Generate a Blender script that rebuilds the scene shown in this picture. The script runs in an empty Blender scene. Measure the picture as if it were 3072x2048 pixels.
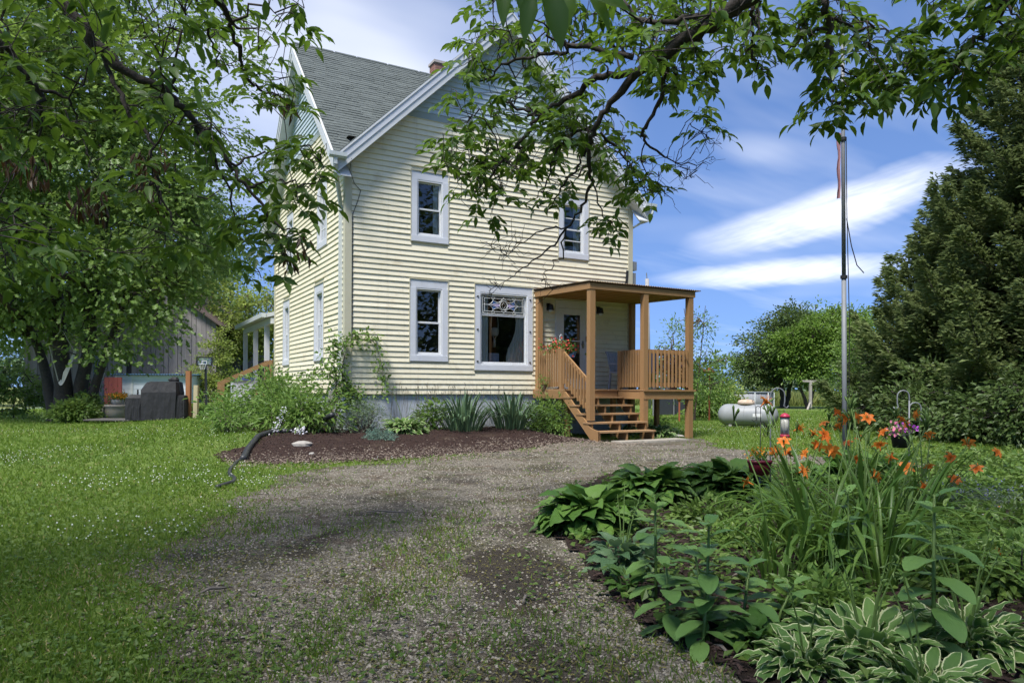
import bpy, math, random
import numpy as np
from mathutils import Vector

random.seed(11)
RNG = np.random.default_rng(11)
SC = bpy.context.scene
COL = SC.collection
R = math.radians

# ------------------------------------------------------------------ camera
CAM_Z = 1.15
FPX, CXP, VHP = 2158.0, 1536.0, 1166.0          # focal length and horizon, in photograph pixels
ROLL = R(0.27)
cam = bpy.data.cameras.new('camera')
cam_ob = bpy.data.objects.new('camera', cam)
COL.objects.link(cam_ob)
cam.sensor_width = 36.0
cam.lens = 36.0 * FPX / 3072.0
cam.shift_y = (VHP - 1024.0) / 3072.0
cam.clip_start = 0.05
cam.clip_end = 3000
cam_ob.location = (0, 0, CAM_Z)
cam_ob.rotation_euler = (R(90), -ROLL, 0)
SC.camera = cam_ob

# ------------------------------------------------------------------ sun and sky
SUN_EL, SUN_AZ = R(58), R(208)      # azimuth clockwise from +Y (the view axis): behind and to the left
sun = bpy.data.lights.new('sun', 'SUN')
sun.energy = 2.75
sun.angle = R(16)
sun.color = (1.0, 0.965, 0.92)
sun_ob = bpy.data.objects.new('sun', sun)
COL.objects.link(sun_ob)
sd = Vector((math.sin(SUN_AZ) * math.cos(SUN_EL), math.cos(SUN_AZ) * math.cos(SUN_EL), math.sin(SUN_EL)))
sun_ob.rotation_euler = sd.to_track_quat('Z', 'Y').to_euler()

world = bpy.data.worlds.new('World')
SC.world = world
world.use_nodes = True
wt = world.node_tree
wt.nodes.clear()


class NT:
    """tiny node-graph helper"""
    def __init__(s, tree):
        s.t = tree

    def n(s, kind, **kw):
        nd = s.t.nodes.new(kind)
        for k, v in kw.items():
            setattr(nd, k, v)
        return nd

    def link(s, a, b):
        s.t.links.new(a, b)

    def val(s, sock, x):
        if hasattr(x, 'is_output') or isinstance(x, bpy.types.NodeSocket):
            s.link(x, sock)
        else:
            sock.default_value = x

    def math(s, op, a, b=None, c=None, clamp=False):
        nd = s.n('ShaderNodeMath', operation=op)
        nd.use_clamp = clamp
        s.val(nd.inputs[0], a)
        if b is not None:
            s.val(nd.inputs[1], b)
        if c is not None:
            s.val(nd.inputs[2], c)
        return nd.outputs[0]

    def mix(s, fac, a, b, blend='MIX'):
        nd = s.n('ShaderNodeMix', data_type='RGBA', blend_type=blend)
        s.val(nd.inputs[0], fac)
        for i, x in ((6, a), (7, b)):
            if isinstance(x, (tuple, list)):
                x = tuple(x) + ((1,) if len(x) == 3 else ())
            s.val(nd.inputs[i], x)
        return nd.outputs[2]

    def ramp(s, fac, stops, interp='LINEAR'):
        nd = s.n('ShaderNodeValToRGB')
        cr = nd.color_ramp
        cr.interpolation = interp
        while len(cr.elements) < len(stops):
            cr.elements.new(0.5)
        for e, (p, c) in zip(cr.elements, stops):
            e.position = p
            if not isinstance(c, (tuple, list)):
                c = (c, c, c)
            e.color = tuple(c)[:3] + (1,)
        s.link(fac, nd.inputs[0])
        return nd.outputs[0]

    def noise(s, vec, scale, detail=4, rough=.55, dist=0, kind='ShaderNodeTexNoise'):
        nd = s.n(kind)
        if vec is not None:
            s.link(vec, nd.inputs['Vector'])
        nd.inputs['Scale'].default_value = scale
        nd.inputs['Detail'].default_value = detail
        nd.inputs['Roughness'].default_value = rough
        if 'Distortion' in nd.inputs:
            nd.inputs['Distortion'].default_value = dist
        return nd.outputs[0]

    def comb(s, x, y, z=0.0):
        nd = s.n('ShaderNodeCombineXYZ')
        s.val(nd.inputs[0], x)
        s.val(nd.inputs[1], y)
        s.val(nd.inputs[2], z)
        return nd.outputs[0]


def build_sky():
    w = NT(wt)
    out = w.n('ShaderNodeOutputWorld')
    bg = w.n('ShaderNodeBackground')
    bg.inputs['Strength'].default_value = 0.084
    w.link(bg.outputs[0], out.inputs[0])
    sky = w.n('ShaderNodeTexSky', sky_type='NISHITA')
    sky.sun_disc = False
    sky.sun_elevation = SUN_EL
    sky.sun_rotation = SUN_AZ
    sky.altitude = 250
    sky.air_density = 1.0
    sky.dust_density = 0.0
    sky.ozone_density = 4.0
    tc = w.n('ShaderNodeTexCoord')
    sep = w.n('ShaderNodeSeparateXYZ')
    w.link(tc.outputs['Generated'], sep.inputs[0])
    x, y, z = sep.outputs
    # the air was clear right down to the fields: read the sky model a little above the true direction
    lift = w.n('ShaderNodeVectorMath', operation='NORMALIZE')
    w.link(w.comb(x, y, w.math('MULTIPLY_ADD', w.math('MAXIMUM', z, 0.0), .85, .22)), lift.inputs[0])
    w.link(lift.outputs[0], sky.inputs[0])
    az = w.math('ARCTAN2', x, y)
    el = w.math('ARCSINE', z)
    # thin, wind-drawn cirrus over the whole sky, on a plane high above
    inv = w.math('DIVIDE', 1.0, w.math('ADD', w.math('MAXIMUM', z, 0.0), 0.12))
    px = w.math('MULTIPLY', x, inv)
    py = w.math('MULTIPLY', y, inv)
    rot = R(-34)
    qx = w.math('ADD', w.math('MULTIPLY', px, math.cos(rot)), w.math('MULTIPLY', py, -math.sin(rot)))
    qy = w.math('ADD', w.math('MULTIPLY', px, math.sin(rot)), w.math('MULTIPLY', py, math.cos(rot)))
    n1 = w.noise(w.comb(w.math('MULTIPLY', qx, 0.30), qy, 0.3), 1.9, 4, .62)
    thin = w.ramp(n1, [(.52, 0), (.85, .24)])
    # broad soft cloud patches
    n2 = w.noise(w.comb(px, py, 4.0), .75, 3, .55)
    soft = w.ramp(n2, [(.52, 0), (.80, .24)])
    base = w.math('MAXIMUM', thin, soft)
    # long cirrus banners low in the sky
    fib = w.noise(w.comb(w.math('MULTIPLY', az, 10.0), w.math('ADD', w.math('MULTIPLY', el, 70.0), w.math('MULTIPLY', az, -16.0)), 2.0), 1.0, 4, .66)
    fr = w.ramp(fib, [(.25, .38), (.75, 1.0)])
    off = w.math('SUBTRACT', n1, .5)
    for a0, e0, hl, ht, sl, gain in ((.412, .228, .19, .036, .20, 1.0), (.355, .153, .18, .021, .03, .95),
                                     (.335, .305, .08, .028, -.2, .35), (-.14, .43, .34, .15, -.35, .40), (-.36, .34, .30, .18, 0.0, .45)):
        da = w.math('MULTIPLY', w.math('SUBTRACT', az, a0), 1 / hl)
        de = w.math('MULTIPLY_ADD', da, -sl * hl, w.math('SUBTRACT', el, e0))
        de = w.math('MULTIPLY_ADD', off, ht * 1.6, de)
        de = w.math('MULTIPLY', de, 1 / ht)
        r2 = w.math('MULTIPLY_ADD', da, da, w.math('MULTIPLY', de, de))
        m = w.math('SUBTRACT', 1.0, r2, clamp=True)
        m = w.math('MULTIPLY', w.math('POWER', m, 1.35), fr if a0 > .34 else w.ramp(n2, [(.30, .1), (.66, 1.0)]))
        base = w.math('MULTIPLY_ADD', m, gain, base)
    # the veil of cloud that softens the sun overhead, breaking up towards the horizon
    hi = w.n('ShaderNodeMapRange', interpolation_type='SMOOTHSTEP')
    w.link(w.math('MULTIPLY_ADD', w.math('SUBTRACT', n2, .5), .9, z), hi.inputs[0])
    hi.inputs[1].default_value = .62
    hi.inputs[2].default_value = .95
    base = w.math('MULTIPLY_ADD', hi.outputs[0], .72, base)
    cl = w.math('MINIMUM', base, .92)
    # a little deeper and cooler than the model's clear sky
    clear = w.mix(1.0, sky.outputs[0], (.84, .88, 1.02), 'MULTIPLY')
    # cloud light: what the sun above does to ice haze, in the sky's own units
    col = w.mix(cl, clear, (7.2, 7.3, 7.5))
    w.link(col, bg.inputs['Color'])


build_sky()
world.cycles.sampling_method = 'NONE'      # the sky is even enough to be found by the bounce rays alone

vs = SC.view_settings
SC.display_settings.display_device = 'sRGB'
vs.view_transform = 'Standard'
vs.look = 'None'
vs.exposure = 1.32
vs.gamma = 1.0
vs.use_curve_mapping = False
cy = SC.cycles
cy.use_denoising = True
cy.max_bounces = 7
cy.diffuse_bounces = 3
cy.glossy_bounces = 3
cy.transmission_bounces = 5
cy.transparent_max_bounces = 10
cy.caustics_reflective = False
cy.caustics_refractive = False
cy.use_adaptive_sampling = True
cy.adaptive_threshold = 0.02
SC.render.use_persistent_data = False


# ------------------------------------------------------------------ measuring helpers
def ray(u, v):
    x, y = u - CXP, v - VHP
    return np.array([(x * math.cos(ROLL) + y * math.sin(ROLL)) / FPX, 1.0, (x * math.sin(ROLL) - y * math.cos(ROLL)) / FPX])


HA = R(29.1)
EX = np.array([math.cos(HA), math.sin(HA), 0.0])
EY = np.array([-math.sin(HA), math.cos(HA), 0.0])
H0 = np.array([-3.572, 15.45, 0.0])                # near corner of the house


def to_local(x, y):
    dx, dy = x - H0[0], y - H0[1]
    return dx * EX[0] + dy * EX[1], dx * EY[0] + dy * EY[1]


def to_world(hx, hy, z=0.0):
    return (H0[0] + hx * EX[0] + hy * EY[0], H0[1] + hx * EX[1] + hy * EY[1], z)


def sstep(a, b, x):
    t = np.clip((np.asarray(x, float) - a) / (b - a), 0, 1)
    return t * t * (3 - 2 * t)


def vnoise(x, y, s=1.0, seed=0):
    """cheap smooth 2-d value noise, -1..1"""
    x = np.asarray(x, float) * s + seed * 17.31
    y = np.asarray(y, float) * s - seed * 9.77
    xi, yi = np.floor(x), np.floor(y)
    fx, fy = x - xi, y - yi
    fx, fy = fx * fx * (3 - 2 * fx), fy * fy * (3 - 2 * fy)

    def h(a, b):
        t = np.sin(a * 127.1 + b * 311.7 + seed * 74.7) * 43758.5453
        return t - np.floor(t)
    n = (h(xi, yi) * (1 - fx) + h(xi + 1, yi) * fx) * (1 - fy) + (h(xi, yi + 1) * (1 - fx) + h(xi + 1, yi + 1) * fx) * fy
    return n * 2 - 1


def fbm(x, y, s=1.0, seed=0, o=3):
    t, a = 0, 1.0
    for i in range(o):
        t = t + vnoise(x, y, s * 2 ** i, seed + i) * a
        a *= .5
    return t / 1.75


def gz(x, y):
    """ground height: flat, rising a little to the house"""
    hx, hy = to_local(np.asarray(x, float), np.asarray(y, float))
    a = sstep(-6, -1.5, hx) * (1 - sstep(3.6, 5.2, hx)) * sstep(-4.2, -.6, hy)
    return .24 * a + .02 * vnoise(x, y, .35, 3)


def ground(u, v, extra=0.0):
    d = ray(u, v)
    z = 0.0
    for _ in range(4):
        t = (z + extra - CAM_Z) / d[2]
        x, y = d[0] * t, d[1] * t
        z = float(gz(x, y))
    return x, y, z


def at(u, v, depth):
    p = ray(u, v) * depth
    return np.array([p[0], p[1], p[2] + CAM_Z])


# ------------------------------------------------------------------ mesh helpers
class MB:
    """collects geometry for one mesh object"""
    def __init__(s):
        s.v, s.loops, s.tot, s.n, s.attr, s.uv = [], [], [], 0, [], []

    def add(s, V, F, a=0.5, uv=None):
        V = np.asarray(V, float).reshape(-1, 3)
        s.v.append(V)
        s.attr.append(np.full(len(V), a) if np.isscalar(a) else np.asarray(a, float))
        s.uv.append(np.zeros((len(V), 2)) if uv is None else np.asarray(uv, float))
        for f in F:
            s.loops.append(np.asarray(f) + s.n)
            s.tot.append(len(f))
        s.n += len(V)

    def scat(s, tmpl, A, T, a=None):
        """tmpl=(V,F[,uv]) placed with matrices A (n,3,3) and origins T (n,3)"""
        V, F = np.asarray(tmpl[0], float), tmpl[1]
        n = len(T)
        if n == 0:
            return
        P = np.einsum('nij,kj->nki', A, V) + T[:, None, :]
        k = len(V)
        s.v.append(P.reshape(-1, 3))
        s.attr.append(np.repeat(RNG.random(n) if a is None else np.asarray(a, float), k))
        s.uv.append(np.tile(np.asarray(tmpl[2], float), (n, 1)) if len(tmpl) > 2 else np.zeros((n * k, 2)))
        fl = np.concatenate([np.asarray(f) for f in F])
        ft = np.array([len(f) for f in F])
        s.loops.append((fl[None, :] + (np.arange(n) * k)[:, None] + s.n).reshape(-1))
        s.tot.append(np.tile(ft, n))
        s.n += n * k

    def box(s, x0, x1, y0, y1, z0, z1, a=.5, T=None):
        V = np.array([(x, y, z) for z in (z0, z1) for y in (y0, y1) for x in (x0, x1)], float)
        if T is not None:
            V = np.array([T(*p) for p in V])
        s.add(V, [(0, 2, 3, 1), (4, 5, 7, 6), (0, 1, 5, 4), (2, 6, 7, 3), (0, 4, 6, 2), (1, 3, 7, 5)], a)
        return s

    def beam(s, p, q, w, h, up=(0, 0, 1), a=.5):
        """rectangular bar from p to q"""
        p, q = np.asarray(p, float), np.asarray(q, float)
        d = q - p
        d = d / np.linalg.norm(d)
        up = np.asarray(up, float)
        if abs(d @ up) > .98:
            up = np.array([0, 1.0, 0])
        sx = np.cross(d, up)
        sx /= np.linalg.norm(sx)
        sz = np.cross(sx, d)
        V = [c + sx * i * w / 2 + sz * j * h / 2 for c in (p, q) for i, j in ((-1, -1), (1, -1), (1, 1), (-1, 1))]
        s.add(V, [(0, 1, 2, 3), (7, 6, 5, 4), (0, 4, 5, 1), (1, 5, 6, 2), (2, 6, 7, 3), (3, 7, 4, 0)], a)
        return s

    def tube(s, pts, rad, n=6, cap=True, a=.5):
        pts = np.asarray(pts, float)
        m = len(pts)
        rad = np.full(m, rad) if np.isscalar(rad) else np.asarray(rad, float)
        tan = np.gradient(pts, axis=0)
        tan /= np.linalg.norm(tan, axis=1)[:, None] + 1e-9
        ref = np.array([0, 0, 1.0]) if abs(tan[0, 2]) < .9 else np.array([1.0, 0, 0])
        u = np.cross(tan[0], ref)
        u /= np.linalg.norm(u)
        V = []
        ang = np.arange(n) * 2 * np.pi / n
        for i in range(m):
            u = u - tan[i] * (u @ tan[i])
            u /= np.linalg.norm(u) + 1e-9
            w = np.cross(tan[i], u)
            V.append(pts[i] + rad[i] * (np.cos(ang)[:, None] * u + np.sin(ang)[:, None] * w))
        V = np.concatenate(V)
        F = [(i * n + j, i * n + (j + 1) % n, (i + 1) * n + (j + 1) % n, (i + 1) * n + j) for i in range(m - 1) for j in range(n)]
        if cap:
            F += [tuple(range(n))[::-1], tuple(range((m - 1) * n, m * n))]
        s.add(V, F, a)
        return s

    def lathe(s, prof, c=(0, 0, 0), n=20, sx=1, sy=1, a=.5):
        c = np.asarray(c, float)
        ang = np.arange(n) * 2 * np.pi / n
        V = np.concatenate([np.stack([r * sx * np.cos(ang), r * sy * np.sin(ang), np.full(n, z)], 1) + c for r, z in prof])
        m = len(prof)
        F = [(i * n + j, i * n + (j + 1) % n, (i + 1) * n + (j + 1) % n, (i + 1) * n + j) for i in range(m - 1) for j in range(n)]
        F += [tuple(range(n))[::-1], tuple(range((m - 1) * n, m * n))]
        s.add(V, F, a)
        return s

    def prism(s, poly, y0, y1, T=lambda a, b, c: (a, b, c), a=.5):
        """polygon in (x,z) extruded along y"""
        n = len(poly)
        V = [T(x, y0, z) for x, z in poly] + [T(x, y1, z) for x, z in poly]
        F = [tuple(range(n)), tuple(range(2 * n - 1, n - 1, -1))] + [(i, i + n, (i + 1) % n + n, (i + 1) % n) for i in range(n)]
        s.add(V, F, a)
        return s

    def mesh(s, name, smooth=False):
        me = bpy.data.meshes.new(name)
        if s.n == 0:
            return me
        V = np.concatenate(s.v).astype(np.float32)
        L = np.concatenate([np.atleast_1d(x) for x in s.loops]).astype(np.int32)
        T = np.concatenate([np.atleast_1d(x) for x in s.tot]).astype(np.int32)
        me.vertices.add(len(V))
        me.vertices.foreach_set('co', V.ravel())
        me.loops.add(len(L))
        me.loops.foreach_set('vertex_index', L)
        me.polygons.add(len(T))
        st = np.zeros(len(T), np.int32)
        st[1:] = np.cumsum(T)[:-1]
        me.polygons.foreach_set('loop_start', st)
        me.polygons.foreach_set('loop_total', T)
        me.polygons.foreach_set('use_smooth', np.full(len(T), bool(smooth)))
        at_ = me.attributes.new('v', 'FLOAT', 'POINT')
        at_.data.foreach_set('value', np.concatenate(s.attr).astype(np.float32))
        U = np.concatenate(s.uv)
        if np.any(U):
            uvl = me.uv_layers.new(name='UVMap')
            uvl.data.foreach_set('uv', U[L].astype(np.float32).ravel())
        me.update(calc_edges=True)
        return me

    def build(s, name, mat, parent=None, smooth=False, **kw):
        return ob(name, s.mesh(name, smooth), mat, parent, **kw)


def ob(name, me, mat=None, parent=None, loc=None, rot=None, scale=None, **props):
    o = bpy.data.objects.new(name, me)
    COL.objects.link(o)
    if mat is not None and me is not None and not me.materials:
        me.materials.append(mat)
    if parent is not None:
        o.parent = parent
    if loc is not None:
        o.location = loc
    if rot is not None:
        o.rotation_euler = rot
    if scale is not None:
        o.scale = scale
    for k, v in props.items():
        o[k] = v
    return o


def thing(name, label, cat, loc=(0, 0, 0), rz=0.0, group=None):
    o = bpy.data.objects.new(name, None)
    COL.objects.link(o)
    o.empty_display_size = .1
    o.location = loc
    o.rotation_euler = (0, 0, rz)
    o['label'] = label
    o['category'] = cat
    if group:
        o['group'] = group
    return o


# ------------------------------------------------------------------ materials
def mat(name, c, rough=.6, c2=None, scale=6.0, var=1.0, bump=0.0, bscale=None, metal=0.0, spec=.4, stretch=(1, 1, 1),
        attr=False, rnd=False, coat=0.0, dirt=None, splash=None):
    m = bpy.data.materials.new(name)
    m.use_nodes = True
    t = NT(m.node_tree)
    b = m.node_tree.nodes['Principled BSDF']
    b.inputs['Roughness'].default_value = rough
    b.inputs['Metallic'].default_value = metal
    b.inputs['Specular IOR Level'].default_value = spec
    b.inputs['Coat Weight'].default_value = coat
    tc = t.n('ShaderNodeTexCoord')
    mp = t.n('ShaderNodeMapping')
    mp.inputs['Scale'].default_value = stretch
    t.link(tc.outputs['Object'], mp.inputs[0])
    vec = mp.outputs[0]
    if c2 is None:
        c2 = tuple(x * .78 for x in c)
    f = t.noise(vec, scale, 5, .6)
    f = t.ramp(f, [(.5 - .25 / max(var, .1), 0), (.5 + .25 / max(var, .1), 1)])
    if attr:
        an = t.n('ShaderNodeAttribute', attribute_name='v')
        f = t.mix(.65, f, an.outputs['Fac'])
    if rnd:
        oi = t.n('ShaderNodeObjectInfo')
        f = t.mix(.6, f, oi.outputs['Random'])
    col = t.mix(f, c, c2)
    if dirt:
        dn = t.noise(tc.outputs['Object'], dirt[1], 6, .7)
        col = t.mix(t.ramp(dn, [(dirt[2], 0), (dirt[2] + .12, dirt[3])]), col, dirt[0])
    if splash:          # mud thrown up by rain on the lowest boards, and faint streaks below joints
        sp = t.n('ShaderNodeSeparateXYZ')
        t.link(tc.outputs['Object'], sp.inputs[0])
        mr = t.n('ShaderNodeMapRange')
        t.link(sp.outputs[2], mr.inputs[0])
        mr.inputs[1].default_value, mr.inputs[2].default_value = splash[1], splash[0]
        k = t.math('MULTIPLY', t.math('MULTIPLY', mr.outputs[0], mr.outputs[0]), t.ramp(t.noise(tc.outputs['Object'], 9, 6, .75), [(.42, 0), (.66, .75)]))
        col = t.mix(k, col, splash[2])
        ms_ = t.n('ShaderNodeMapping')
        ms_.inputs['Scale'].default_value = (9, 9, .35)
        t.link(tc.outputs['Object'], ms_.inputs[0])
        col = t.mix(t.ramp(t.noise(ms_.outputs[0], 1.0, 4, .6), [(.56, 0), (.76, .30)]), col, (.40, .36, .25))
    t.link(col, b.inputs['Base Color'])
    if bump:
        bn = t.n('ShaderNodeBump')
        bn.inputs['Strength'].default_value = bump
        bn.inputs['Distance'].default_value = .02
        t.link(t.noise(vec, bscale or scale * 4, 5, .65), bn.inputs['Height'])
        t.link(bn.outputs[0], b.inputs['Normal'])
    return m


def leafmat(name, ca, cb, trans=.3, rough=.45, spec=.35, rnd=False, tcol=None, tip=None):
    """foliage: diffuse with light coming through; colour differs from leaf to leaf"""
    m = bpy.data.materials.new(name)
    m.use_nodes = True
    t = NT(m.node_tree)
    b = m.node_tree.nodes['Principled BSDF']
    out = m.node_tree.nodes['Material Output']
    b.inputs['Roughness'].default_value = rough
    b.inputs['Specular IOR Level'].default_value = spec
    if rnd:
        f = t.n('ShaderNodeObjectInfo').outputs['Random']
    else:
        f = t.n('ShaderNodeAttribute', attribute_name='v').outputs['Fac']
    col = t.mix(f, ca, cb)
    t.link(col, b.inputs['Base Color'])
    tr = t.n('ShaderNodeBsdfTranslucent')
    tc = t.mix(.5, col, tcol or tuple(min(1, x * 1.5) for x in cb))
    t.link(tc, tr.inputs['Color'])
    ms = t.n('ShaderNodeMixShader')
    ms.inputs[0].default_value = trans
    t.link(b.outputs[0], ms.inputs[1])
    t.link(tr.outputs[0], ms.inputs[2])
    t.link(ms.outputs[0], out.inputs[0])
    return m


def glassmat(name, tint=(.9, .95, .95), amount=.5):
    m = bpy.data.materials.new(name)
    m.use_nodes = True
    t = NT(m.node_tree)
    m.node_tree.nodes.remove(m.node_tree.nodes['Principled BSDF'])
    out = m.node_tree.nodes['Material Output']
    g = t.n('ShaderNodeBsdfGlossy')
    g.inputs['Roughness'].default_value = .01
    g.inputs['Color'].default_value = (.9, .93, .95, 1)
    tr = t.n('ShaderNodeBsdfTransparent')
    tr.inputs['Color'].default_value = tuple(tint) + (1,)
    fr = t.n('ShaderNodeFresnel')
    fr.inputs['IOR'].default_value = 1.5
    bn = t.n('ShaderNodeBump')
    bn.inputs['Strength'].default_value = .03
    tc = t.n('ShaderNodeTexCoord')
    t.link(t.noise(tc.outputs['Object'], 2.5, 2, .5), bn.inputs['Height'])
    t.link(bn.outputs[0], g.inputs['Normal'])
    ms = t.n('ShaderNodeMixShader')
    t.link(t.math('ADD', t.math('MULTIPLY', fr.outputs[0], 1.6), amount, clamp=True), ms.inputs[0])
    t.link(tr.outputs[0], ms.inputs[1])
    t.link(g.outputs[0], ms.inputs[2])
    t.link(ms.outputs[0], out.inputs[0])
    return m


MT = {}
MT['siding'] = mat('cream_siding', (.75, .70, .54), .5, (.66, .61, .45), .9, var=.8, bump=.10, bscale=14, rnd=True, spec=.3,
                   dirt=((.36, .28, .16), 2.2, .56, .34), stretch=(1, 1, 2.2), splash=(1.0, 1.75, (.30, .25, .16)))
MT['blue_siding'] = mat('pale_blue_siding', (.45, .53, .58), .5, (.40, .48, .53), 1.5, rnd=True, spec=.3)
MT['frieze'] = mat('grey_frieze_board', (.33, .38, .37), .55, (.28, .33, .33), 3)
MT['corner'] = mat('corner_board', (.50, .48, .355), .5, (.44, .42, .315), 2, dirt=((.4, .36, .25), 4.0, .6, .3))
MT['trim'] = mat('bluish_white_trim', (.60, .62, .66), .45, (.53, .55, .59), 3, dirt=((.36, .38, .42), 5.0, .62, .4))
MT['white'] = mat('white_vinyl', (.64, .655, .66), .35, (.57, .58, .59), 4)
MT['soffit'] = mat('white_soffit', (.57, .59, .60), .5, (.50, .52, .53), 3)
MT['found'] = mat('painted_foundation', (.52, .55, .60), .8, (.40, .43, .48), 3, bump=.3, bscale=25, dirt=((.25, .25, .24), 3, .55, .5))
MT['shingle'] = mat('grey_green_shingle', (.125, .142, .136), .9, (.085, .098, .095), 5, bump=.6, bscale=120, rnd=True, spec=.15)
MT['shingle_a'] = mat('grey_green_shingle_sheet', (.125, .142, .136), .9, (.085, .098, .095), 5, bump=.6, bscale=120, attr=True, spec=.15)
MT['glass'] = glassmat('window_glass', amount=.03)
MT['dark'] = mat('dark_room', (.045, .04, .038), .9)
MT['roomwall'] = mat('room_wall', (.16, .12, .09), .9, (.10, .075, .06), 2)
MT['curtain'] = mat('grey_curtain', (.74, .74, .72), .9, (.58, .58, .57), 30, stretch=(1, 1, .05))
MT['wood'] = mat('tan_porch_paint', (.33, .19, .083), .6, (.23, .13, .055), 1.6, bump=.25, bscale=6, rnd=True, stretch=(.9, 18, 18), dirt=((.17, .11, .06), 5, .60, .4))
MT['wood_v'] = mat('tan_post_paint', (.33, .19, .083), .6, (.23, .13, .055), 1.6, bump=.25, bscale=6, rnd=True, stretch=(22, 22, .8), dirt=((.17, .11, .06), 5, .60, .4))
MT['tread'] = mat('worn_tread_paint', (.36, .22, .11), .65, (.25, .145, .065), 1.6, bump=.25, bscale=6, rnd=True, stretch=(.8, 20, 20), dirt=((.42, .33, .24), 4, .56, .5))
MT['joist'] = mat('porch_ceiling_wood', (.40, .23, .095), .6, (.31, .17, .065), 8, rnd=True, stretch=(1, 6, 6))
MT['rusty_metal'] = mat('corrugated_brown_metal', (.20, .13, .07), .5, (.15, .09, .05), 4, spec=.4)
MT['gutter'] = mat('white_gutter', (.56, .60, .60), .4, (.48, .52, .52), 5)
MT['black'] = mat('black_metal', (.02, .02, .02), .45)
MT['steel'] = mat('grey_steel', (.19, .20, .21), .5, (.145, .155, .165), 8, metal=.0)
MT['brick'] = mat('red_brick', (.30, .15, .11), .85, (.22, .12, .09), 20, rnd=True, bump=.3)
MT['mortar'] = mat('mortar', (.42, .38, .36), .9)


# ------------------------------------------------------------------ ground
def D(*pts):
    """points of the photograph (2352 px wide view) -> ground points"""
    return [ground(u * 1.30612, v * 1.30612)[:2] for u, v in pts]


DRIVE = D((180, 1700), (330, 1480), (400, 1300), (455, 1205), (570, 1140), (655, 1088), (780, 1072), (930, 1056), (1120, 1040), (1340, 1012),
          (1600, 1003), (1665, 1030), (1850, 1046), (2100, 1062), (2352, 1080), (2800, 1105)) + [(16, 5), (12, -3), (-1.2, -3), (-1.6, 1)]
ISLAND = D((1900, 1700), (1640, 1520), (1470, 1420), (1335, 1290), (1245, 1195), (1262, 1150), (1390, 1092), (1600, 1074), (1800, 1068), (2000, 1074),
           (2200, 1092), (2400, 1112)) + [(7.3, 6.2), (7.0, 3.0), (3.2, 1.6), (1.6, 1.9)]
MULCH = [to_world(a, b)[:2] for a, b in ((-1.9, -1.6), (-2.9, -2.6), (-3.05, -3.5), (-2.3, -4.25), (-.9, -4.5), (.8, -4.0), (2.3, -3.5), (3.6, -2.9), (4.6, -2.75),
                                         (4.9, -2.3), (5.2, -.2), (4.6, .3), (0.3, .3), (-.3, .3), (-.3, 4.5), (-1.9, 4.5))]


def inside(poly, x, y):
    x, y = np.asarray(x, float), np.asarray(y, float)
    r = np.zeros(x.shape, bool)
    n = len(poly)
    for i in range(n):
        x1, y1 = poly[i][:2]
        x2, y2 = poly[(i + 1) % n][:2]
        if y1 == y2:
            continue
        c = ((y1 > y) != (y2 > y)) & (x < (x2 - x1) * (y - y1) / (y2 - y1) + x1)
        r ^= c
    return r


def wob(x, y, amt, s, seed):
    return x + amt * fbm(x, y, s, seed), y + amt * fbm(x, y, s, seed + 5)


def in_drive(x, y, a=.35):
    return inside(DRIVE, *wob(x, y, a, 1.1, 21))


def in_island(x, y, a=.10):
    return inside(ISLAND, *wob(x, y, a, 1.6, 31))


def in_mulch(x, y, a=.18):
    return inside(MULCH, *wob(x, y, a, 1.4, 41))


STRIP = D((760, 1640), (800, 1540), (850, 1400), (930, 1270), (1090, 1150), (1320, 1070), (1600, 1035))


def strip_dist(x, y):
    """distance from the grassy middle of the two wheel tracks"""
    x, y = np.asarray(x, float), np.asarray(y, float)
    d = np.full(x.shape, 99.0)
    for (x1, y1), (x2, y2) in zip(STRIP[:-1], STRIP[1:]):
        L2 = (x2 - x1) ** 2 + (y2 - y1) ** 2
        t = np.clip(((x - x1) * (x2 - x1) + (y - y1) * (y2 - y1)) / L2, 0, 1)
        d = np.minimum(d, np.hypot(x - x1 - t * (x2 - x1), y - y1 - t * (y2 - y1)))
    return d


def dirt(x, y):
    """packed dark earth: in the wheel tracks and in patches"""
    d = strip_dist(x, y)
    track = np.exp(-((d - .78) / .30) ** 2)
    r = np.hypot(x, y)
    k = .62 * track * (.7 + .6 * fbm(x, y, 1.2, 131)) + .55 * np.clip(fbm(x, y, .9, 135) * 1.8, 0, 1) + .35 * np.clip(fbm(x, y, 3.1, 137) * 1.8, 0, 1)
    return np.clip(k * (1 - .75 * sstep(5.5, 10, r)), 0, 1)


def in_house(x, y):
    hx, hy = to_local(x, y)
    return (hx > -.03) & (hx < 7.75) & (hy > -.03) & (hy < 7.7)


def sheet(name, x0, x1, y0, y1, st, dz, keep, material, attr=None, **kw):
    xs, ys = np.arange(x0, x1 + st, st), np.arange(y0, y1 + st, st)
    X, Y = np.meshgrid(xs, ys)
    Z = gz(X, Y) + dz
    nx = len(xs)
    cx, cy_ = (X[:-1, :-1] + st / 2), (Y[:-1, :-1] + st / 2)
    k = keep(cx, cy_)
    i, j = np.nonzero(k)
    q = np.stack([i * nx + j, i * nx + j + 1, (i + 1) * nx + j + 1, (i + 1) * nx + j], 1)
    used, inv = np.unique(q.ravel(), return_inverse=True)
    mb = MB()
    V = np.stack([X.ravel(), Y.ravel(), Z.ravel()], 1)[used]
    mb.v.append(V)
    mb.attr.append(np.full(len(V), .5) if attr is None else attr(V[:, 0], V[:, 1]))
    mb.uv.append(np.zeros((len(V), 2)))
    mb.loops.append(inv.ravel())
    mb.tot.append(np.full(len(q), 4))
    mb.n = len(V)
    return mb.build(name, material, None, True, **kw)


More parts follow.
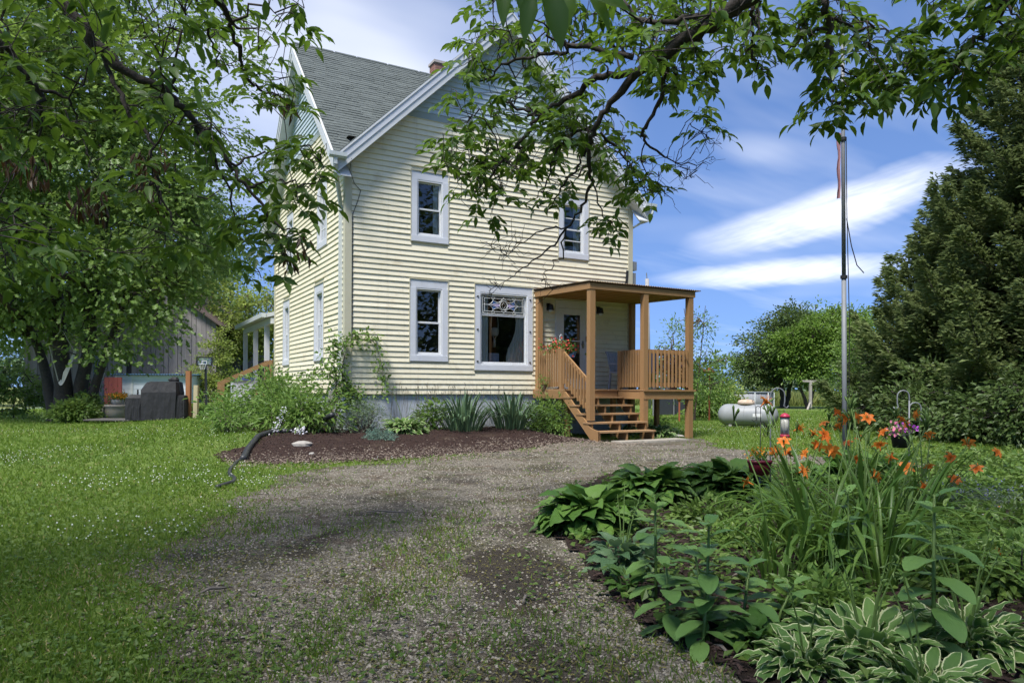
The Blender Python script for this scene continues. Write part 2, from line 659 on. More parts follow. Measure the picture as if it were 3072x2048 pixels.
def soilmat(name, stops, scale, bump, bscale, rough=.9, patch=None, earth=None, voro=0):
    m = bpy.data.materials.new(name)
    m.use_nodes = True
    t = NT(m.node_tree)
    b = m.node_tree.nodes['Principled BSDF']
    b.inputs['Roughness'].default_value = rough
    b.inputs['Specular IOR Level'].default_value = .2
    tc = t.n('ShaderNodeTexCoord')
    vec = tc.outputs['Object']
    col = t.ramp(t.noise(vec, scale, 8, .72), stops)
    h = t.noise(vec, bscale, 6, .7)
    if voro:
        vo = t.n('ShaderNodeTexVoronoi')
        vo.inputs['Scale'].default_value = voro
        t.link(vec, vo.inputs['Vector'])
        sp = t.n('ShaderNodeSeparateColor')
        t.link(vo.outputs['Color'], sp.inputs[0])
        col = t.mix(.5, col, t.mix(t.math('POWER', sp.outputs[0], 1.5), (.05, .042, .03), (.40, .365, .30)))
        h = t.math('SUBTRACT', h, vo.outputs['Distance'])
    for pc, ps, lo, hi, amt in patch or ():
        pn = t.noise(vec, ps, 5, .6)
        col = t.mix(t.ramp(pn, [(lo, 0), (hi, amt)]), col, pc)
    if earth:
        an = t.n('ShaderNodeAttribute', attribute_name='v')
        k = t.math('ADD', an.outputs['Fac'], t.math('MULTIPLY', t.math('SUBTRACT', t.noise(vec, 7, 6, .75), .5), .9))
        col = t.mix(t.ramp(k, [(.32, 0), (.62, .9)]), col, t.mix(t.noise(vec, 14, 5, .7), earth[0], earth[1]))
    t.link(col, b.inputs['Base Color'])
    bn = t.n('ShaderNodeBump')
    bn.inputs['Strength'].default_value = bump
    bn.inputs['Distance'].default_value = .03
    t.link(h, bn.inputs['Height'])
    t.link(bn.outputs[0], b.inputs['Normal'])
    return m


MT['lawn'] = soilmat('lawn_turf', [(.25, (.045, .07, .012)), (.5, (.10, .155, .028)), (.75, (.16, .22, .05))], 9, .8, 40,
                     patch=(((.17, .20, .06), .5, .5, .7, .5), ((.05, .10, .02), 1.3, .5, .65, .5)))
MT['drive'] = soilmat('gravel', [(.3, (.085, .07, .05)), (.5, (.19, .165, .125)), (.7, (.30, .27, .215))], 26, .9, 70, voro=60, earth=((.022, .019, .015), (.085, .068, .05)),
                      patch=(((.075, .075, .028), 1.3, .50, .60, .6), ((.10, .066, .042), 2.1, .53, .62, .6), ((.045, .04, .033), .75, .52, .64, .65), ((.03, .027, .022), 5.0, .56, .64, .6)))
MT['mulch'] = soilmat('bark_mulch', [(.3, (.012, .007, .0055)), (.5, (.034, .018, .014)), (.72, (.075, .042, .032))], 26, 1.0, 70,
                      patch=(((.12, .09, .06), 1.5, .55, .7, .4),))
MT['soil'] = soilmat('garden_soil', [(.3, (.014, .009, .007)), (.55, (.04, .026, .02)), (.75, (.085, .06, .045))], 26, 1.0, 70)
MT['meadow'] = soilmat('meadow_ground', [(.3, (.10, .13, .035)), (.6, (.20, .22, .07))], 1.5, .6, 8)
MT['concrete'] = soilmat('concrete', [(.3, (.27, .27, .26)), (.7, (.36, .36, .35))], 6, .2, 30)


def build_ground():
    sheet('lawn', -26, 34, -8, 76, .5, 0, lambda x, y: (np.abs(x) < 99), MT['lawn'], kind='structure')
    # land that runs on to the horizon
    mb = MB()
    k = 1200.0
    for a, b, c, d in ((-k, -26, -k, k), (34, k, -k, k), (-26, 34, 76, k), (-26, 34, -k, -8)):
        mb.add([(a, c, .0), (b, c, .0), (b, d, .0), (a, d, .0)], [(0, 1, 2, 3)])
    mb.build('meadow', MT['meadow'], None, kind='structure')
    sheet('driveway', -4, 17, -3.2, 17, .07, .006, lambda x, y: in_drive(x, y) & ~in_house(x, y), MT['drive'], dirt, kind='structure')
    sheet('island_bed', -1, 9, 1.2, 13, .07, .024, lambda x, y: in_island(x, y), MT['soil'], kind='structure')
    sheet('mulch_bed', -7.5, 4, 9, 21, .08, .016, lambda x, y: in_mulch(x, y) & ~in_house(x, y), MT['mulch'], kind='structure')
    # paved yard behind the house
    a, b = ground(560, 1246), ground(668, 1246)
    c, d = ground(700, 1222), ground(540, 1226)
    mb = MB()
    z = .02
    mb.add([(-7.5, 28.5, z), (-11.9, 28.5, z), (-14.5, 41, z), (-9, 41, z)], [(0, 1, 2, 3)])
    mb.build('back_driveway', MT['concrete'], None, kind='structure')


build_ground()

# ------------------------------------------------------------------ the house
WX, WY = 7.69, 7.6
SLOPE, EAVE = .97, 5.94
SID0, COURSE = 1.01, .1196
OH = .34                       # roof overhang
house = thing('farmhouse', 'two storey cream clapboard farmhouse with pale blue gables and grey green shingle roof', 'house',
              tuple(H0), HA)
TF = lambda a, o, z: (a, -o, z)          # front face: along, out, up
TL = lambda a, o, z: (-o, a, z)          # left face

FRONT_OPEN = [(1.47, 2.37, 4.47, 6.05), (1.45, 2.37, 1.77, 3.61), (3.07, 4.64, 1.59, 3.62), (5.40, 6.30, 4.46, 6.02), (5.30, 6.30, 1.10, 3.38)]
LEFT_OPEN = [(1.78, 2.68, 1.81, 3.65), (5.50, 6.38, 1.80, 3.65), (1.50, 2.42, 4.50, 6.07), (5.05, 5.90, 4.47, 6.05)]


def wall_sheet(mb, W, opens, T, o):
    xs = sorted({0, W, *[v for q in opens for v in q[:2]]})
    zs = sorted({SID0 - .005, EAVE, *[min(v, EAVE) for q in opens for v in q[2:]]})
    for i in range(len(xs) - 1):
        for j in range(len(zs) - 1):
            cx, cz = (xs[i] + xs[i + 1]) / 2, (zs[j] + zs[j + 1]) / 2
            if any(q[0] < cx < q[1] and q[2] < cz < q[3] for q in opens):
                continue
            mb.add([T(xs[i], o, zs[j]), T(xs[i + 1], o, zs[j]), T(xs[i + 1], o, zs[j + 1]), T(xs[i], o, zs[j + 1])], [(0, 1, 2, 3)])
    # gable with what the upper windows cut out of it
    zt = max([q[3] for q in opens])
    zc = sorted({EAVE, zt})
    if zt > EAVE:
        d = (zt - EAVE) / SLOPE
        cuts = [0] + sorted(v for q in opens if q[3] > EAVE for v in q[:2]) + [W]
        for i in range(0, len(cuts), 2):
            a, b = cuts[i], cuts[i + 1]
            at_, bt = max(a, d), min(b, W - d)
            mb.add([T(a, o, EAVE), T(b, o, EAVE), T(bt, o, zt), T(at_, o, zt)], [(0, 1, 2, 3)])
    d = (zt - EAVE) / SLOPE
    mb.add([T(d, o, zt), T(W - d, o, zt), T(W / 2, o, EAVE + SLOPE * W / 2)], [(0, 1, 2)])


def boards(parent, W, opens, T, side):
    """one clapboard after the other, cut round the openings and along the roof slope"""
    z = SID0
    apex = EAVE + SLOPE * W / 2
    k = 0
    while z < apex - .05:
        z1 = min(z + COURSE, apex)
        if z < 7.24 and z1 > 7.24:
            z1 = 7.24
        blue = z >= 7.38
        lo = max(0, (z - EAVE) / SLOPE)
        lo1 = max(0, (z1 - EAVE) / SLOPE)
        cuts = [(lo, W - lo)]
        for a, b, c, d in opens:
            if z1 > c - .02 and z < d + .02:
                new = []
                for p, q in cuts:
                    if b <= p or a >= q:
                        new.append((p, q))
                        continue
                    if a > p:
                        new.append((p, a))
                    if b < q:
                        new.append((b, q))
                cuts = new
        # long courses are laid from two lengths that lap
        for p, q in cuts:
            parts = [(p, q)]
            if q - p > 4.2:
                m = p + (q - p) * (.32 + .36 * ((k * 37) % 10) / 10)
                parts = [(p, m), (m + .002, q)]
            for a, b in parts:
                at_ = max(a, lo1) if a == lo else a
                bt = min(b, W - lo1) if b == W - lo else b
                if bt - at_ < .01:
                    continue
                mb = MB()
                j0, j1 = RNG.normal() * .0022, RNG.normal() * .0022
                # rolled lower edge, then the face sloping back under the next board
                V = [T(a, .0, z), T(b, .0, z), T(b, .016 + j1, z + .002), T(a, .016 + j0, z + .002), T(b, .030 + j1, z + .013 + j1), T(a, .030 + j0, z + .013 + j0),
                     T(at_, .0, z1 + .01), T(bt, .0, z1 + .01), T(bt, .0065, z1 + .01), T(at_, .0065, z1 + .01)]
                mb.add(V, [(0, 1, 2, 3), (3, 2, 4, 5), (5, 4, 8, 9), (0, 3, 5, 9, 6), (1, 7, 8, 4, 2), (6, 9, 8, 7)])
                mb.build('siding_board', MT['blue_siding' if blue else 'siding'], parent)
        z = z1
        if abs(z - 7.24) < 1e-6:
            z = 7.39
        k += 1
    # frieze band between cream and blue
    d0, d1 = (7.24 - EAVE) / SLOPE, (7.39 - EAVE) / SLOPE
    mb = MB()
    mb.add([T(d0, .022, 7.24), T(W - d0, .022, 7.24), T(W - d1, .022, 7.39), T(d1, .022, 7.39), T(d0, 0, 7.24), T(W - d0, 0, 7.24)],
           [(0, 1, 2, 3), (0, 4, 5, 1)])
    mb.build('frieze_board', MT['frieze'], parent)


def build_walls():
    for nm, W, op, T in (('front_wall', WX, FRONT_OPEN, TF), ('side_wall', WY, LEFT_OPEN, TL)):
        mb = MB()
        wall_sheet(mb, W, op, T, -.004)
        w = mb.build(nm, MT['siding'], house)
        boards(w, W, op, T, nm)
    mb = MB()
    apx, apy = EAVE + SLOPE * WX / 2, EAVE + SLOPE * WY / 2
    mb.add([(WX, 0, 0), (WX, WY, 0), (WX, WY, EAVE), (WX, WY / 2, apy), (WX, 0, EAVE)], [(0, 1, 2, 3, 4)])
    mb.build('far_side_wall', MT['siding'], house)
    mb = MB()
    mb.add([(0, WY, 0), (WX, WY, 0), (WX, WY, EAVE), (WX / 2, WY, apx), (0, WY, EAVE)], [(0, 1, 2, 3, 4)])
    mb.build('back_wall', MT['siding'], house)
    # foundation, set back under the siding
    mb = MB()
    mb.box(.03, WX - .03, .03, WY - .03, -.3, 1.02)
    mb.build('foundation', MT['found'], house)
    # corner boards
    for x, y, sx, sy in ((0, 0, -1, -1), (WX, 0, 1, -1), (0, WY, -1, 1)):
        mb = MB()
        w, t = .105, .042
        mb.box(min(x, x + sx * t), max(x, x + sx * t), min(y + sy * t, y - sy * w), max(y + sy * t, y - sy * w), 1.0, EAVE + .02)
        mb.box(min(x, x - sx * w), max(x, x - sx * w), min(y, y + sy * t), max(y, y + sy * t), 1.002, EAVE + .021)
        mb.build('corner_board', MT['corner'], house)
    # rooms behind the windows
    mb = MB()
    for z in (1.12, 3.98, 4.05, 6.6):
        mb.add([(.05, .05, z), (WX - .05, .05, z), (WX - .05, WY - .05, z), (.05, WY - .05, z)], [(0, 1, 2, 3)])
    mb.build('floor', MT['dark'], house)
    mb = MB()
    mb.add([(.1, 3.4, 1.1), (WX - .1, 3.4, 1.1), (WX - .1, 3.4, 6.6), (.1, 3.4, 6.6)], [(0, 1, 2, 3)])
    mb.add([(3.0, .1, 1.1), (3.0, 7, 1.1), (3.0, 7, 6.6), (3.0, .1, 6.6)], [(0, 1, 2, 3)])
    mb.add([(4.95, .1, 1.1), (4.95, 7, 1.1), (4.95, 7, 6.6), (4.95, .1, 6.6)], [(0, 1, 2, 3)])
    mb.build('partition_wall', MT['roomwall'], house)


def curtain(parent, T, a0, a1, z0, z1, o, folds, name='curtain', narrow=None):
    n = folds * 6
    mb = MB()
    rows = 8
    V = []
    for j in range(rows + 1):
        f = j / rows
        z = z1 + (z0 - z1) * f
        e0, e1 = a0, a1
        if narrow:                       # gathered to one side lower down
            s_ = math.sin(min(f * 1.25, 1) * math.pi) * .55
            if narrow > 0:
                e0 = a0 + (a1 - a0) * s_ * (1 if f < .8 else .8)
            else:
                e1 = a1 - (a1 - a0) * s_
        for i in range(n + 1):
            t = i / n
            V.append(T(e0 + (e1 - e0) * t, o + .018 * math.sin(t * folds * 2 * math.pi) + .006 * math.sin(t * 31 + j), z))
    F = [(j * (n + 1) + i, j * (n + 1) + i + 1, (j + 1) * (n + 1) + i + 1, (j + 1) * (n + 1) + i) for j in range(rows) for i in range(n)]
    mb.add(V, F)
    return mb.build(name, MT['curtain'], parent, True)


def window(T, q, muntin=False, curt=(), picture=False, label=None):
    a0, a1, z0, z1 = q
    mb = MB()
    hd, sd_, sl = .185, .135, .125                  # head, side casing, sill
    B = lambda x0, x1, o0, o1, y0, y1: mb.box(x0, x1, o0, o1, y0, y1, T=T)
    B(a0, a1, .0, .018, z1 - hd, z1)                # recessed head
    B(a0, a0 + sd_, .0, .030, z0 + sl, z1 - hd)
    B(a1 - sd_, a1, .0, .030, z0 + sl, z1 - hd)
    B(a0 - .004, a1 + .004, .0, .040, z0, z0 + sl)
    w = mb.build('window', MT['trim'], house)
    if label:
        w['label'] = label
    # channel that receives the siding
    mb = MB()
    B = lambda x0, x1, o0, o1, y0, y1: mb.box(x0, x1, o0, o1, y0, y1, T=T)
    B(a0 - .022, a1 + .022, 0, .036, z1 + .001, z1 + .024)
    B(a0 - .022, a0 - .002, 0, .034, z0, z1)
    B(a1 + .002, a1 + .022, 0, .034, z0, z1)
    B(a0 - .022, a1 + .022, 0, .032, z0 - .022, z0 - .002)
    mb.build('siding_channel', MT['corner'], w)
    i0, i1, y0, y1 = a0 + sd_, a1 - sd_, z0 + sl, z1 - hd
    mid = (y0 + y1) / 2 - .02 if not picture else y0 + (y1 - y0) * .69
    # box frame, then the sashes
    mb = MB()
    B = lambda x0, x1, o0, o1, y0, y1: mb.box(x0, x1, o0, o1, y0, y1, T=T)
    f = .032
    B(i0, i0 + f, -.10, .012, y0, y1)
    B(i1 - f, i1, -.10, .012, y0, y1)
    B(i0 + f, i1 - f, -.10, .013, y1 - f, y1)
    B(i0 + f, i1 - f, -.10, .014, y0, y0 + f)
    mb.build('window_frame', MT['white'], w)
    i0, i1, y0, y1 = i0 + f, i1 - f, y0 + f, y1 - f
    r = .034
    for lo, hi, o in ((y0, mid + .02, -.022), (mid - .015, y1, -.055)):
        mb = MB()
        B = lambda x0, x1, o0, o1, y0, y1: mb.box(x0, x1, o0, o1, y0, y1, T=T)
        B(i0, i0 + r, o - .03, o, lo, hi)
        B(i1 - r, i1, o - .03, o, lo, hi)
        B(i0 + r, i1 - r, o - .03, o - .001, lo, lo + r + .012)
        B(i0 + r, i1 - r, o - .03, o - .001, hi - r, hi)
        if muntin:
            zm = (lo + hi) / 2
            B(i0 + r, i1 - r, o - .02, o - .006, zm - .011, zm + .011)
            if muntin == 2:
                xm = (i0 + i1) / 2
                B(xm - .011, xm + .011, o - .021, o - .007, lo + r, hi - r)
        mb.build('sash', MT['white'], w)
        mb = MB()
        mb.add([T(i0 + r, o - .017, lo + r), T(i1 - r, o - .017, lo + r), T(i1 - r, o - .017, hi - r), T(i0 + r, o - .017, hi - r)], [(0, 1, 2, 3)])
        mb.build('pane', MT['glass'], w)
    for c0, c1, fo, nar in curt:
        curtain(w, T, i0 + (i1 - i0) * c0, i0 + (i1 - i0) * c1, y0 - .05, y1 + .02, -.115, fo, narrow=nar)
    return w, (i0 + r, i1 - r, mid, y0, y1)


def build_openings():
    window(TF, FRONT_OPEN[0], curt=((.72, 1.0, 3, None),), label='upper window nearest the drainpipe corner')
    window(TF, FRONT_OPEN[1])
    w, (i0, i1, mid, y0, y1) = window(TF, FRONT_OPEN[2], picture=True, curt=((.0, .2, 3, None), (.6, 1.0, 5, 1)),
                                      label='large picture window with a stained glass panel hung in its top')
    window(TF, FRONT_OPEN[3], muntin=1, curt=((.62, 1.0, 4, None),))
    window(TL, LEFT_OPEN[0], muntin=2)
    window(TL, LEFT_OPEN[1])
    window(TL, LEFT_OPEN[2], muntin=2)
    window(TL, LEFT_OPEN[3])
    # stained glass hanging in the top light of the big window
    cx, cz = (i0 + i1) / 2, (mid + y1) / 2
    hw, hh = (i1 - i0) / 2 - .01, (y1 - mid) / 2 - .035
    lead = MB()
    o = -.014
    P = lambda x, z: TF(cx + x * hw, o, cz + z * hh)

    def ln(pts, r=.0055):
        lead.tube([P(*p) for p in pts], r, 5)
    for s in (-1, 1):
        ln([(s * .99, -.97), (s * .99, .97)], .006)
        ln([(-.99, s * .97), (.99, s * .97)], .006)
        ln([(s * .90, -.72), (s * .90, .72)])
        ln([(-.90, s * .72), (.90, s * .72)])
        ln([(s * .99, 0), (s * .72, 0)])
        for t in (-1, 1):
            ln([(s * .9, t * .72), (s * .99, t * .95)], .004)
            ln([(s * .72, 0), (s * .62, t * .12), (s * .53, t * .35), (s * .50, t * .62)], .005)
            ln([(s * .50, t * .5), (s * .38, t * .38), (s * .22, t * .30), (s * .15, t * .45), (0, t * .85)], .005)
            ln([(s * .72, 0), (s * .5, t * .05), (s * .3, t * .22), (s * .18, t * .4)], .004)
            ln([(s * .2, 0), (s * .17, t * .25), (0, t * .55)], .005)
            ln([(s * .08, t * .05), (0, t * .38), (s * -.08, t * .05)], .003)
            a = np.linspace(0, 2 * np.pi, 10)
            ln([(s * .50 + .07 * math.cos(q), t * .78 + .16 * math.sin(q)) for q in a], .005)
    a = np.linspace(0, 2 * np.pi, 15)
    ln([(.17 * math.cos(q), .52 * math.sin(q)) for q in a], .006)
    sg = lead.build('stained_glass', mat('lead_came', (.72, .74, .72), .35, metal=.2), w)
    gl = MB()
    o = -.0165
    for s in (-1, 1):
        gl.add([P(s * .70, 0), P(s * .3, .2), P(s * .18, .1), P(s * .18, -.1), P(s * .3, -.2)], [(0, 1, 2, 3, 4)])
    gl.build('lilac_glass', mat('lilac_glass', (.42, .36, .55), .2), w)
    gl = MB()
    for s in (-1, 1):
        for t in (-1, 1):
            gl.add([P(s * .52, t * .1), P(s * .53, t * .6), P(s * .40, t * .40), P(s * .33, t * .22)], [(0, 1, 2, 3)])
    gl.build('blue_glass', mat('blue_glass', (.06, .12, .28), .15), w)
    # plant hanger and things on the sill inside
    o = -.33
    mb = MB()
    hx = cx - .08
    for s in (-1, 1):
        mb.tube([TF(hx + .02 * s, -.33, y1), TF(hx + .10 * s, -.33, y0 + .98), TF(hx + .09 * s, -.33, y0 + .8), TF(hx, -.33, y0 + .58)], .012, 5)
    mb.lathe([(.02, -.12), (.09, -.1), (.11, 0), (.09, .08), (.02, .1)], TF(hx, -.33, y0 + .8), 10)
    mb.tube([TF(hx, -.33, y0 + .6), TF(hx - .01, -.33, y0 + .42)], [.03, .045], 6)
    mb.build('macrame_hanger', mat('cotton_cord', (.50, .46, .38), .9), w, True)
    mb = MB()
    mb.box(hx - .16, hx + .10, .28, .42, y0 - .02, y0 + .27)
    mb.build('sill_pot', mat('blue_white_pot', (.45, .5, .6), .4, (.2, .25, .45), 14), w)
    mb = MB()
    mb.box(hx + .25, hx + .62, .3, .42, y0 - .02, y0 + .24)
    mb.build('sill_box', mat('brown_box', (.13, .06, .035), .6), w)
    # clips that hold the storm panel
    for a_, z_ in ((3.135, 3.33), (3.135, 2.55), (3.135, 1.80), (4.57, 3.33), (4.57, 2.55), (4.57, 1.80)):
        MB().box(a_ - .02, a_ + .02, .030, .048, z_ - .012, z_ + .012, T=TF).build('panel_clip', MT['black'], w)

    # front door with its storm door
    a0, a1, z0, z1 = FRONT_OPEN[4]
    mb = MB()
    B = lambda *q: mb.box(*q, T=TF)
    B(a0, a1, 0, .035, 3.19, z1)
    B(a0, a0 + .085, 0, .033, 1.15, 3.19)
    B(a1 - .10, a1, 0, .033, 1.15, 3.19)
    B(a0, a1, -.05, .05, 1.12, 1.165)
    d = mb.build('door', MT['white'], house, label='white storm door with a tall glass pane')
    mb = MB()
    b0, b1 = a0 + .085, a1 - .10
    for q in ((b0, 5.565, 1.17, 3.185), (6.06, b1, 1.17, 3.185), (5.565, 6.06, 3.03, 3.185), (5.565, 6.06, 1.17, 1.42), (5.565, 6.06, 2.355, 2.385)):
        mb.box(q[0], q[1], -.01, .022, q[2], q[3], T=TF)
    mb.build('door_leaf', MT['white'], d)
    for lo, hi in ((1.42, 2.355), (2.385, 3.03)):
        m2 = MB()
        m2.add([TF(5.565, .005, lo), TF(6.06, .005, lo), TF(6.06, .005, hi), TF(5.565, .005, hi)], [(0, 1, 2, 3)])
        m2.build('pane', MT['glass'], d)
    mb = MB()
    mb.box(6.12, 6.15, .022, .05, 2.2, 2.38, T=TF)
    mb.tube([TF(6.135, .05, 2.3), TF(6.135, .085, 2.3), TF(6.05, .085, 2.29)], .011, 6)
    mb.build('door_handle', MT['steel'], d)
    MB().box(6.225, 6.285, .034, .06, 2.36, 2.50, T=TF).build('keypad', MT['black'], d)
    for a_ in (5.10, 6.62):
        mb = MB()
        mb.box(a_ - .05, a_ + .05, .0, .045, 3.10, 3.28, T=TF)
        mb.tube([TF(a_, .04, 3.2), TF(a_, .12, 3.22)], .02, 6)
        mb.lathe([(.075, -.09), (.075, -.07), (.055, .04), (.03, .06)], TF(a_, .14, 3.19), 10)
        mb.build('wall_lamp', MT['black'], house)
        mb2 = MB()
        mb2.lathe([(.02, -.14), (.05, -.12), (.05, -.09)], TF(a_, .14, 3.19), 8)
        mb2.build('lamp_bulb', MT['white'], house)


def build_roof():
    RZ = 10.05                                     # ridge height
    cx, cyy = WX / 2, WY / 2
    top = lambda d: RZ - SLOPE * d                 # height of the roof surface d metres from its ridge
    mb = MB()
    th = .10
    ex, ey = cx + OH, cyy + OH
    # four gables that meet over the middle: eight slopes
    ctr = (cx, cyy, RZ)
    x_, y_ = WX + OH, WY + OH
    corners = [(-OH, -OH), (x_, -OH), (x_, y_), (-OH, y_)]
    ends = [(cx, -OH), (x_, cyy), (cx, y_), (-OH, cyy)]
    for i in range(4):
        for e in (ends[i], ends[i - 1]):
            V = [ctr, (e[0], e[1], RZ), (corners[i][0], corners[i][1], top(ey))]
            V += [(q[0], q[1], q[2] - th) for q in V]
            mb.add(V, [(0, 1, 2), (5, 4, 3), (1, 4, 5, 2), (0, 3, 4, 1), (2, 5, 3, 0)])
    roof = mb.build('roof', MT['shingle_a'], house)
    # shingles of the slope we look at, course by course up from the eave
    ex_, tab = .128, .31
    dz, dy = SLOPE / math.hypot(1, SLOPE), 1 / math.hypot(1, SLOPE)
    L = ey * math.hypot(1, SLOPE)
    n = int(L / ex_)
    nrm = np.array([0, -dz, dy])
    items = []
    for k in range(n + 1):
        s0 = k * ex_
        y0 = -OH + s0 * dy
        z0 = top(ey) + s0 * dz
        xr = y0 + (cx - cyy) + .10
        xa = -OH - .012
        x = xa - RNG.random() * tab
        while x < xr:
            a, b = max(x + .004, xa), min(x + tab - .004, xr + .1)
            if b - a > .03:
                items.append((a, b, y0, z0, (k + 1) / (n + 1)))
            x += tab * RNG.uniform(.85, 1.1)
    order = sorted(range(len(items)), key=lambda i: -(items[i][1] - items[i][0]) + RNG.random() * .02)
    rest = MB()
    unit = MB()
    unit.box(0, 1, 0, 1, 0, 1)
    for r_, i in enumerate(order):
        a, b, y0, z0, f = items[i]
        t = RNG.uniform(.010, .020)
        base = np.array([0, y0, z0])
        up = np.array([0, dy, dz]) * ex_ * 1.12
        V = [base + nrm * t + [a, 0, 0], base + nrm * t + [b, 0, 0], base + nrm * .003 + up + [b, 0, 0], base + nrm * .003 + up + [a, 0, 0],
             base + [a, 0, 0], base + [b, 0, 0]]
        F = [(0, 1, 2, 3), (0, 4, 5, 1)]
        if r_ < 300:
            m2 = MB()
            m2.add(V, F, RNG.random())
            m2.build('shingle', MT['shingle'], roof)
        else:
            rest.add(V, F, RNG.random())
    rest.build('shingles', MT['shingle_a'], roof, kind='stuff')
    mb = MB()
    mb.beam((-OH, cyy, RZ - .005), (cx, cyy, RZ - .005), .07, .03)
    mb.build('ridge_cap', MT['shingle_a'], roof)
    # fascia boards on the rakes: pale lower board, greyer crown board, bright drip edge
    apex = lambda W: EAVE + SLOPE * W / 2
    for T, W, O in ((TF, WX, OH), (TL, WY, OH)):
        for s in (-1, 1):
            c = W / 2
            end = c + OH + .02
            for nm, lo, hi, o0, o1, mt in (('rake_board', .0, .17, O - .02, O + .012, 'soffit'), ('crown_board', .165, .335, O - .02, O + .028, 'trim'),
                                           ('drip_edge', .335, .385, O - .02, O + .045, 'white')):
                mb = MB()
                P = [(c, apex(W) + lo), (c, apex(W) + hi), (c + s * end, apex(W) + hi - SLOPE * end), (c + s * end, apex(W) + lo - SLOPE * end)]
                mb.prism([(a, z) for a, z in P], o0, o1, lambda a, b, z: T(a, b, z))
                mb.build(nm, MT[mt], roof)
            # soffit under the overhang, in boards across
            n_ = 26
            for i in range(n_):
                d0, d1 = end * i / n_, end * (i + .97) / n_
                mb = MB()
                V = []
                for d in (d0, d1):
                    z = apex(W) - SLOPE * d
                    V += [T(c + s * d, .0, z - .004), T(c + s * d, O, z - .004), T(c + s * d, O, z + .02), T(c + s * d, .0, z + .02)]
                mb.add(V, [(0, 1, 5, 4), (0, 3, 2, 1), (4, 5, 6, 7), (1, 2, 6, 5), (0, 4, 7, 3)])
                mb.build('soffit_board', MT['soffit'], roof)
    # right and back rake soffits as plain boards
    for T, W, far in ((lambda a, o, z: (WX + o, a, z), WY, 1), (lambda a, o, z: (a, WY + o, z), WX, 1)):
        for s in (-1, 1):
            c, end = W / 2, W / 2 + OH + .02
            mb = MB()
            mb.prism([(c, apex(W)), (c, apex(W) + .385), (c + s * end, apex(W) + .385 - SLOPE * end), (c + s * end, apex(W) - SLOPE * end)], OH - .02, OH + .03, T)
            mb.prism([(c, apex(W) - .01), (c, apex(W) + .02), (c + s * end, apex(W) + .02 - SLOPE * end), (c + s * end, apex(W) - .01 - SLOPE * end)], 0, OH - .021, T)
            mb.build('rake_board', MT['soffit'], roof)
    # short gutters on the corner eaves with their downspouts
    ez = top(ey) + .02

    def gutter(x0, x1, y):
        mb = MB()
        prof = [(0, 0), (0, -.10), (.03, -.13), (.09, -.13), (.125, -.09), (.13, -.01), (.115, -.01), (.11, -.08), (.085, -.115), (.03, -.115), (.012, -.09), (.012, 0)]
        mb.prism([(-q + y, z + ez) for q, z in prof], x0, x1, lambda a, b, z: (b, a, z))
        return mb.build('gutter', MT['gutter'], house)
    gutter(-OH - .16, -.13, -OH - .01)
    gutter(WX + .13, WX + OH + .16, -OH - .01)
    mb = MB()
    w = .075
    pts = [(-OH - .02, -OH - .075, ez - .13), (-OH - .02, -OH - .07, ez - .26), (-.06, .24, ez - .95), (-.06, .24, 1.35), (-.30, .05, 1.12)]
    for p, q in zip(pts[:-1], pts[1:]):
        mb.beam(p, q, w, .055, up=(0, 1, 0))
    mb.build('downspout', MT['gutter'], house)
    mb = MB()
    pts = [(WX + OH + .05, -OH - .07, ez - .13), (WX + OH + .05, -OH - .07, ez - .25), (WX + OH, -OH - .02, ez - .36), (WX + .07, .12, ez - .62), (WX + .07, .12, 1.3)]
    mb.tube(pts, .038, 8)
    mb.build('downspout', MT['gutter'], house, True)
    # chimney where the ridges cross
    ch = MB().box(3.74, 4.12, 4.05, 4.43, 9.5, 10.58).build('chimney', MT['mortar'], house)
    bx, bz = .20, .068
    z, k = 9.75, 0
    while z < 10.54:
        for T, L in ((lambda a, o, zz: (3.74 + a, 4.05 - o, zz), .38), (lambda a, o, zz: (3.74 - o, 4.05 + a, zz), .38)):
            x = -(k % 2) * bx / 2
            while x < L:
                a, b = max(x, 0) + .006, min(x + bx, L) - .006
                if b - a > .03:
                    MB().box(a, b, 0, .010, z + .006, z + bz - .004, T=T).build('brick', MT['brick'], ch)
                x += bx
        z += bz
        k += 1
    MB().box(3.70, 4.16, 4.01, 4.47, 10.58, 10.65).build('chimney_cap', MT['mortar'], ch)
    # electric boxes and conduit on the far front corner
    for z0, z1, a in ((4.33, 4.56, .16), (3.92, 4.26, .13)):
        MB().box(WX + .035, WX + .035 + a, -.02, .25, z0, z1).build('meter_box', mat('meter_grey', (.20, .22, .24), .5), house)
    mb = MB()
    for dx in (.02, .06):
        mb.tube([(WX - .10 - dx, -.045, 4.30), (WX - .13 - dx, -.045, 3.95), (WX - .14 - dx, -.045, 3.55)], .016, 6)
    mb.build('conduit', MT['black'], house)
    # loose cable down the near corner
    mb = MB()
    mb.tube([(.0, -.36, 5.98), (.03, -.12, 5.80), (.16, -.035, 5.55), (.30, -.03, 5.42), (.24, -.03, 5.2), (.13, -.03, 4.9), (.125, -.034, 3.8), (.13, -.034, 2.0)], .007, 5)
    mb.build('cable', MT['black'], house)


build_walls()
build_openings()
build_roof()


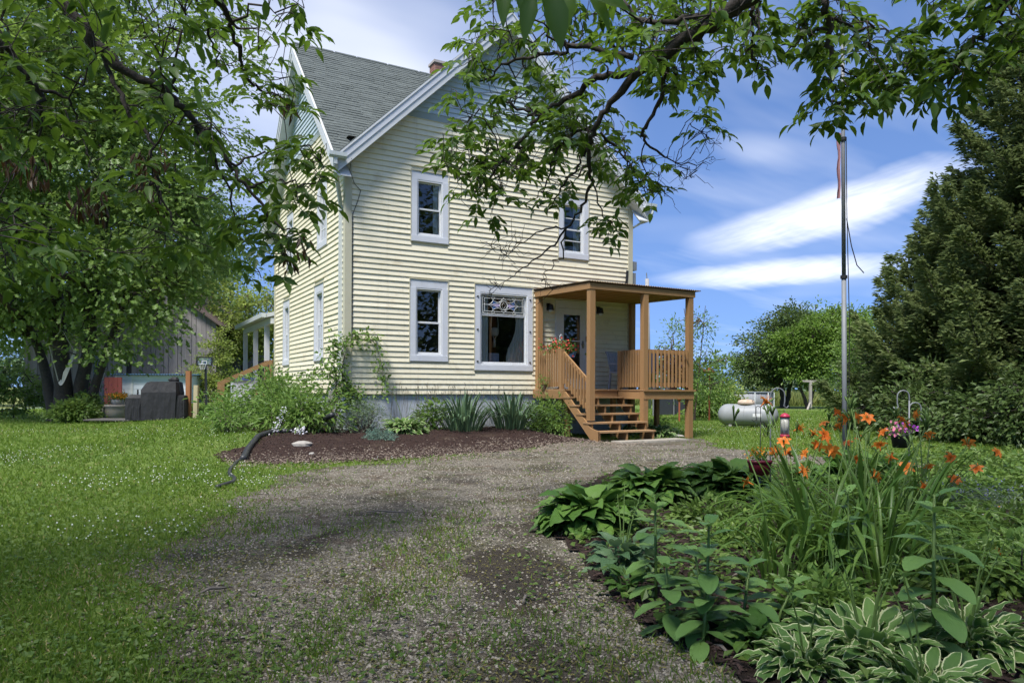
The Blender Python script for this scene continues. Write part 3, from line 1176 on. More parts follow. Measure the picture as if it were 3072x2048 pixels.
# ------------------------------------------------------------------ front porch
def build_porch():
    p = thing('front_porch', 'tan painted wooden porch with corrugated roof and open steps at the front door', 'porch', tuple(H0), HA)
    DK = 1.15
    WOOD = MT['wood']

    def bx(name, *q, m=WOOD, par=p):
        return MB().box(*q).build(name, m, par)
    x0, x1, yf = 4.72, 7.74, -2.37
    # posts
    for nm, x, y, z0, z1 in (('post', 4.72, -2.36, .46, 3.34), ('post', 6.21, -2.36, -.05, 3.34), ('post', 7.58, -2.36, -.05, 3.34),
                             ('post', 4.73, -.15, 1.15, 3.41), ('post', 7.61, -.15, -.05, 3.41)):
        bx(nm, x, x + .135, y, y + .135, z0, z1, m=MT['wood_v'])
    for x, y in ((4.95, -1.1), (6.21, -1.2), (7.58, -1.2)):
        bx('post', x, x + .10, y, y + .10, -.05, .96, m=MT['wood_v'])
    # deck: boards run along the house, the front part only right of the stairs
    y = -.03
    k = 0
    while y > -2.36:
        a = 4.68 if y > -1.30 else 6.20
        bx('deck_board', a, 7.72, y - .134, y, DK - .03, DK + RNG.uniform(-.002, .002), m=MT['tread'])
        y -= .14
    for q in ((4.665, 4.70, -1.36, -.02), (6.215, 6.25, -2.37, -1.40), (7.70, 7.735, -2.37, -.02)):
        bx('rim_board', q[0], q[1], q[2], q[3], .93, DK - .031)
    bx('rim_board', 4.70, 6.21, -1.395, -1.36, .95, DK - .031)
    bx('rim_board', 6.25, 7.70, -2.372, -2.337, .93, DK - .031)
    bx('deck_edge', 6.20, 7.76, -2.41, -2.373, DK - .042, DK - .004)
    for x in np.arange(4.9, 7.6, .4):
        bx('joist', x, x + .04, -1.35 if x < 6.2 else -2.33, -.03, .95, DK - .032)
    # stairs
    st = MB()
    rise, run = .184, .268
    zs = [.06 + rise * (i + 1) for i in range(5)]
    for sx in (4.72, 5.46, 6.20):
        mb = MB()
        prof = [(-2.70, .0), (-2.70, .0 + rise)]
        for i in range(5):
            yy = -2.70 + run * i
            prof += [(yy, .045 + rise * (i + 1) - .02), (yy + run, .045 + rise * (i + 1) - .02)]
        prof += [(-1.37, 1.10), (-1.37, .86), (-2.45, .0)]
        mb.prism(prof[2:] + [(-2.70, .0)], sx, sx + .04, lambda a, b, z: (b, a, z))
        mb.build('stringer', WOOD, p)
    bx('stringer', 4.68, 4.72, -2.72, -2.44, .0, .24)
    mb = MB()
    mb.prism([(-2.72, .02), (-2.72, .25), (-2.44, .30), (-1.36, 1.14), (-1.36, .90), (-2.44, .05)], 4.684, 4.719, lambda a, b, z: (b, a, z))
    mb.build('stringer', WOOD, p)
    for i in range(5):
        yy = -2.72 + run * i
        bx('tread', 4.67 if i > 0 else 4.70, 6.27, yy, yy + .285, zs[i] - .036, zs[i], m=MT['tread'])
    # railings: rails with square balusters fixed to their faces
    def railing(pa, pb, zt, zb, n, out, skip=0):
        pa, pb = np.array(pa, float), np.array(pb, float)
        up = lambda q, z: (q[0], q[1], z)
        r = MB()
        r.beam(up(pa, pa[2] + zt), up(pb, pb[2] + zt), .038, .088)
        rl = r.build('railing', WOOD, p)
        r = MB()
        r.beam(up(pa, pa[2] + zb), up(pb, pb[2] + zb), .038, .088)
        r.build('bottom_rail', WOOD, rl)
        o = np.array(out, float)
        for i in range(n):
            f = (i + .6) / n
            q = pa + (pb - pa) * f
            b = MB()
            w = .019
            c = q + np.array([o[0], o[1], 0]) * .040
            b.box(c[0] - w, c[0] + w, c[1] - w, c[1] + w, q[2] + zb - .07, q[2] + zt + .035)
            b.build('baluster', MT['wood_v'], rl)
        return rl
    # left: along the short side of the deck, newel, then down the stairs
    railing((4.79, -.16, DK), (4.79, -1.10, DK), .90, .12, 9, (-1, 0))
    bx('newel', 4.735, 4.825, -1.19, -1.10, .78, 2.09)
    railing((4.80, -1.19, DK - .06), (4.80, -2.23, DK - .06 - 1.0 * .70), .90, .30, 9, (-1, 0))
    # right: newel at the head of the stairs, along the front and the far side
    railing((6.34, -2.30, DK), (7.585, -2.30, DK), .88, .12, 11, (0, -1))
    railing((6.28, -2.22, DK), (6.28, -1.44, DK), .88, .12, 8, (-1, 0))
    bx('newel', 6.235, 6.325, -1.44, -1.35, DK, 2.07)
    railing((7.66, -2.2, DK), (7.66, -.16, DK), .88, .12, 16, (1, 0))
    # roof: beams, joists, boards and corrugated sheet
    zt = lambda yy: 3.55 + (yy / 2.37) * .075
    mb = MB()
    mb.add([(x0 - .02, -.01, 3.41), (x0 - .02, yf, 3.34), (x0 - .02, yf, 3.475), (x0 - .02, -.01, 3.555),
            (x0 + .02, -.01, 3.41), (x0 + .02, yf, 3.34), (x0 + .02, yf, 3.475), (x0 + .02, -.01, 3.555)],
           [(0, 1, 2, 3), (7, 6, 5, 4), (0, 4, 5, 1), (1, 5, 6, 2), (2, 6, 7, 3), (3, 7, 4, 0)])
    mb.build('roof_beam', WOOD, p)
    mb = MB()
    V = [(x1 - .02, -.01, 3.41), (x1 - .02, yf, 3.34), (x1 - .02, yf, 3.475), (x1 - .02, -.01, 3.555)]
    mb.add(V + [(x1 + .02, b, c) for a, b, c in V], [(0, 1, 2, 3), (7, 6, 5, 4), (0, 4, 5, 1), (1, 5, 6, 2), (2, 6, 7, 3), (3, 7, 4, 0)])
    mb.build('roof_beam', WOOD, p)
    bx('roof_beam', x0 + .02, x1 - .02, yf - .002, yf + .038, 3.342, 3.474)
    bx('roof_beam', x0 + .02, x1 - .02, -.05, -.008, 3.42, 3.55)
    for i, yy in enumerate(np.arange(-2.15, -.1, .30)):
        bx('purlin', x0 + .021, x1 - .021, yy, yy + .04, zt(yy) - .135, zt(yy) - .045, m=MT['joist'])
    for x in np.arange(x0 + .05, x1 - .1, .142):
        mb = MB()
        mb.add([(x, -.03, 3.512), (x, yf + .04, 3.437), (x + .134, yf + .04, 3.437), (x + .134, -.03, 3.512),
                (x, -.03, 3.53), (x, yf + .04, 3.455), (x + .134, yf + .04, 3.455), (x + .134, -.03, 3.53)],
               [(0, 1, 2, 3), (7, 6, 5, 4), (0, 4, 5, 1), (1, 5, 6, 2), (2, 6, 7, 3), (3, 7, 4, 0)])
        mb.build('ceiling_board', MT['joist'], p)
    n = 46 * 8
    xs = np.linspace(x0 - .06, x1 + .17, n)
    wv = .012 * np.sin((xs - x0) / .068 * 2 * np.pi)
    mb = MB()
    V = np.concatenate([np.stack([xs, np.full(n, yy), zz + wv], 1) for yy, zz in ((.0, 3.592), (yf - .05, 3.505))])
    mb.add(V, [(i, i + 1, n + i + 1, n + i) for i in range(n - 1)])
    mb.build('corrugated_roof', MT['rusty_metal'], p, True)


build_porch()


# ------------------------------------------------------------------ foliage helpers
def nrm(v):
    v = np.asarray(v, float)
    return v / (np.linalg.norm(v, axis=-1, keepdims=True) + 1e-9)


def frames(axis, normal, w, l):
    """leaf matrices: y along the axis, z near the normal; w, l = width and length"""
    y = nrm(axis)
    x = nrm(np.cross(y, normal))
    z = np.cross(x, y)
    w, l = np.broadcast_to(w, len(y)), np.broadcast_to(l, len(y))
    return np.stack([x * w[:, None], y * l[:, None], z * l[:, None]], 2)


def rsph(n):
    return nrm(RNG.normal(size=(n, 3)))


LEAF = (np.array([(0, 0, 0), (-.5, .45, .10), (.5, .45, .10), (0, 1, -.06)]), [(0, 2, 3), (0, 3, 1)])
LOBED = (np.array([(0, 0, 0), (-.55, .25, .08), (-.22, .42, .02), (-.5, .78, .0), (0, 1, -.1), (.5, .78, 0), (.22, .42, .02), (.55, .25, .08)]),
         [(0, 1, 2), (2, 3, 4), (0, 2, 4, 6), (4, 5, 6), (0, 6, 7)])
_y = [0, .18, .42, .68, 1.0]
_w = [0, .34, .5, .36, 0]
_z = [0, .02, .02, -.02, -.12]
LEAFLET = (np.array([(0, _y[i], _z[i]) for i in range(5)] + [(-_w[i], _y[i], _z[i] + .09) for i in (1, 2, 3)] + [(_w[i], _y[i], _z[i] + .09) for i in (1, 2, 3)]),
           [(0, 1, 5), (0, 8, 1), (1, 2, 6, 5), (1, 8, 9, 2), (2, 3, 7, 6), (2, 9, 10, 3), (3, 4, 7), (3, 10, 4)])
SPRAY = (np.array([(0, 0, 0), (-.30, .35, .03), (-.34, .62, 0), (-.10, .55, .02), (0, 1, -.04), (.12, .6, .02), (.36, .7, .0), (.28, .4, .03)]),
         [(0, 1, 2, 3), (3, 4, 5, 0), (0, 5, 6, 7)])


def arch_leaf(L, th0, th1, pet, width, nl=7, nw=4, cup=.25, ripple=0.0, heart=.0, tipw=1.0, pw=.012, power=1.0, seed=0, tb=None, oval=0):
    """a leaf that leaves the crown at angle th0 above the ground and bends to th1; pet = share of bare stalk. Lies in the y-z plane."""
    rs = np.random.default_rng(seed)
    V, uv = [], []

    def ang(q):
        if tb is None:
            return th0 + (th1 - th0) * (q ** power)
        if q < pet * .85:
            return th0
        return tb + (th1 - tb) * ((q - pet * .85) / (1 - pet * .85)) ** power
    p = np.zeros(3)
    N = nl
    side = np.linspace(-1, 1, nw + 1)
    npet = 2 if pet > 0 else 0
    for i in range(npet + N + 1):
        if i < npet:
            s = pet * i / npet
        else:
            s = pet + (1 - pet) * (i - npet) / N
        if i:
            ds = s - sp
            th = ang((s + sp) / 2)
            p = p + L * ds * np.array([0, math.cos(th), math.sin(th)])
        sp = s
        th = ang(s)
        n = np.array([0, -math.sin(th), math.cos(th)])
        if i < npet:
            w = pw
            b = 0
        else:
            b = (i - npet) / N
            w = width / 2 * max(math.sin(math.pi * min(1, (b ** (.62 - heart * .25)))) ** (.8), .0) * (1 if b < .97 else .0)
            if oval:
                w = width / 2 * max(math.sin(math.pi * min(1, b * .96 + .02)), 0) ** oval
            if pet == 0:
                w = width / 2 * min(1, (1 - b) * 2.6) * (.75 + .25 * math.sin(b * 2.4))
            w = max(w, .0015 if b > .9 else pw)
        for t in side:
            c = cup * w * (abs(t) ** 1.5)
            r = ripple * w * abs(t) * math.sin(b * 19 + (1.5 if t > 0 else 0) + seed) + rs.normal() * .02 * w
            V.append(p + np.array([w * t, 0, 0]) + n * (c + r))
            uv.append((.5 + t / 2, max(b, .001)))
    m = nw + 1
    F = [(i * m + j, i * m + j + 1, (i + 1) * m + j + 1, (i + 1) * m + j) for i in range(npet + N) for j in range(nw)]
    mb = MB()
    mb.add(V, F, .5, uv)
    return mb


def hostamat(name, ca, cb, margin=None, trans=.22, rough=.48, vein=.5):
    m = bpy.data.materials.new(name)
    m.use_nodes = True
    t = NT(m.node_tree)
    b = m.node_tree.nodes['Principled BSDF']
    out = m.node_tree.nodes['Material Output']
    b.inputs['Roughness'].default_value = rough
    b.inputs['Specular IOR Level'].default_value = .3
    col = t.mix(t.n('ShaderNodeObjectInfo').outputs['Random'], ca, cb)
    uv = t.n('ShaderNodeUVMap')
    sp = t.n('ShaderNodeSeparateXYZ')
    t.link(uv.outputs[0], sp.inputs[0])
    ed = t.math('MULTIPLY', t.math('ABSOLUTE', t.math('SUBTRACT', sp.outputs[0], .5)), 2.0)     # 0 midrib .. 1 edge
    if margin:
        nz = t.noise(uv.outputs[0], 6, 3, .6)
        e2 = t.math('ADD', ed, t.math('MULTIPLY', t.math('SUBTRACT', nz, .5), .5))
        e2 = t.math('MAXIMUM', e2, t.math('MULTIPLY', t.math('SUBTRACT', sp.outputs[1], .75), 3.2))
        col = t.mix(t.ramp(e2, [(.76, 0), (.86, 1)]), col, margin)
    t.link(col, b.inputs['Base Color'])
    wv = t.math('SINE', t.math('MULTIPLY', t.math('ADD', t.math('MULTIPLY', ed, 1.0), t.math('MULTIPLY', sp.outputs[1], -.25)), 42.0))
    bn = t.n('ShaderNodeBump')
    bn.inputs['Strength'].default_value = vein
    bn.inputs['Distance'].default_value = .004
    t.link(wv, bn.inputs['Height'])
    t.link(bn.outputs[0], b.inputs['Normal'])
    tr = t.n('ShaderNodeBsdfTranslucent')
    t.link(t.mix(.5, col, tuple(min(1, x * 1.6) for x in cb)), tr.inputs['Color'])
    ms = t.n('ShaderNodeMixShader')
    ms.inputs[0].default_value = trans
    t.link(b.outputs[0], ms.inputs[1])
    t.link(tr.outputs[0], ms.inputs[2])
    t.link(ms.outputs[0], out.inputs[0])
    return m


MT['bark'] = mat('bark', (.13, .10, .08), .9, (.065, .052, .042), 9, bump=.8, bscale=22, stretch=(1, 1, .35))
MT['bark_dark'] = mat('dark_bark', (.075, .06, .05), .9, (.035, .03, .026), 12, bump=.8, bscale=30)
MT['ash_bark'] = mat('ash_bark', (.05, .04, .034), .9, (.022, .018, .016), 12, bump=.8, bscale=30)
MT['maple'] = leafmat('maple_leaf', (.07, .135, .028), (.18, .265, .065), .45, tcol=(.32, .46, .09))
MT['maple_b'] = leafmat('maple_leaf_light', (.075, .135, .025), (.16, .25, .055), .42, tcol=(.3, .45, .08))
MT['ash'] = leafmat('ash_leaflet', (.03, .075, .011), (.08, .145, .02), .40, .45, tcol=(.22, .37, .035))
MT['ash_o'] = leafmat('ash_leaflet_near', (.03, .075, .011), (.08, .145, .02), .40, .45, rnd=True, tcol=(.22, .37, .035))
MT['dead'] = leafmat('dead_leaf', (.06, .03, .012), (.10, .055, .02), .2)
MT['cedar'] = leafmat('cedar_spray', (.075, .11, .04), (.18, .225, .08), .3, .7, .2)
MT['orch_d'] = leafmat('orchard_leaf_dark', (.05, .09, .025), (.11, .16, .045), .3)
MT['orch_l'] = leafmat('orchard_leaf_light', (.08, .15, .022), (.17, .27, .045), .35)
MT['yellow_tree'] = leafmat('yellow_green_leaf', (.14, .20, .035), (.28, .34, .075), .4)
MT['shrub'] = leafmat('shrub_leaf', (.065, .135, .025), (.19, .30, .065), .35)
MT['vine'] = leafmat('vine_leaf', (.065, .14, .025), (.19, .29, .06), .38)
MT['farwood'] = leafmat('far_leaf', (.055, .10, .045), (.11, .17, .075), .2)
MT['grass'] = leafmat('grass_blade', (.06, .125, .014), (.155, .235, .032), .42, .6, .25, tcol=(.28, .42, .05))
MT['tallgrass'] = leafmat('tall_grass', (.12, .17, .04), (.27, .29, .09), .35, .6)
MT['weed'] = leafmat('weed_leaf', (.05, .105, .018), (.13, .20, .04), .35, .5)
MT['moss'] = leafmat('dry_weed_bits', (.10, .095, .025), (.22, .20, .06), .2, .8)
MT['clover'] = leafmat('clover_flower', (.55, .58, .50), (.78, .80, .72), .2, .8)
MT['stone'] = mat('gravel_stone', (.37, .335, .275), .85, (.11, .095, .075), 30, attr=True)
MT['chip'] = mat('bark_chip', (.055, .03, .023), .85, (.014, .008, .0065), 20, attr=True)
MT['chip_pale'] = mat('weathered_chip', (.30, .25, .20), .85, (.12, .085, .06), 20, attr=True)


def limb(mb, p, q, r0, r1, sag=0.0, wig=.06, n=7, sides=6):
    p, q = np.asarray(p, float), np.asarray(q, float)
    L = np.linalg.norm(q - p)
    t = np.linspace(0, 1, n)[:, None]
    pts = p + (q - p) * t
    j = RNG.normal(size=(n, 3)) * wig * L / 3
    j[0] = j[-1] = 0
    pts = pts + j + np.array([0, 0, 1.0]) * (sag * L * np.sin(t * np.pi))
    mb.tube(pts, np.linspace(r0, r1, n), sides, cap=False)
    return pts


def crown_clumps(blobs, n, shell=.55):
    w = np.array([b[3] * b[4] * b[5] for b in blobs]) ** .8
    pick = RNG.choice(len(blobs), n, p=w / w.sum())
    B = np.array([b[:6] for b in blobs])[pick]
    d = rsph(n)
    r = shell + (1 - shell) * RNG.random(n) ** .6
    inner = RNG.random(n) < .22
    r = np.where(inner, RNG.random(n) * .6, r)
    r = r * (1 + .16 * RNG.normal(size=n))
    P = B[:, :3] + d * r[:, None] * B[:, 3:]
    return P, nrm(P - B[:, :3])


def clump_leaves(P, out, per, rc, flat, tmpl, w, l, up=.8, droop=.25):
    n = len(P)
    k = n * per
    C = np.repeat(P, per, 0)
    O = np.repeat(out, per, 0)
    rr = np.repeat(RNG.uniform(.7, 1.3, n) * rc, per)
    g = RNG.normal(size=(k, 3))
    g[:, 2] *= flat
    X = C + g * rr[:, None] * .6
    X[:, 2] -= .18 * rr * (np.hypot(g[:, 0], g[:, 1]))          # a clump hangs at its edges
    ax = nrm(.6 * nrm(g) + .7 * O + .5 * rsph(k)) - [0, 0, droop]
    nn = nrm(np.array([0, 0, up]) + .75 * rsph(k) + .25 * O)
    s = RNG.uniform(.65, 1.25, k)
    A = frames(ax, nn, w * s, l * s)
    a = np.clip(.45 * np.repeat(RNG.random(n), per) + .6 * RNG.random(k), 0, 1)
    return A, X, a


def tree(name, label, cat, base, blobs, trunks, nclump, per, rc, leaf, lsize, m, group=None, bark='bark', flat=.5, branches=True, shell=.55, up=.8, lr=.62,
         br=1.0, droop=.25):
    """trunks: list of (polyline, r0, r1) in local metres; blobs: (x,y,z,rx,ry,rz)"""
    t = thing(name, label, cat, base, 0, group)
    P, out = crown_clumps(blobs, nclump, shell)
    P[:, 2] = np.maximum(P[:, 2], .35)
    mb = MB()
    nodes = []
    for pts, r0, r1 in trunks:
        pts = np.array(pts, float)
        tt = np.linspace(0, 1, 14)
        src = np.linspace(0, 1, len(pts))
        q = np.stack([np.interp(tt, src, pts[:, i]) for i in range(3)], 1)
        q[1:-1] += RNG.normal(size=(12, 3)) * .03 * (r0 * 4)
        rad = r0 + (r1 - r0) * tt ** .8
        rad[0] *= 1.35
        mb.tube(q, rad, 9, cap=False)
        nodes += [(q[i], rad[i]) for i in range(4, 14)]
    mb.build('trunk', MT[bark], t, True)
    if branches:
        mb = MB()
        N = np.array([q for q, r in nodes])
        NR = np.array([r for q, r in nodes])
        # main limbs first, smaller ones then grow from those
        k = min(len(P), max(6, len(P) // 9))
        idx = RNG.permutation(len(P))
        L1 = []
        for i in idx[:k]:
            d = np.linalg.norm((N - P[i]) * [1, 1, 1.0], axis=1) + 1.2 * np.maximum(0, N[:, 2] - P[i][2] + .2)
            j = int(np.argmin(d))
            pts = limb(mb, N[j], P[i], NR[j] * .55 * br, .018 * br, -.06, .16, 7, 5)
            L1.append(pts[2:])
        L1 = np.concatenate(L1)
        for i in idx[k:]:
            d = np.linalg.norm(L1 - P[i], axis=1)
            j = int(np.argmin(d))
            if d[j] > .15:
                limb(mb, L1[j], P[i], .022 * br, .007 * br, -.05, .15, 4, 4)
        mb.build('branches', MT[bark], t, True)
    mb = MB()
    A, X, a = clump_leaves(P, out, per, rc, flat, leaf, lsize * lr, lsize, up, droop)
    X[:, 2] = np.maximum(X[:, 2], .05)
    mb.scat(leaf, A, X, a)
    mb.build('crown', m, t, kind='stuff')
    return t


def cedar(label, base, h, w):
    """layered boughs that sweep up at the tips, with dark gaps between them"""
    t = thing('cedar_tree', label, 'tree', base, 0, 'cedars along the right side of the lawn')
    MB().tube([(0, 0, -.1), (.05, 0, h * .4), (0, 0, h)], [.26, .16, .02], 9, cap=False).build('trunk', MT['bark_dark'], t, True)
    wood, T_, A_, N_, S_, a_ = MB(), [], [], [], [], []
    n = int(20 * h)
    for i in range(n):
        f = (i + RNG.random()) / n
        f = f ** 1.1
        z0 = h * (.05 + .93 * f)
        L = w * (1.05 - .92 * f ** 1.35) * RNG.uniform(.45, 1.0) ** .8 * (1.45 if RNG.random() < .22 else 1.1)
        az = i * 2.399 + RNG.normal() * .5
        d = np.array([math.cos(az), math.sin(az), 0])
        s = np.linspace(0, 1, 7)
        rise = RNG.uniform(-.05, .30) + .35 * f
        pts = np.array([0, 0, z0]) + d * (L * s[:, None]) + np.array([0, 0, 1.0]) * (L * (rise * s - .30 * np.sin(s * math.pi) * (1 - f) + .18 * s ** 3))[:, None]
        pts[1:] += RNG.normal(size=(6, 3)) * .05 * L
        wood.tube(pts, np.linspace(.035 * (1 - .6 * f), .006, 7), 5, cap=False)
        k = int(300 * L * (.55 + .45 * L / w))
        q = RNG.random(k) ** .62 * .92 + .08
        C = np.stack([np.interp(q, s, pts[:, j]) for j in range(3)], 1)
        side = np.cross(d, [0, 0, 1.0])
        wd = .30 * L ** .5 * np.sin(np.clip(q, .1, .97) * math.pi) ** .7 + .05
        lat = RNG.normal(size=k) * wd * .55
        C += side * lat[:, None] + RNG.normal(size=(k, 3)) * [.03, .03, .055]
        C[:, 2] -= np.abs(lat) * .25
        ax = nrm(d * 1.0 + side * (np.sign(lat) * .7)[:, None] + rsph(k) * .55 + [0, 0, .25])
        T_.append(C)
        A_.append(ax)
        N_.append(nrm(np.array([0, 0, 1.0]) + .8 * rsph(k)))
        S_.append(RNG.uniform(.09, .21, k))
        a_.append(np.clip(.4 * RNG.random() + .6 * RNG.random(k), 0, 1))
    wood.build('branches', MT['bark_dark'], t, True)
    T_, A_, N_, S_, a_ = map(np.concatenate, (T_, A_, N_, S_, a_))
    T_[:, 2] = np.maximum(T_[:, 2], .05)
    mb = MB()
    mb.scat(LEAF, frames(A_, N_, S_ * .42, S_), T_, a_)
    mb.build('crown', MT['cedar'], t, kind='stuff')
    return t


def gpos(u, v):
    return ground(u, v)


# ------------------------------------------------------------------ trees
def build_trees():
    B = gpos(195, 1264)
    d = B[1]
    # the big many-stemmed maple behind the lawn
    S = d / FPX
    X = lambda u: (u - 195) * S           # metres right of the trunk for a photo column
    Z = lambda v: (1164 - v) * S + 1.15
    tree('maple_tree', 'big dark maple with several trunks at the far edge of the left lawn', 'tree', B,
         [(X(60), -1, Z(330), 4.4, 3.5, 4.2), (X(380), -.5, Z(420), 3.6, 3.2, 3.4), (X(250), .5, Z(60), 4.8, 4, 3.6), (X(560), 0, Z(600), 2.4, 2.4, 2.1),
          (X(120), -1, Z(760), 3.4, 2.8, 2.3), (X(380), -.6, Z(860), 2.4, 2.2, 1.5), (X(590), .4, Z(760), 1.5, 1.6, 1.2), (X(-250), 0, Z(560), 3.4, 3, 4.6), (X(30), 0, Z(960), 2.6, 2, 1.2), (X(480), -1.0, Z(985), 1.7, 1.2, .75), (X(345), -1.0, Z(1035), 1.3, 1.1, .55), (X(560), -.8, Z(880), 1.3, 1.2, .9)],
         [([(0, 0, -.1), (-.1, 0, 2), (-.5, .2, 5), (-1.0, .3, 9), (-1.2, .2, 14)], .34, .06),
          ([(.35, .1, -.1), (.6, .1, 2), (1.1, 0, 5), (1.7, -.2, 9), (1.9, 0, 13)], .27, .05),
          ([(.62, 0, -.1), (1.3, -.1, 2), (2.3, -.3, 4.5), (3.6, -.4, 7)], .18, .04),
          ([(-.35, .1, -.1), (-.8, .1, 2), (-1.9, .2, 4.5), (-3.2, .4, 8)], .22, .04)],
         490, 105, .88, LOBED, .19, MT['maple'], bark='bark_dark', flat=.42, droop=.45, br=1.5)
    # lighter trees behind it
    for k, (u, v, dd, s, lab) in enumerate(((560, 1215, 62, 1.1, 'pale green tree rising behind the grey barn'),
                                            (-60, 1225, 40, 1.05, 'pale green tree behind the maple at the left picture edge'),
                                            (300, 1215, 47, 1.15, 'tall pale tree directly behind the dark maple'))):
        b = at(u, 1166, dd)
        tree('background_tree', lab, 'tree', (b[0], b[1], 0), [(0, 0, 8.5 * s, 4.6, 4, 4.2), (-2.5, 0, 12.5 * s, 3.6, 3.2, 3.4), (2.4, 0, 12 * s, 3.5, 3, 3.6), (0, 0, 16 * s, 3.4, 3, 3.2),
                                                                   (2.8, 0, 6.5, 2.8, 2.6, 2.2)],
             [([(0, 0, 0), (.2, 0, 5), (-.2, 0, 10), (0, 0, 15)], .35, .06), ([(.1, 0, 1), (1.5, 0, 6), (2.6, 0, 11)], .2, .05)],
             330, 80, 1.15, LEAF, .30, MT['maple_b'], 'trees behind the maple', flat=.45, droop=.4)
    # undergrowth at the maple's feet and dark shrubs at the picture edge
    for (u, v, w, h, lab) in ((40, 1256, 2.2, 1.9, 'dark shrub at the left picture edge below the maple'), (252, 1264, .8, .9, 'leafy dark shrub right of the maple trunks with a white flower head'),
                              (230, 1268, 1.1, .7, 'low dark ferny plant at the foot of the maple')):
        b = gpos(u, v)
        tree('shrub', lab, 'shrub', b, [(0, 0, h * .55, w * .5, w * .4, h * .5), (w * .3, .1, h * .35, w * .3, w * .3, h * .35), (-w * .3, 0, h * .4, w * .3, w * .3, h * .4)],
             [([(0, 0, 0), (.05, 0, h * .6)], .03, .01)], 70, 45, .28, LEAF, .12, MT['maple'], bark='bark_dark')
    # the yellow green tree beyond the barn
    b = at(722, 1166, 50)
    tree('yellow_green_tree', 'light yellow green tree between the barn and the farmhouse', 'tree', (b[0], b[1], 0),
         [(0, 0, 6.4, 3.3, 3, 2.6), (-1.8, 0, 4.6, 2.4, 2.2, 2.0), (2.0, 0, 4.9, 2.2, 2, 1.9)],
         [([(0, 0, 0), (.2, 0, 3), (0, 0, 7)], .25, .05)], 170, 80, .85, LEAF, .24, MT['yellow_tree'], flat=.5)
    b = at(640, 1166, 60)
    tree('background_tree', 'green bushy tree low behind the basketball hoop', 'tree', (b[0], b[1], 0),
         [(0, 0, 3.2, 3.5, 3, 2.6), (4, 0, 2.6, 3, 3, 2.2), (6.5, 0, 2.0, 2.6, 2.5, 2.0)], [([(0, 0, 0), (0, 0, 3)], .2, .05)], 120, 70, .9, LEAF, .28, MT['maple_b'])
    # orchard-like trees behind the clothesline post
    for u, dd, bl, m, lab, tr in (
        (2352, 47, [(-.6, 0, 3.9, 2.4, 2.2, 1.9), (1.0, 0, 5.2, 1.9, 1.8, 1.5), (-1.7, 0, 2.7, 1.6, 1.6, 1.2), (.2, 0, 6.1, 1.0, 1, .9)], 'orch_d',
         'dark round topped fruit tree behind the propane tank, leftmost of the three', [([(0, 0, 0), (-.15, 0, 1.4), (-.7, 0, 3.4)], .24, .06), ([(.1, 0, 0), (.4, 0, 1.5), (.8, 0, 4)], .2, .05)]),
        (2425, 45, [(0, 0, 3.1, 1.7, 1.6, 1.5), (.6, 0, 4.5, 1.6, 1.6, 1.3), (-.9, 0, 4.0, 1.3, 1.3, 1.1)], 'orch_l',
         'bright green fruit tree right behind the clothesline post', [([(0, 0, 0), (.35, 0, 1.2), (.2, 0, 3.2)], .16, .05), ([(0, 0, 0), (-.5, 0, 1.3), (-.6, 0, 3.4)], .13, .04)]),
        (2505, 46, [(.3, 0, 4.3, 2.3, 2, 1.8), (1.8, 0, 3.4, 1.7, 1.7, 1.5), (-.3, 0, 5.6, 1.5, 1.4, 1.2), (1.2, 0, 5.6, 1.2, 1.2, 1.0), (2.8, 0, 2.4, 1.6, 1.5, 1.6)], 'orch_l',
         'bright green fruit tree with forked trunks beside the flagpole', [([(0, 0, 0), (-.3, 0, 1.0), (-.9, 0, 3.4)], .17, .05), ([(.05, 0, 0), (.5, 0, 1.1), (.5, 0, 4)], .16, .05), ([(.2, 0, 0), (1.0, 0, 1.2), (1.7, 0, 3.4)], .13, .04)])):
        b = at(u, 1166, dd)
        tree('fruit_tree', lab, 'tree', (b[0], b[1], 0), bl, tr, 230, 85, .58, LEAF, .19, MT[m], 'fruit trees at the far side of the lawn', bark='bark_dark', flat=.5, br=1.6)
    # young willow-like tree behind the porch
    b = at(2075, 1166, 27)
    tree('young_tree', 'slender young tree with upright shoots behind the porch', 'tree', (b[0], b[1], 0),
         [(0, 0, 2.0, 1.3, 1.1, 1.1), (.7, 0, 1.6, 1.0, .9, 1.0), (-.5, 0, 3.0, .7, .6, 1.0), (.3, 0, 3.5, .5, .5, .8), (-.9, 0, 2.1, .7, .7, .8)],
         [([(0, 0, 0), (0, 0, 2.0), (-.3, 0, 4.2)], .05, .012), ([(.1, 0, 0), (.3, 0, 2), (.5, 0, 4.3)], .04, .01)],
         120, 38, .32, LEAF, .12, MT['vine'], flat=.9, up=.4, lr=.4)
    for u, dd, h, lab in ((2150, 33, 1.7, 'yellow leaved shrub beside the rust coloured stake'), (2100, 30, 1.5, 'green bush in front of the fence behind the porch'), (2270, 60, 2.6, 'pale feathery bush beyond the pool')):
        b = at(u, 1166, dd)
        tree('shrub', lab, 'shrub', (b[0], b[1], 0), [(0, 0, h * .5, h * .5, h * .5, h * .5), (h * .4, 0, h * .4, h * .4, h * .4, h * .4)], [([(0, 0, 0), (0, 0, h * .6)], .03, .01)],
             60, 40, .35, LEAF, .14, MT['yellow_tree' if 'yellow' in lab or 'pale' in lab else 'vine'])
    # far wood on the horizon
    mb = MB()
    k = 26
    bl = []
    for i in range(k):
        u = 1950 + 900 * i / k + RNG.uniform(-15, 15)
        dd = RNG.uniform(105, 130)
        q = at(u, 1166, dd)
        h = RNG.uniform(4.2, 8.0)
        bl.append((q[0], q[1], h * .52, RNG.uniform(2.2, 4), 3, h * .52))
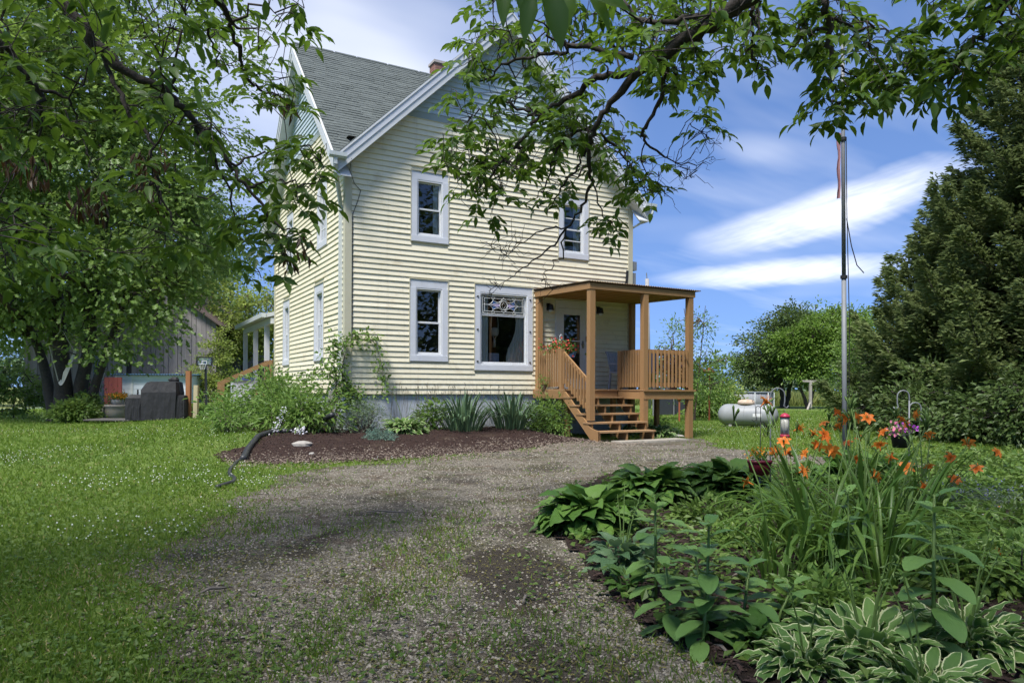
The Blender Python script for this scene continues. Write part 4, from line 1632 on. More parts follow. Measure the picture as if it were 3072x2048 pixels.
    for i in range(22):
        u = -400 + 1300 * i / 22
        q = at(u, 1166, 115)
        h = RNG.uniform(7, 11)
        bl.append((q[0], q[1], h * .5, 5, 4, h * .5))
    P, out = crown_clumps(bl, 700, .5)
    A, X, a = clump_leaves(P, out, 34, 1.3, .6, LEAF, .55, .75, .6, .3)
    mb.scat(LEAF, A, X, a)
    mb.build('far_wood', MT['farwood'], None, kind='stuff', label='far belt of trees along the horizon', category='wood')
    # trees on this side of the yard: the windows mirror them
    for x_, y_, s, lab in ((23, 2, .95, 'broad maple right of the camera, mirrored in the front windows'), (15, -9, 1.05, 'tall maple behind the camera on the far side of the drive'), (31, -4, 1.0, 'maple far right of the camera, mirrored in the picture window'), (37, 6, 1.0, 'maple farthest right of the camera, mirrored in the picture window'),
                           (-22, -3, 1.0, 'maple to the left of the camera, mirrored in the side windows')):
        tree('yard_tree', lab, 'tree', (x_, y_, 0), [(0, 0, 6 * s, 5.5, 4.5, 4), (-3, 0, 11 * s, 4.2, 3.6, 4), (3, 0, 11 * s, 4.2, 3.6, 4), (0, 0, 15.5 * s, 4.2, 3.5, 3), (0, 0, 3.5, 5, 4, 2.2)], [([(0, 0, 0), (.2, 0, 5), (0, 0, 15)], .4, .08)],
             240, 40, 1.3, LEAF, .46, MT['orch_d'], 'trees on the camera side of the yard', branches=False)
    # the cedars and the thicket on the right
    for u, dd, h, w, lab, sk in (
        (3060, 17.5, 10.2, 2.7, 'tall dark cedar at the right picture edge, the highest of the row', 1),
        (2880, 19.0, 6.9, 2.2, 'dark cedar with ragged boughs, second from the right edge', 1),
        (3340, 16.0, 11.5, 3.0, 'tall dark cedar cut off by the right picture edge', 1),
        (2750, 21.0, 5.4, 2.1, 'smaller cedar at the left end of the row', 1)):
        b = at(u, 1166, dd)
        cedar(lab, (b[0], b[1], 0), h, w)
    for u, dd, h, w, lab, m in ((2690, 21.5, 3.1, 1.9, 'grey green rounded thicket shrub left of the cedars', 'orch_d'),
                                (2790, 17.6, 1.9, 1.3, 'dark leafy shrub at the foot of the cedars nearest the flagpole', 'orch_d'),
                                (2960, 16.2, 1.7, 1.5, 'dark leafy shrub under the tall cedar', 'orch_d'), (3130, 14.8, 1.8, 1.6, 'dark leafy shrub at the right picture edge', 'orch_d'),
                                (2640, 26.0, 4.2, 1.9, 'light green tree between the fruit trees and the cedars', 'vine')):
        b = at(u, 1166, dd)
        tree('thicket_shrub', lab, 'shrub', (b[0], b[1], 0),
             [(0, 0, h * .5, w * .8, w * .6, h * .5), (w * .5, .1, h * .38, w * .5, w * .5, h * .36), (-w * .5, 0, h * .35, w * .55, w * .5, h * .34), (.2, 0, h * .8, w * .5, w * .4, h * .25)],
             [([(0, 0, 0), (.05, 0, h * .7)], .06, .015), ([(.1, 0, 0), (.5, 0, h * .6)], .04, .012), ([(-.1, 0, 0), (-.5, 0, h * .6)], .04, .012)],
             120, 55, .36, LEAF, .13, MT[m], 'shrubs around the cedars', bark='bark_dark', lr=.5)


build_trees()


# ------------------------------------------------------------------ the two ash trees that hang over the picture
def polyrand(poly, n):
    """n random photo points inside a polygon"""
    P = np.array(poly, float)
    lo, hi = P.min(0), P.max(0)
    out = []
    while len(out) < n:
        q = lo + (hi - lo) * RNG.random((n * 2, 2))
        ok = inside([tuple(p) for p in P], q[:, 0], q[:, 1])
        out += list(q[ok])
    return np.array(out[:n])


def ash_tree(name, label, base, paths, regions, leaf_len, near, crown, ncrown, extra=(), bare=(), dead=()):
    """paths: boughs [(points in world metres), r0, r1]; regions: leafy parts (photo polygon, count, depth, spread)"""
    t = thing(name, label, 'tree', base)
    b0 = np.array(base, float)
    wood = MB()
    nodes, nrad = [], []
    for pts, r0, r1 in paths:
        pts = np.array(pts, float)
        n = max(8, len(pts) * 4)
        src = np.linspace(0, 1, len(pts))
        tt = np.linspace(0, 1, n)
        q = np.stack([np.interp(tt, src, pts[:, i]) for i in range(3)], 1)
        q[1:-1] = (q[:-2] + 2 * q[1:-1] + q[2:]) / 4
        q[1:-1] += RNG.normal(size=(n - 2, 3)) * .012
        rad = np.linspace(r0, r1, n) * (1 + .10 * RNG.normal(size=n))
        wood.tube(q - b0, rad, 8 if r0 > .03 else 6, cap=False)
        nodes.append(q)
        nrad.append(rad)
    nodes, nrad = np.concatenate(nodes), np.concatenate(nrad)
    # twigs: every leafy region gets sub-branches, the leaf stalks sit on those
    stalks = []
    twig = MB()
    for poly, cnt, depth, spread in regions:
        uv = polyrand(poly, cnt)
        dep = depth + spread * RNG.normal(size=cnt)
        P = np.array([at(u, v, max(d, 1.2)) for (u, v), d in zip(uv, dep)])
        k = max(4, cnt // 6)
        subs = []
        for i in RNG.permutation(cnt)[:k]:
            d = np.linalg.norm(nodes - P[i], axis=1)
            j = int(np.argmin(d))
            pts = limb(twig, nodes[j] - b0, P[i] - b0, min(.011, nrad[j] * .6), .0035, .04, .22, 7, 5)
            subs.append(pts[2:] + b0)
        S = np.concatenate(subs)
        for p in P:
            d = np.linalg.norm(S - p, axis=1)
            j = int(np.argmin(d))
            q = S[j]
            v = p - q
            L = np.linalg.norm(v)
            if L > .45:
                p = q + v * (.45 / L)
            if L > .08:
                limb(twig, q - b0, p - b0, .0035, .002, .03, .2, 4, 4)
            stalks.append((p, nrm(v + [0, 0, .02])))
    for pts, r in bare:
        pts = np.array(pts)
        limbp = np.stack([np.interp(np.linspace(0, 1, 10), np.linspace(0, 1, len(pts)), pts[:, i]) for i in range(3)], 1)
        limbp[1:] += RNG.normal(size=(9, 3)) * .02
        twig.tube(limbp - b0, np.linspace(r, .002, 10), 5, cap=False)
        for k in range(9):
            i = RNG.integers(2, 9)
            e = limbp[i] + rsph(1)[0] * RNG.uniform(.08, .3)
            limb(twig, limbp[i] - b0, e - b0, .003, .0012, 0, .3, 5, 4)
    wood.build('boughs', MT['ash_bark'], t, True)
    twig.build('twigs', MT['ash_bark'], t, True)
    # compound leaves: a stalk with paired leaflets and one at the end
    T_, A_, N_, LL = [], [], [], []
    st = MB()
    for p, d in stalks:
        ax = nrm(np.array([d[0], d[1], 0]) * .8 + np.append(RNG.normal(size=2) * .8, 0) + [0, 0, RNG.uniform(-.75, .1)])
        n = RNG.integers(2, 4)
        L = RNG.uniform(.11, .19)
        side = nrm(np.cross(ax, [0, 0, 1.0]) + 1e-3)
        up = np.cross(side, ax)
        pts = [p, p + ax * L * .5 - [0, 0, .008], p + ax * L - [0, 0, .02]]
        st.tube(np.array(pts) - b0, [.0018, .0015, .001], 3, cap=False)
        for i in range(n):
            f = .35 + .6 * i / n
            c = p + ax * L * f
            for s in (-1, 1):
                T_.append(c)
                A_.append(nrm(ax * .65 + side * s * .9 + RNG.normal(size=3) * .16 - [0, 0, .22]))
                N_.append(nrm(up + RNG.normal(size=3) * .38))
                LL.append(leaf_len * RNG.uniform(.72, 1.15))
        T_.append(pts[-1])
        A_.append(nrm(ax - [0, 0, .35]))
        N_.append(nrm(up + RNG.normal(size=3) * .3))
        LL.append(leaf_len * RNG.uniform(.9, 1.25))
    for p, a, n, l in extra:
        T_.append(np.array(p))
        A_.append(nrm(np.array(a)))
        N_.append(nrm(np.array(n)))
        LL.append(l)
    T_, A_, N_, LL = np.array(T_), np.array(A_), np.array(N_), np.array(LL)
    M = frames(A_, N_, LL * RNG.uniform(.36, .46, len(LL)), LL)
    st.build('leaf_stalks', MT['ash'], t, kind='stuff')
    # the leaflets that show largest are pieces of their own
    dist = np.linalg.norm(T_ - [0, 0, CAM_Z], axis=1)
    order = np.argsort(dist / LL)
    lm = MB()
    lm.add(LEAFLET[0], LEAFLET[1])
    me = lm.mesh('leaflet', True)
    me.materials.append(MT['ash_o'])
    for i in order[:near]:
        o = bpy.data.objects.new('leaflet', me)
        COL.objects.link(o)
        o.parent = t
        m4 = np.eye(4)
        m4[:3, :3] = M[i]
        m4[:3, 3] = T_[i] - b0
        from mathutils import Matrix
        o.matrix_local = Matrix(m4.tolist())
    r = order[near:]
    lv = MB()
    lv.scat(LEAFLET, M[r], T_[r] - b0)
    # the rest of the crown, above and behind the camera
    P, out = crown_clumps(crown, ncrown, .3)
    A, X, a = clump_leaves(P, out, 60, .55, .6, LEAF, .075, .17, .6, .3)
    keep = np.ones(len(X), bool)
    W = X
    inview = (W[:, 1] > .4) & (np.abs(W[:, 0]) < W[:, 1] * .76) & ((W[:, 2] - CAM_Z) < W[:, 1] * .575)
    lv.scat(LEAF, A[~inview], (X - b0)[~inview], a[~inview])
    lv.build('leaflets', MT['ash'], t, True, kind='stuff')
    if dead:
        dm = MB()
        for u, v, d in dead:
            c = at(u, v, d)
            n = 13
            X = c - b0 + RNG.normal(size=(n, 3)) * [.035, .035, .05]
            ax = nrm(np.array([0, 0, -1.0]) + .45 * rsph(n))
            dm.scat(LEAF, frames(ax, rsph(n), .025, .10), X)
        dm.build('dead_leaves', MT['dead'], t, kind='stuff')
    return t


def px(pts, d0, d1):
    n = len(pts)
    return [at(u, v, d0 + (d1 - d0) * i / max(1, n - 1)) for i, (u, v) in enumerate(pts)]


def build_overhang():
    # left tree: trunk stands left of the camera, its lower bough reaches into the picture
    base = (-6.2, 1.2, 0)
    up = [(-6.2, 1.2, -.1), (-6.1, 1.3, 2.0), (-5.7, 1.6, 4.4), (-5.2, 1.9, 7.5)]
    bl = px([(-420, -330), (-60, -150), (150, -20), (264, 92), (310, 166), (419, 230), (517, 287), (551, 321), (620, 402), (689, 488), (740, 562), (804, 649), (895, 700)], 4.2, 5.0)
    paths = [(up, .24, .1), ([(-6.0, 1.4, 2.6), (-4.6, 2.4, 3.5)] + bl, .05, .005),
             (px([(310, 166), (347, 247), (390, 344), (453, 425), (468, 505), (482, 591), (517, 660), (545, 705)], 4.5, 4.6), .016, .004),
             (px([(551, 321), (600, 400), (640, 470), (690, 560), (700, 640), (720, 720)], 4.7, 5.0), .014, .004),
             (px([(120, -80), (350, -140), (550, -60), (660, 0), (689, 69), (717, 161), (735, 230), (790, 272), (870, 300)], 4.3, 5.6), .03, .006),
             (px([(560, -80), (610, 40), (640, 130), (650, 200)], 4.8, 5.3), .014, .005),
             (px([(-100, 20), (0, 115), (75, 212), (115, 275), (123, 333), (109, 425)], 3.9, 4.2), .024, .005),
             (px([(115, 270), (207, 298), (230, 339), (250, 420)], 4.1, 4.4), .01, .004),
             (px([(740, 562), (820, 540), (900, 560), (975, 530)], 4.9, 5.1), .01, .004),
             (px([(689, 488), (760, 470), (860, 440), (960, 450)], 4.8, 5.2), .01, .004),
             (px([(-200, 400), (-60, 520), (30, 640), (80, 760)], 3.6, 3.9), .02, .005)]
    reg = [([(-150, -250), (620, -250), (640, 60), (560, 240), (330, 170), (120, 250), (-150, 300)], 135, 4.4, .5),
           ([(560, -150), (935, -150), (930, 110), (860, 250), (700, 260), (640, 120)], 54, 5.4, .4),
           ([(430, 250), (700, 330), (760, 520), (620, 560), (480, 430), (380, 330)], 44, 4.8, .4),
           ([(700, 260), (880, 200), (940, 300), (900, 350), (740, 320)], 20, 5.4, .3),
           ([(690, 440), (985, 400), (995, 500), (975, 600), (890, 660), (760, 600)], 42, 5.0, .3),
           ([(640, 600), (800, 640), (940, 690), (920, 760), (850, 830), (740, 850), (690, 720)], 36, 5.0, .3),
           ([(220, 480), (420, 430), (520, 560), (470, 640), (380, 600), (260, 620)], 18, 4.5, .3),
           ([(280, 680), (480, 650), (570, 700), (470, 850), (420, 800), (320, 760)], 18, 4.6, .3),
           ([(-150, 250), (100, 230), (240, 330), (180, 420), (60, 400), (-150, 520)], 26, 4.1, .3),
           ([(-150, 560), (60, 580), (180, 640), (180, 720), (90, 840), (-150, 860)], 46, 3.8, .3)]
    ash_tree('ash_tree', 'ash tree whose leafy lower bough hangs into the upper left of the picture', base, paths, reg, .104, 300,
             [(-6, .5, 7, 3.4, 3.6, 2.6), (-3.4, 0.0, 6.4, 3.0, 3.4, 1.8), (-6, -3, 7, 3, 3, 3), (-1.2, -1.5, 6.5, 2.6, 2.4, 1.2)], 150,
             dead=((20, 475, 4.3), (90, 505, 4.4), (118, 515, 4.4), (240, 590, 4.5), (270, 600, 4.5), (300, 600, 4.6), (430, 480, 4.6), (480, 485, 4.6), (450, 555, 4.6),
                   (910, 730, 5.0), (865, 775, 5.0), (870, 310, 5.3)))
    # right tree: its big limb comes in from the top right
    base = (6.6, 1.0, 0)
    main = px([(2480, -260), (2300, -40), (2200, 30), (2100, 95), (2003, 160), (1929, 207), (1854, 287), (1785, 379), (1768, 436), (1768, 517), (1779, 551), (1745, 626), (1699, 683)], 4.6, 6.4)
    paths = [([(6.6, 1.0, -.1), (6.5, 1.2, 2.2), (6.2, 1.6, 4.6), (5.8, 1.8, 7.8)], .30, .12),
             ([(6.3, 1.4, 3.4), (5.0, 2.8, 4.2)] + [main[0]], .12, .07), (main[:7], .066, .029), (main[6:], .027, .008),
             (px([(1699, 683), (1660, 740), (1600, 780), (1555, 815), (1510, 850)], 6.4, 6.5), .010, .003),
             (px([(1699, 683), (1690, 760), (1650, 800), (1625, 845)], 6.4, 6.6), .008, .003),
             (px([(1699, 683), (1620, 690), (1560, 730), (1520, 765)], 6.4, 6.6), .008, .002),
             (px([(1929, 207), (1854, 230), (1785, 235), (1739, 270), (1682, 304), (1624, 339), (1579, 402), (1510, 488), (1440, 563), (1400, 600)], 5.8, 6.3), .032, .005),
             (px([(1900, 172), (1800, 150), (1711, 132), (1682, 161), (1613, 166), (1520, 190), (1450, 240), (1400, 250)], 5.6, 6.3), .026, .005),
             (px([(1624, 339), (1560, 330), (1500, 300), (1440, 330), (1400, 370)], 6.1, 6.4), .014, .004),
             (px([(1785, 379), (1720, 400), (1680, 440), (1650, 500), (1640, 560), (1600, 600)], 6.1, 6.4), .016, .004),
             (px([(1768, 436), (1740, 490), (1700, 540), (1670, 590), (1640, 640)], 6.2, 6.4), .012, .004),
             (px([(1800, 400), (1850, 440), (1890, 500), (1930, 570), (1960, 600)], 6.2, 6.6), .012, .004),
             (px([(1779, 551), (1800, 620), (1830, 670), (1860, 700)], 6.3, 6.5), .008, .003),
             (px([(2003, 160), (1998, 215), (1980, 310), (1929, 390), (1934, 431), (1986, 459), (2026, 488)], 5.4, 6.0), .024, .005),
             (px([(2210, 20), (2080, 60), (1960, 70), (1870, 20), (1840, -60)], 4.9, 5.4), .03, .008),
             (px([(2300, -40), (2400, -40), (2470, 0), (2482, 50), (2492, 130), (2504, 200), (2498, 260), (2520, 330)], 4.6, 5.0), .034, .004),
             (px([(2482, 50), (2545, 80), (2630, 75), (2700, 110), (2740, 150)], 4.8, 5.1), .012, .003),
             (px([(2482, 90), (2420, 100), (2370, 140), (2340, 180)], 4.8, 5.0), .010, .003),
             (px([(2504, 200), (2560, 230), (2620, 260)], 4.9, 5.1), .008, .003),
             (px([(2260, 20), (2255, 100), (2250, 170), (2280, 200), (2310, 235)], 4.9, 5.2), .014, .003),
             (px([(2750, -200), (3032, 0), (2964, 80), (2900, 160), (2870, 220), (2810, 270)], 4.2, 4.8), .03, .004),
             (px([(3060, -60), (2980, 20), (2900, 60), (2850, 90)], 4.2, 4.6), .012, .003), (px([(3150, 100), (3050, 150), (2990, 180), (2950, 230)], 4.3, 4.7), .012, .003),
             (px([(2480, -260), (2750, -260), (3000, -200), (3200, -60), (3150, 100)], 4.4, 4.2), .05, .014)]
    d2 = 1.30612
    S = lambda *q: [(a * d2, b * d2) for a, b in q]
    reg = [(S((1045, 120), (1090, -60), (1400, -60), (1480, 60), (1380, 160), (1250, 250), (1100, 280), (1020, 300), (1030, 200)), 170, 6.1, .35),
           (S((1010, 280), (1100, 260), (1250, 250), (1330, 200), (1330, 300), (1240, 400), (1180, 450), (1120, 505), (1090, 500), (1060, 440), (990, 350)), 150, 6.3, .3),
           (S((1260, 260), (1380, 200), (1440, 300), (1470, 360), (1440, 410), (1380, 400), (1330, 350), (1270, 380)), 75, 6.3, .35),
           (S((1230, 420), (1320, 400), (1340, 440), (1280, 480), (1230, 470)), 14, 6.4, .2),
           (S((1420, 330), (1500, 360), (1535, 420), (1500, 470), (1440, 440), (1400, 400)), 30, 6.5, .25),
           (S((1385, 470), (1420, 500), (1430, 540), (1390, 540), (1370, 510)), 12, 6.5, .15),
           (S((1400, -60), (1760, -60), (1760, 70), (1700, 120), (1620, 150), (1500, 190), (1430, 170), (1400, 80)), 150, 5.4, .4),
           (S((1500, 150), (1640, 140), (1640, 200), (1560, 230), (1500, 210)), 30, 5.8, .3),
           (S((1620, 240), (1650, 270), (1640, 330), (1600, 290), (1590, 250)), 10, 6.0, .2),
           (S((1700, 60), (1770, 40), (1770, 130), (1730, 170), (1700, 130)), 20, 5.2, .25),
           (S((1770, 30), (1900, -40), (1960, 20), (1960, 110), (1900, 150), (1830, 110)), 40, 5.0, .2),
           (S((1890, 40), (2030, 40), (2130, 100), (2120, 160), (2060, 190), (1990, 150), (1900, 130)), 70, 5.0, .2),
           (S((1900, 150), (2000, 160), (2090, 200), (2010, 240), (1940, 270), (1880, 270), (1860, 220)), 50, 5.0, .2),
           (S((2090, -60), (2250, -60), (2240, 60), (2180, 80), (2120, 20)), 34, 4.6, .2),
           (S((2140, 120), (2230, 80), (2300, 60), (2330, 110), (2250, 180), (2190, 230), (2120, 240), (2110, 190)), 60, 4.7, .2),
           (S((2220, -60), (2420, -60), (2420, 120), (2330, 110), (2280, 40)), 50, 4.4, .25)]
    extra = []
    # the few big leaves right above the lens
    for u, v, a, l in ((1515, -40, (-.05, -.1, -1), .085), (1600, -20, (-.2, 0, -1), .10), (1655, -25, (.18, 0, -1), .115), (1720, -30, (-.25, 0, -1), .11), (1560, -55, (.1, 0, -1), .07),
                       (1760, -15, (.55, 0, -.75), .09), (1790, 0, (1, 0, -.25), .075), (1640, -60, (0, 0, -1), .07)):
        extra.append((at(u, v, 1.45 + RNG.uniform(-.05, .05)), a, (RNG.normal() * .3, -1, .25), l))
    bare = [(px([(1510, 850), (1470, 880), (1440, 910)], 6.5, 6.5), .004), (px([(1520, 765), (1480, 740), (1440, 720)], 6.6, 6.6), .004), (px([(1560, 730), (1520, 745), (1500, 770)], 6.5, 6.5), .004),
            (px([(2026, 488), (2080, 510), (2120, 480), (2150, 475)], 6.0, 6.1), .006), (px([(1934, 431), (1925, 490), (1960, 530), (1990, 570), (2010, 590)], 5.8, 6.1), .006),
            (px([(2026, 488), (2050, 520), (2080, 530)], 6.0, 6.1), .004), (px([(2070, 370), (2110, 420), (2140, 440)], 5.6, 5.8), .004), (px([(1625, 845), (1640, 850), (1650, 870)], 6.6, 6.6), .003)]
    ash_tree('ash_tree', 'ash tree whose heavy limb and twigs hang before the gable from the upper right', base, paths, reg, .098, 300,
             [(6, .5, 7, 3.6, 3.6, 2.6), (2.6, -.6, 6.4, 3.2, 3.0, 1.6), (.2, -1.4, 6.2, 2.6, 2.4, 1.4), (6, -3, 7, 3, 3, 3)], 200, extra, bare)


build_overhang()


# ------------------------------------------------------------------ plants in the beds
MT['hosta'] = hostamat('hosta_leaf', (.045, .115, .02), (.115, .215, .04), vein=.55, trans=.25)
MT['hosta_blue'] = hostamat('blue_hosta_leaf', (.06, .125, .055), (.115, .19, .085), vein=.4)
MT['hosta_var'] = hostamat('variegated_hosta_leaf', (.07, .15, .035), (.13, .235, .055), margin=(.56, .60, .33), vein=.3, rough=.55, trans=.25)
MT['iris'] = leafmat('iris_blade', (.055, .11, .06), (.12, .19, .09), .2, .45, rnd=True)
MT['lily'] = leafmat('daylily_blade', (.045, .105, .016), (.11, .195, .032), .32, .4, rnd=True)
MT['scape'] = leafmat('green_stem', (.07, .13, .03), (.13, .20, .05), .15, .5)
MT['lilyflower'] = leafmat('orange_petal', (.62, .14, .015), (.72, .24, .035), .35, .5, rnd=True, tcol=(.85, .32, .05))
MT['milkweed'] = hostamat('milkweed_leaf', (.07, .155, .04), (.14, .25, .065), vein=.15, trans=.25, rough=.5)
MT['silver'] = leafmat('silver_green_leaf', (.12, .17, .11), (.21, .27, .18), .2, .7)
MT['bluecushion'] = leafmat('blue_green_needle', (.10, .19, .15), (.18, .28, .21), .1, .7)
MT['red'] = leafmat('red_petal', (.55, .03, .03), (.75, .10, .09), .25)
MT['white_fl'] = leafmat('white_petal', (.78, .76, .82), (.9, .88, .92), .25)
MT['orange'] = leafmat('orange_marigold', (.75, .22, .01), (.85, .42, .02), .2)
MT['pink'] = leafmat('pink_petal', (.65, .08, .25), (.70, .35, .40), .25)
MT['purple'] = leafmat('purple_petal', (.25, .03, .35), (.45, .10, .50), .25)
MT['purple_leaf'] = leafmat('dark_purple_leaf', (.03, .012, .018), (.07, .03, .04), .2)


def put(me, name, parent, loc, rz, s, tilt=0.0, roll=0.0):
    o = bpy.data.objects.new(name, me)
    COL.objects.link(o)
    o.parent = parent
    o.location = loc
    o.rotation_euler = (tilt, roll, rz)
    o.scale = s if isinstance(s, tuple) else (s, s, s)
    return o


def leafset(name, m, specs):
    r = []
    for i, kw in enumerate(specs):
        me = arch_leaf(seed=i, **kw).mesh(name, True)
        me.materials.append(m)
        r.append(me)
    return r


_h = [dict(L=.50, th0=R(t0), tb=R(tb), th1=R(t1), pet=.50, width=wd, cup=.16, ripple=rp, heart=.55, nl=8, nw=4, power=1.2)
      for t0, tb, t1, wd, rp in ((86, 62, -5, .17, .10), (78, 48, -20, .19, .12), (70, 38, -30, .20, .14), (60, 26, -40, .20, .14), (50, 14, -48, .20, .12), (38, 2, -52, .19, .12), (24, -4, -46, .18, .1))]
HOSTA = leafset('leaf', MT['hosta'], _h)
HOSTA_B = leafset('leaf', MT['hosta_blue'], [dict(k, width=k['width'] * .72) for k in _h])
_v = [dict(L=.40, th0=R(t0), tb=R(tb), th1=R(t1), pet=.40, width=wd, cup=.22, ripple=.22, heart=.25, nl=8, nw=6, power=1.2)
      for t0, tb, t1, wd in ((84, 60, -5, .085), (75, 45, -20, .095), (66, 32, -30, .10), (55, 20, -40, .10), (44, 10, -45, .10), (32, 0, -45, .095), (18, -4, -36, .09))]
HOSTA_V = leafset('leaf', MT['hosta_var'], _v)
IRIS = leafset('blade', MT['iris'], [dict(L=.72, th0=R(t), th1=R(e), pet=0, width=.032, cup=.1, nl=8, nw=2, power=2.2) for t, e in ((88, 70), (84, 50), (80, 20), (74, -20), (68, 10), (60, -45))])
LILY = leafset('blade', MT['lily'], [dict(L=.85, th0=R(t), th1=R(e), pet=0, width=.026, cup=.5, nl=11, nw=2, power=1.5) for t, e in ((86, 20), (82, -30), (78, -60), (72, -70), (66, -50), (80, 40), (60, -75))])
MILK = leafset('leaf', MT['milkweed'], [dict(L=.17, th0=R(t), th1=R(e), pet=.05, width=.078, cup=.12, ripple=.06, oval=.62, nl=7, nw=4, pw=.004) for t, e in ((40, -10), (25, -25), (10, -35), (-5, -40))])


def hosta(label, base, n, s, kit=None, name='hosta', spread=.10, stalks=0, sq=1.0):
    kit = kit or HOSTA
    t = thing(name, label, 'plant', base, RNG.uniform(0, 6), 'hostas in the garden beds')
    for i in range(n):
        f = (i + .5) / n
        k = min(len(kit) - 1, int(f * len(kit)))
        az = i * 2.39996 + RNG.normal() * .6
        r = spread * RNG.random() ** .6 * s
        o = put(kit[k], 'leaf', t, (r * -math.sin(az), r * math.cos(az), 0), az + RNG.normal() * .25, s * RNG.uniform(.62, 1.08) * (1.1 - .2 * f), RNG.normal() * .13, RNG.normal() * .3)
    for i in range(stalks):
        mb = MB()
        az = RNG.uniform(0, 6.28)
        h = RNG.uniform(.5, .75) * s * 1.3
        q = np.array([(0, 0, 0), (.1 * math.cos(az) * s, .1 * math.sin(az) * s, h * .6), (.22 * math.cos(az) * s, .22 * math.sin(az) * s, h)])
        mb.tube(q, [.005, .004, .002], 5)
        X = q[2] + (q[1] - q[2]) * RNG.random((8, 1)) * .5
        mb.scat(LEAF, frames(nrm(rsph(8) - [0, 0, .6]), rsph(8), .012, .03), X)
        mb.build('flower_stalk', MT['scape'], t)
    return t


def blades(label, base, kit, n, s, spread, name='iris_clump', group=None, cat='plant', hvar=.2):
    t = thing(name, label, cat, base, RNG.uniform(0, 6), group)
    for i in range(n):
        f = (i + .5) / n
        k = min(len(kit) - 1, int(f * len(kit) + RNG.random() * .8))
        az = RNG.uniform(0, 2 * math.pi)
        r = spread * math.sqrt(f)
        put(kit[k], 'blade', t, (r * -math.sin(az), r * math.cos(az), 0), az + RNG.normal() * .3, s * RNG.uniform(1 - hvar, 1 + hvar * .6), RNG.normal() * .06)
    return t


def milkweed(label, base, h, pairs, s, lean=(0, 0), bud=True):
    t = thing('milkweed', label, 'plant', base, RNG.uniform(0, 6), 'milkweed plants in the island bed')
    mb = MB()
    q = np.array([(0, 0, 0), (lean[0] * .4, lean[1] * .4, h * .5), (lean[0], lean[1], h)])
    mb.tube(q, [.009 * s, .008 * s, .005 * s], 6)
    mb.build('stem', MT['scape'], t, True)
    for i in range(pairs):
        f = .18 + .80 * i / max(1, pairs - 1)
        c = np.array([np.interp(f, [0, .5, 1], q[:, j]) for j in range(3)])
        az = i * math.pi / 2 + RNG.normal() * .2
        k = 0 if f > .85 else (1 if f > .6 else (2 if f > .35 else 3))
        for a in (0, math.pi):
            put(MILK[k], 'leaf', t, tuple(c), az + a, s * (1.1 if f < .8 else .75) * RNG.uniform(.9, 1.12), RNG.normal() * .12)
    if bud:
        mb = MB()
        X = q[2] + RNG.normal(size=(26, 3)) * .014 * s
        mb.scat(LEAF, frames(rsph(26), rsph(26), .010, .014), X)
        mb.build('bud_cluster', MT['scape'], t, kind='stuff')
    return t


def flower_mesh():
    mb = MB()
    for k in range(6):
        az = k * math.pi / 3
        w = .042 if k % 2 else .032
        lf = arch_leaf(.084, R(72), R(-35), 0, w, 6, 2, .25, .15, seed=k, pw=.004)
        V = np.concatenate(lf.v)
        sc = np.sin(np.linspace(.25, np.pi * .97, 7))
        for i in range(7):
            V[i * 3:(i + 1) * 3, 0] = np.array([-1, 0, 1]) * w / 2 * sc[i]
        c, s = math.cos(az), math.sin(az)
        V = np.stack([V[:, 0] * c - V[:, 1] * s, V[:, 0] * s + V[:, 1] * c, V[:, 2]], 1)
        mb.add(V, [(i * 3 + j, i * 3 + j + 1, (i + 1) * 3 + j + 1, (i + 1) * 3 + j) for i in range(6) for j in range(2)])
    mb.tube([(0, 0, -.03), (0, 0, .0), (0, 0, .02)], [.004, .006, .01], 6)
    for k in range(5):
        a = k * 1.25
        mb.tube([(0, 0, 0), (.012 * math.cos(a), .012 * math.sin(a), .05), (.022 * math.cos(a), .022 * math.sin(a), .07)], .0012, 3)
    me = mb.mesh('flower', True)
    me.materials.append(MT['lilyflower'])
    return me


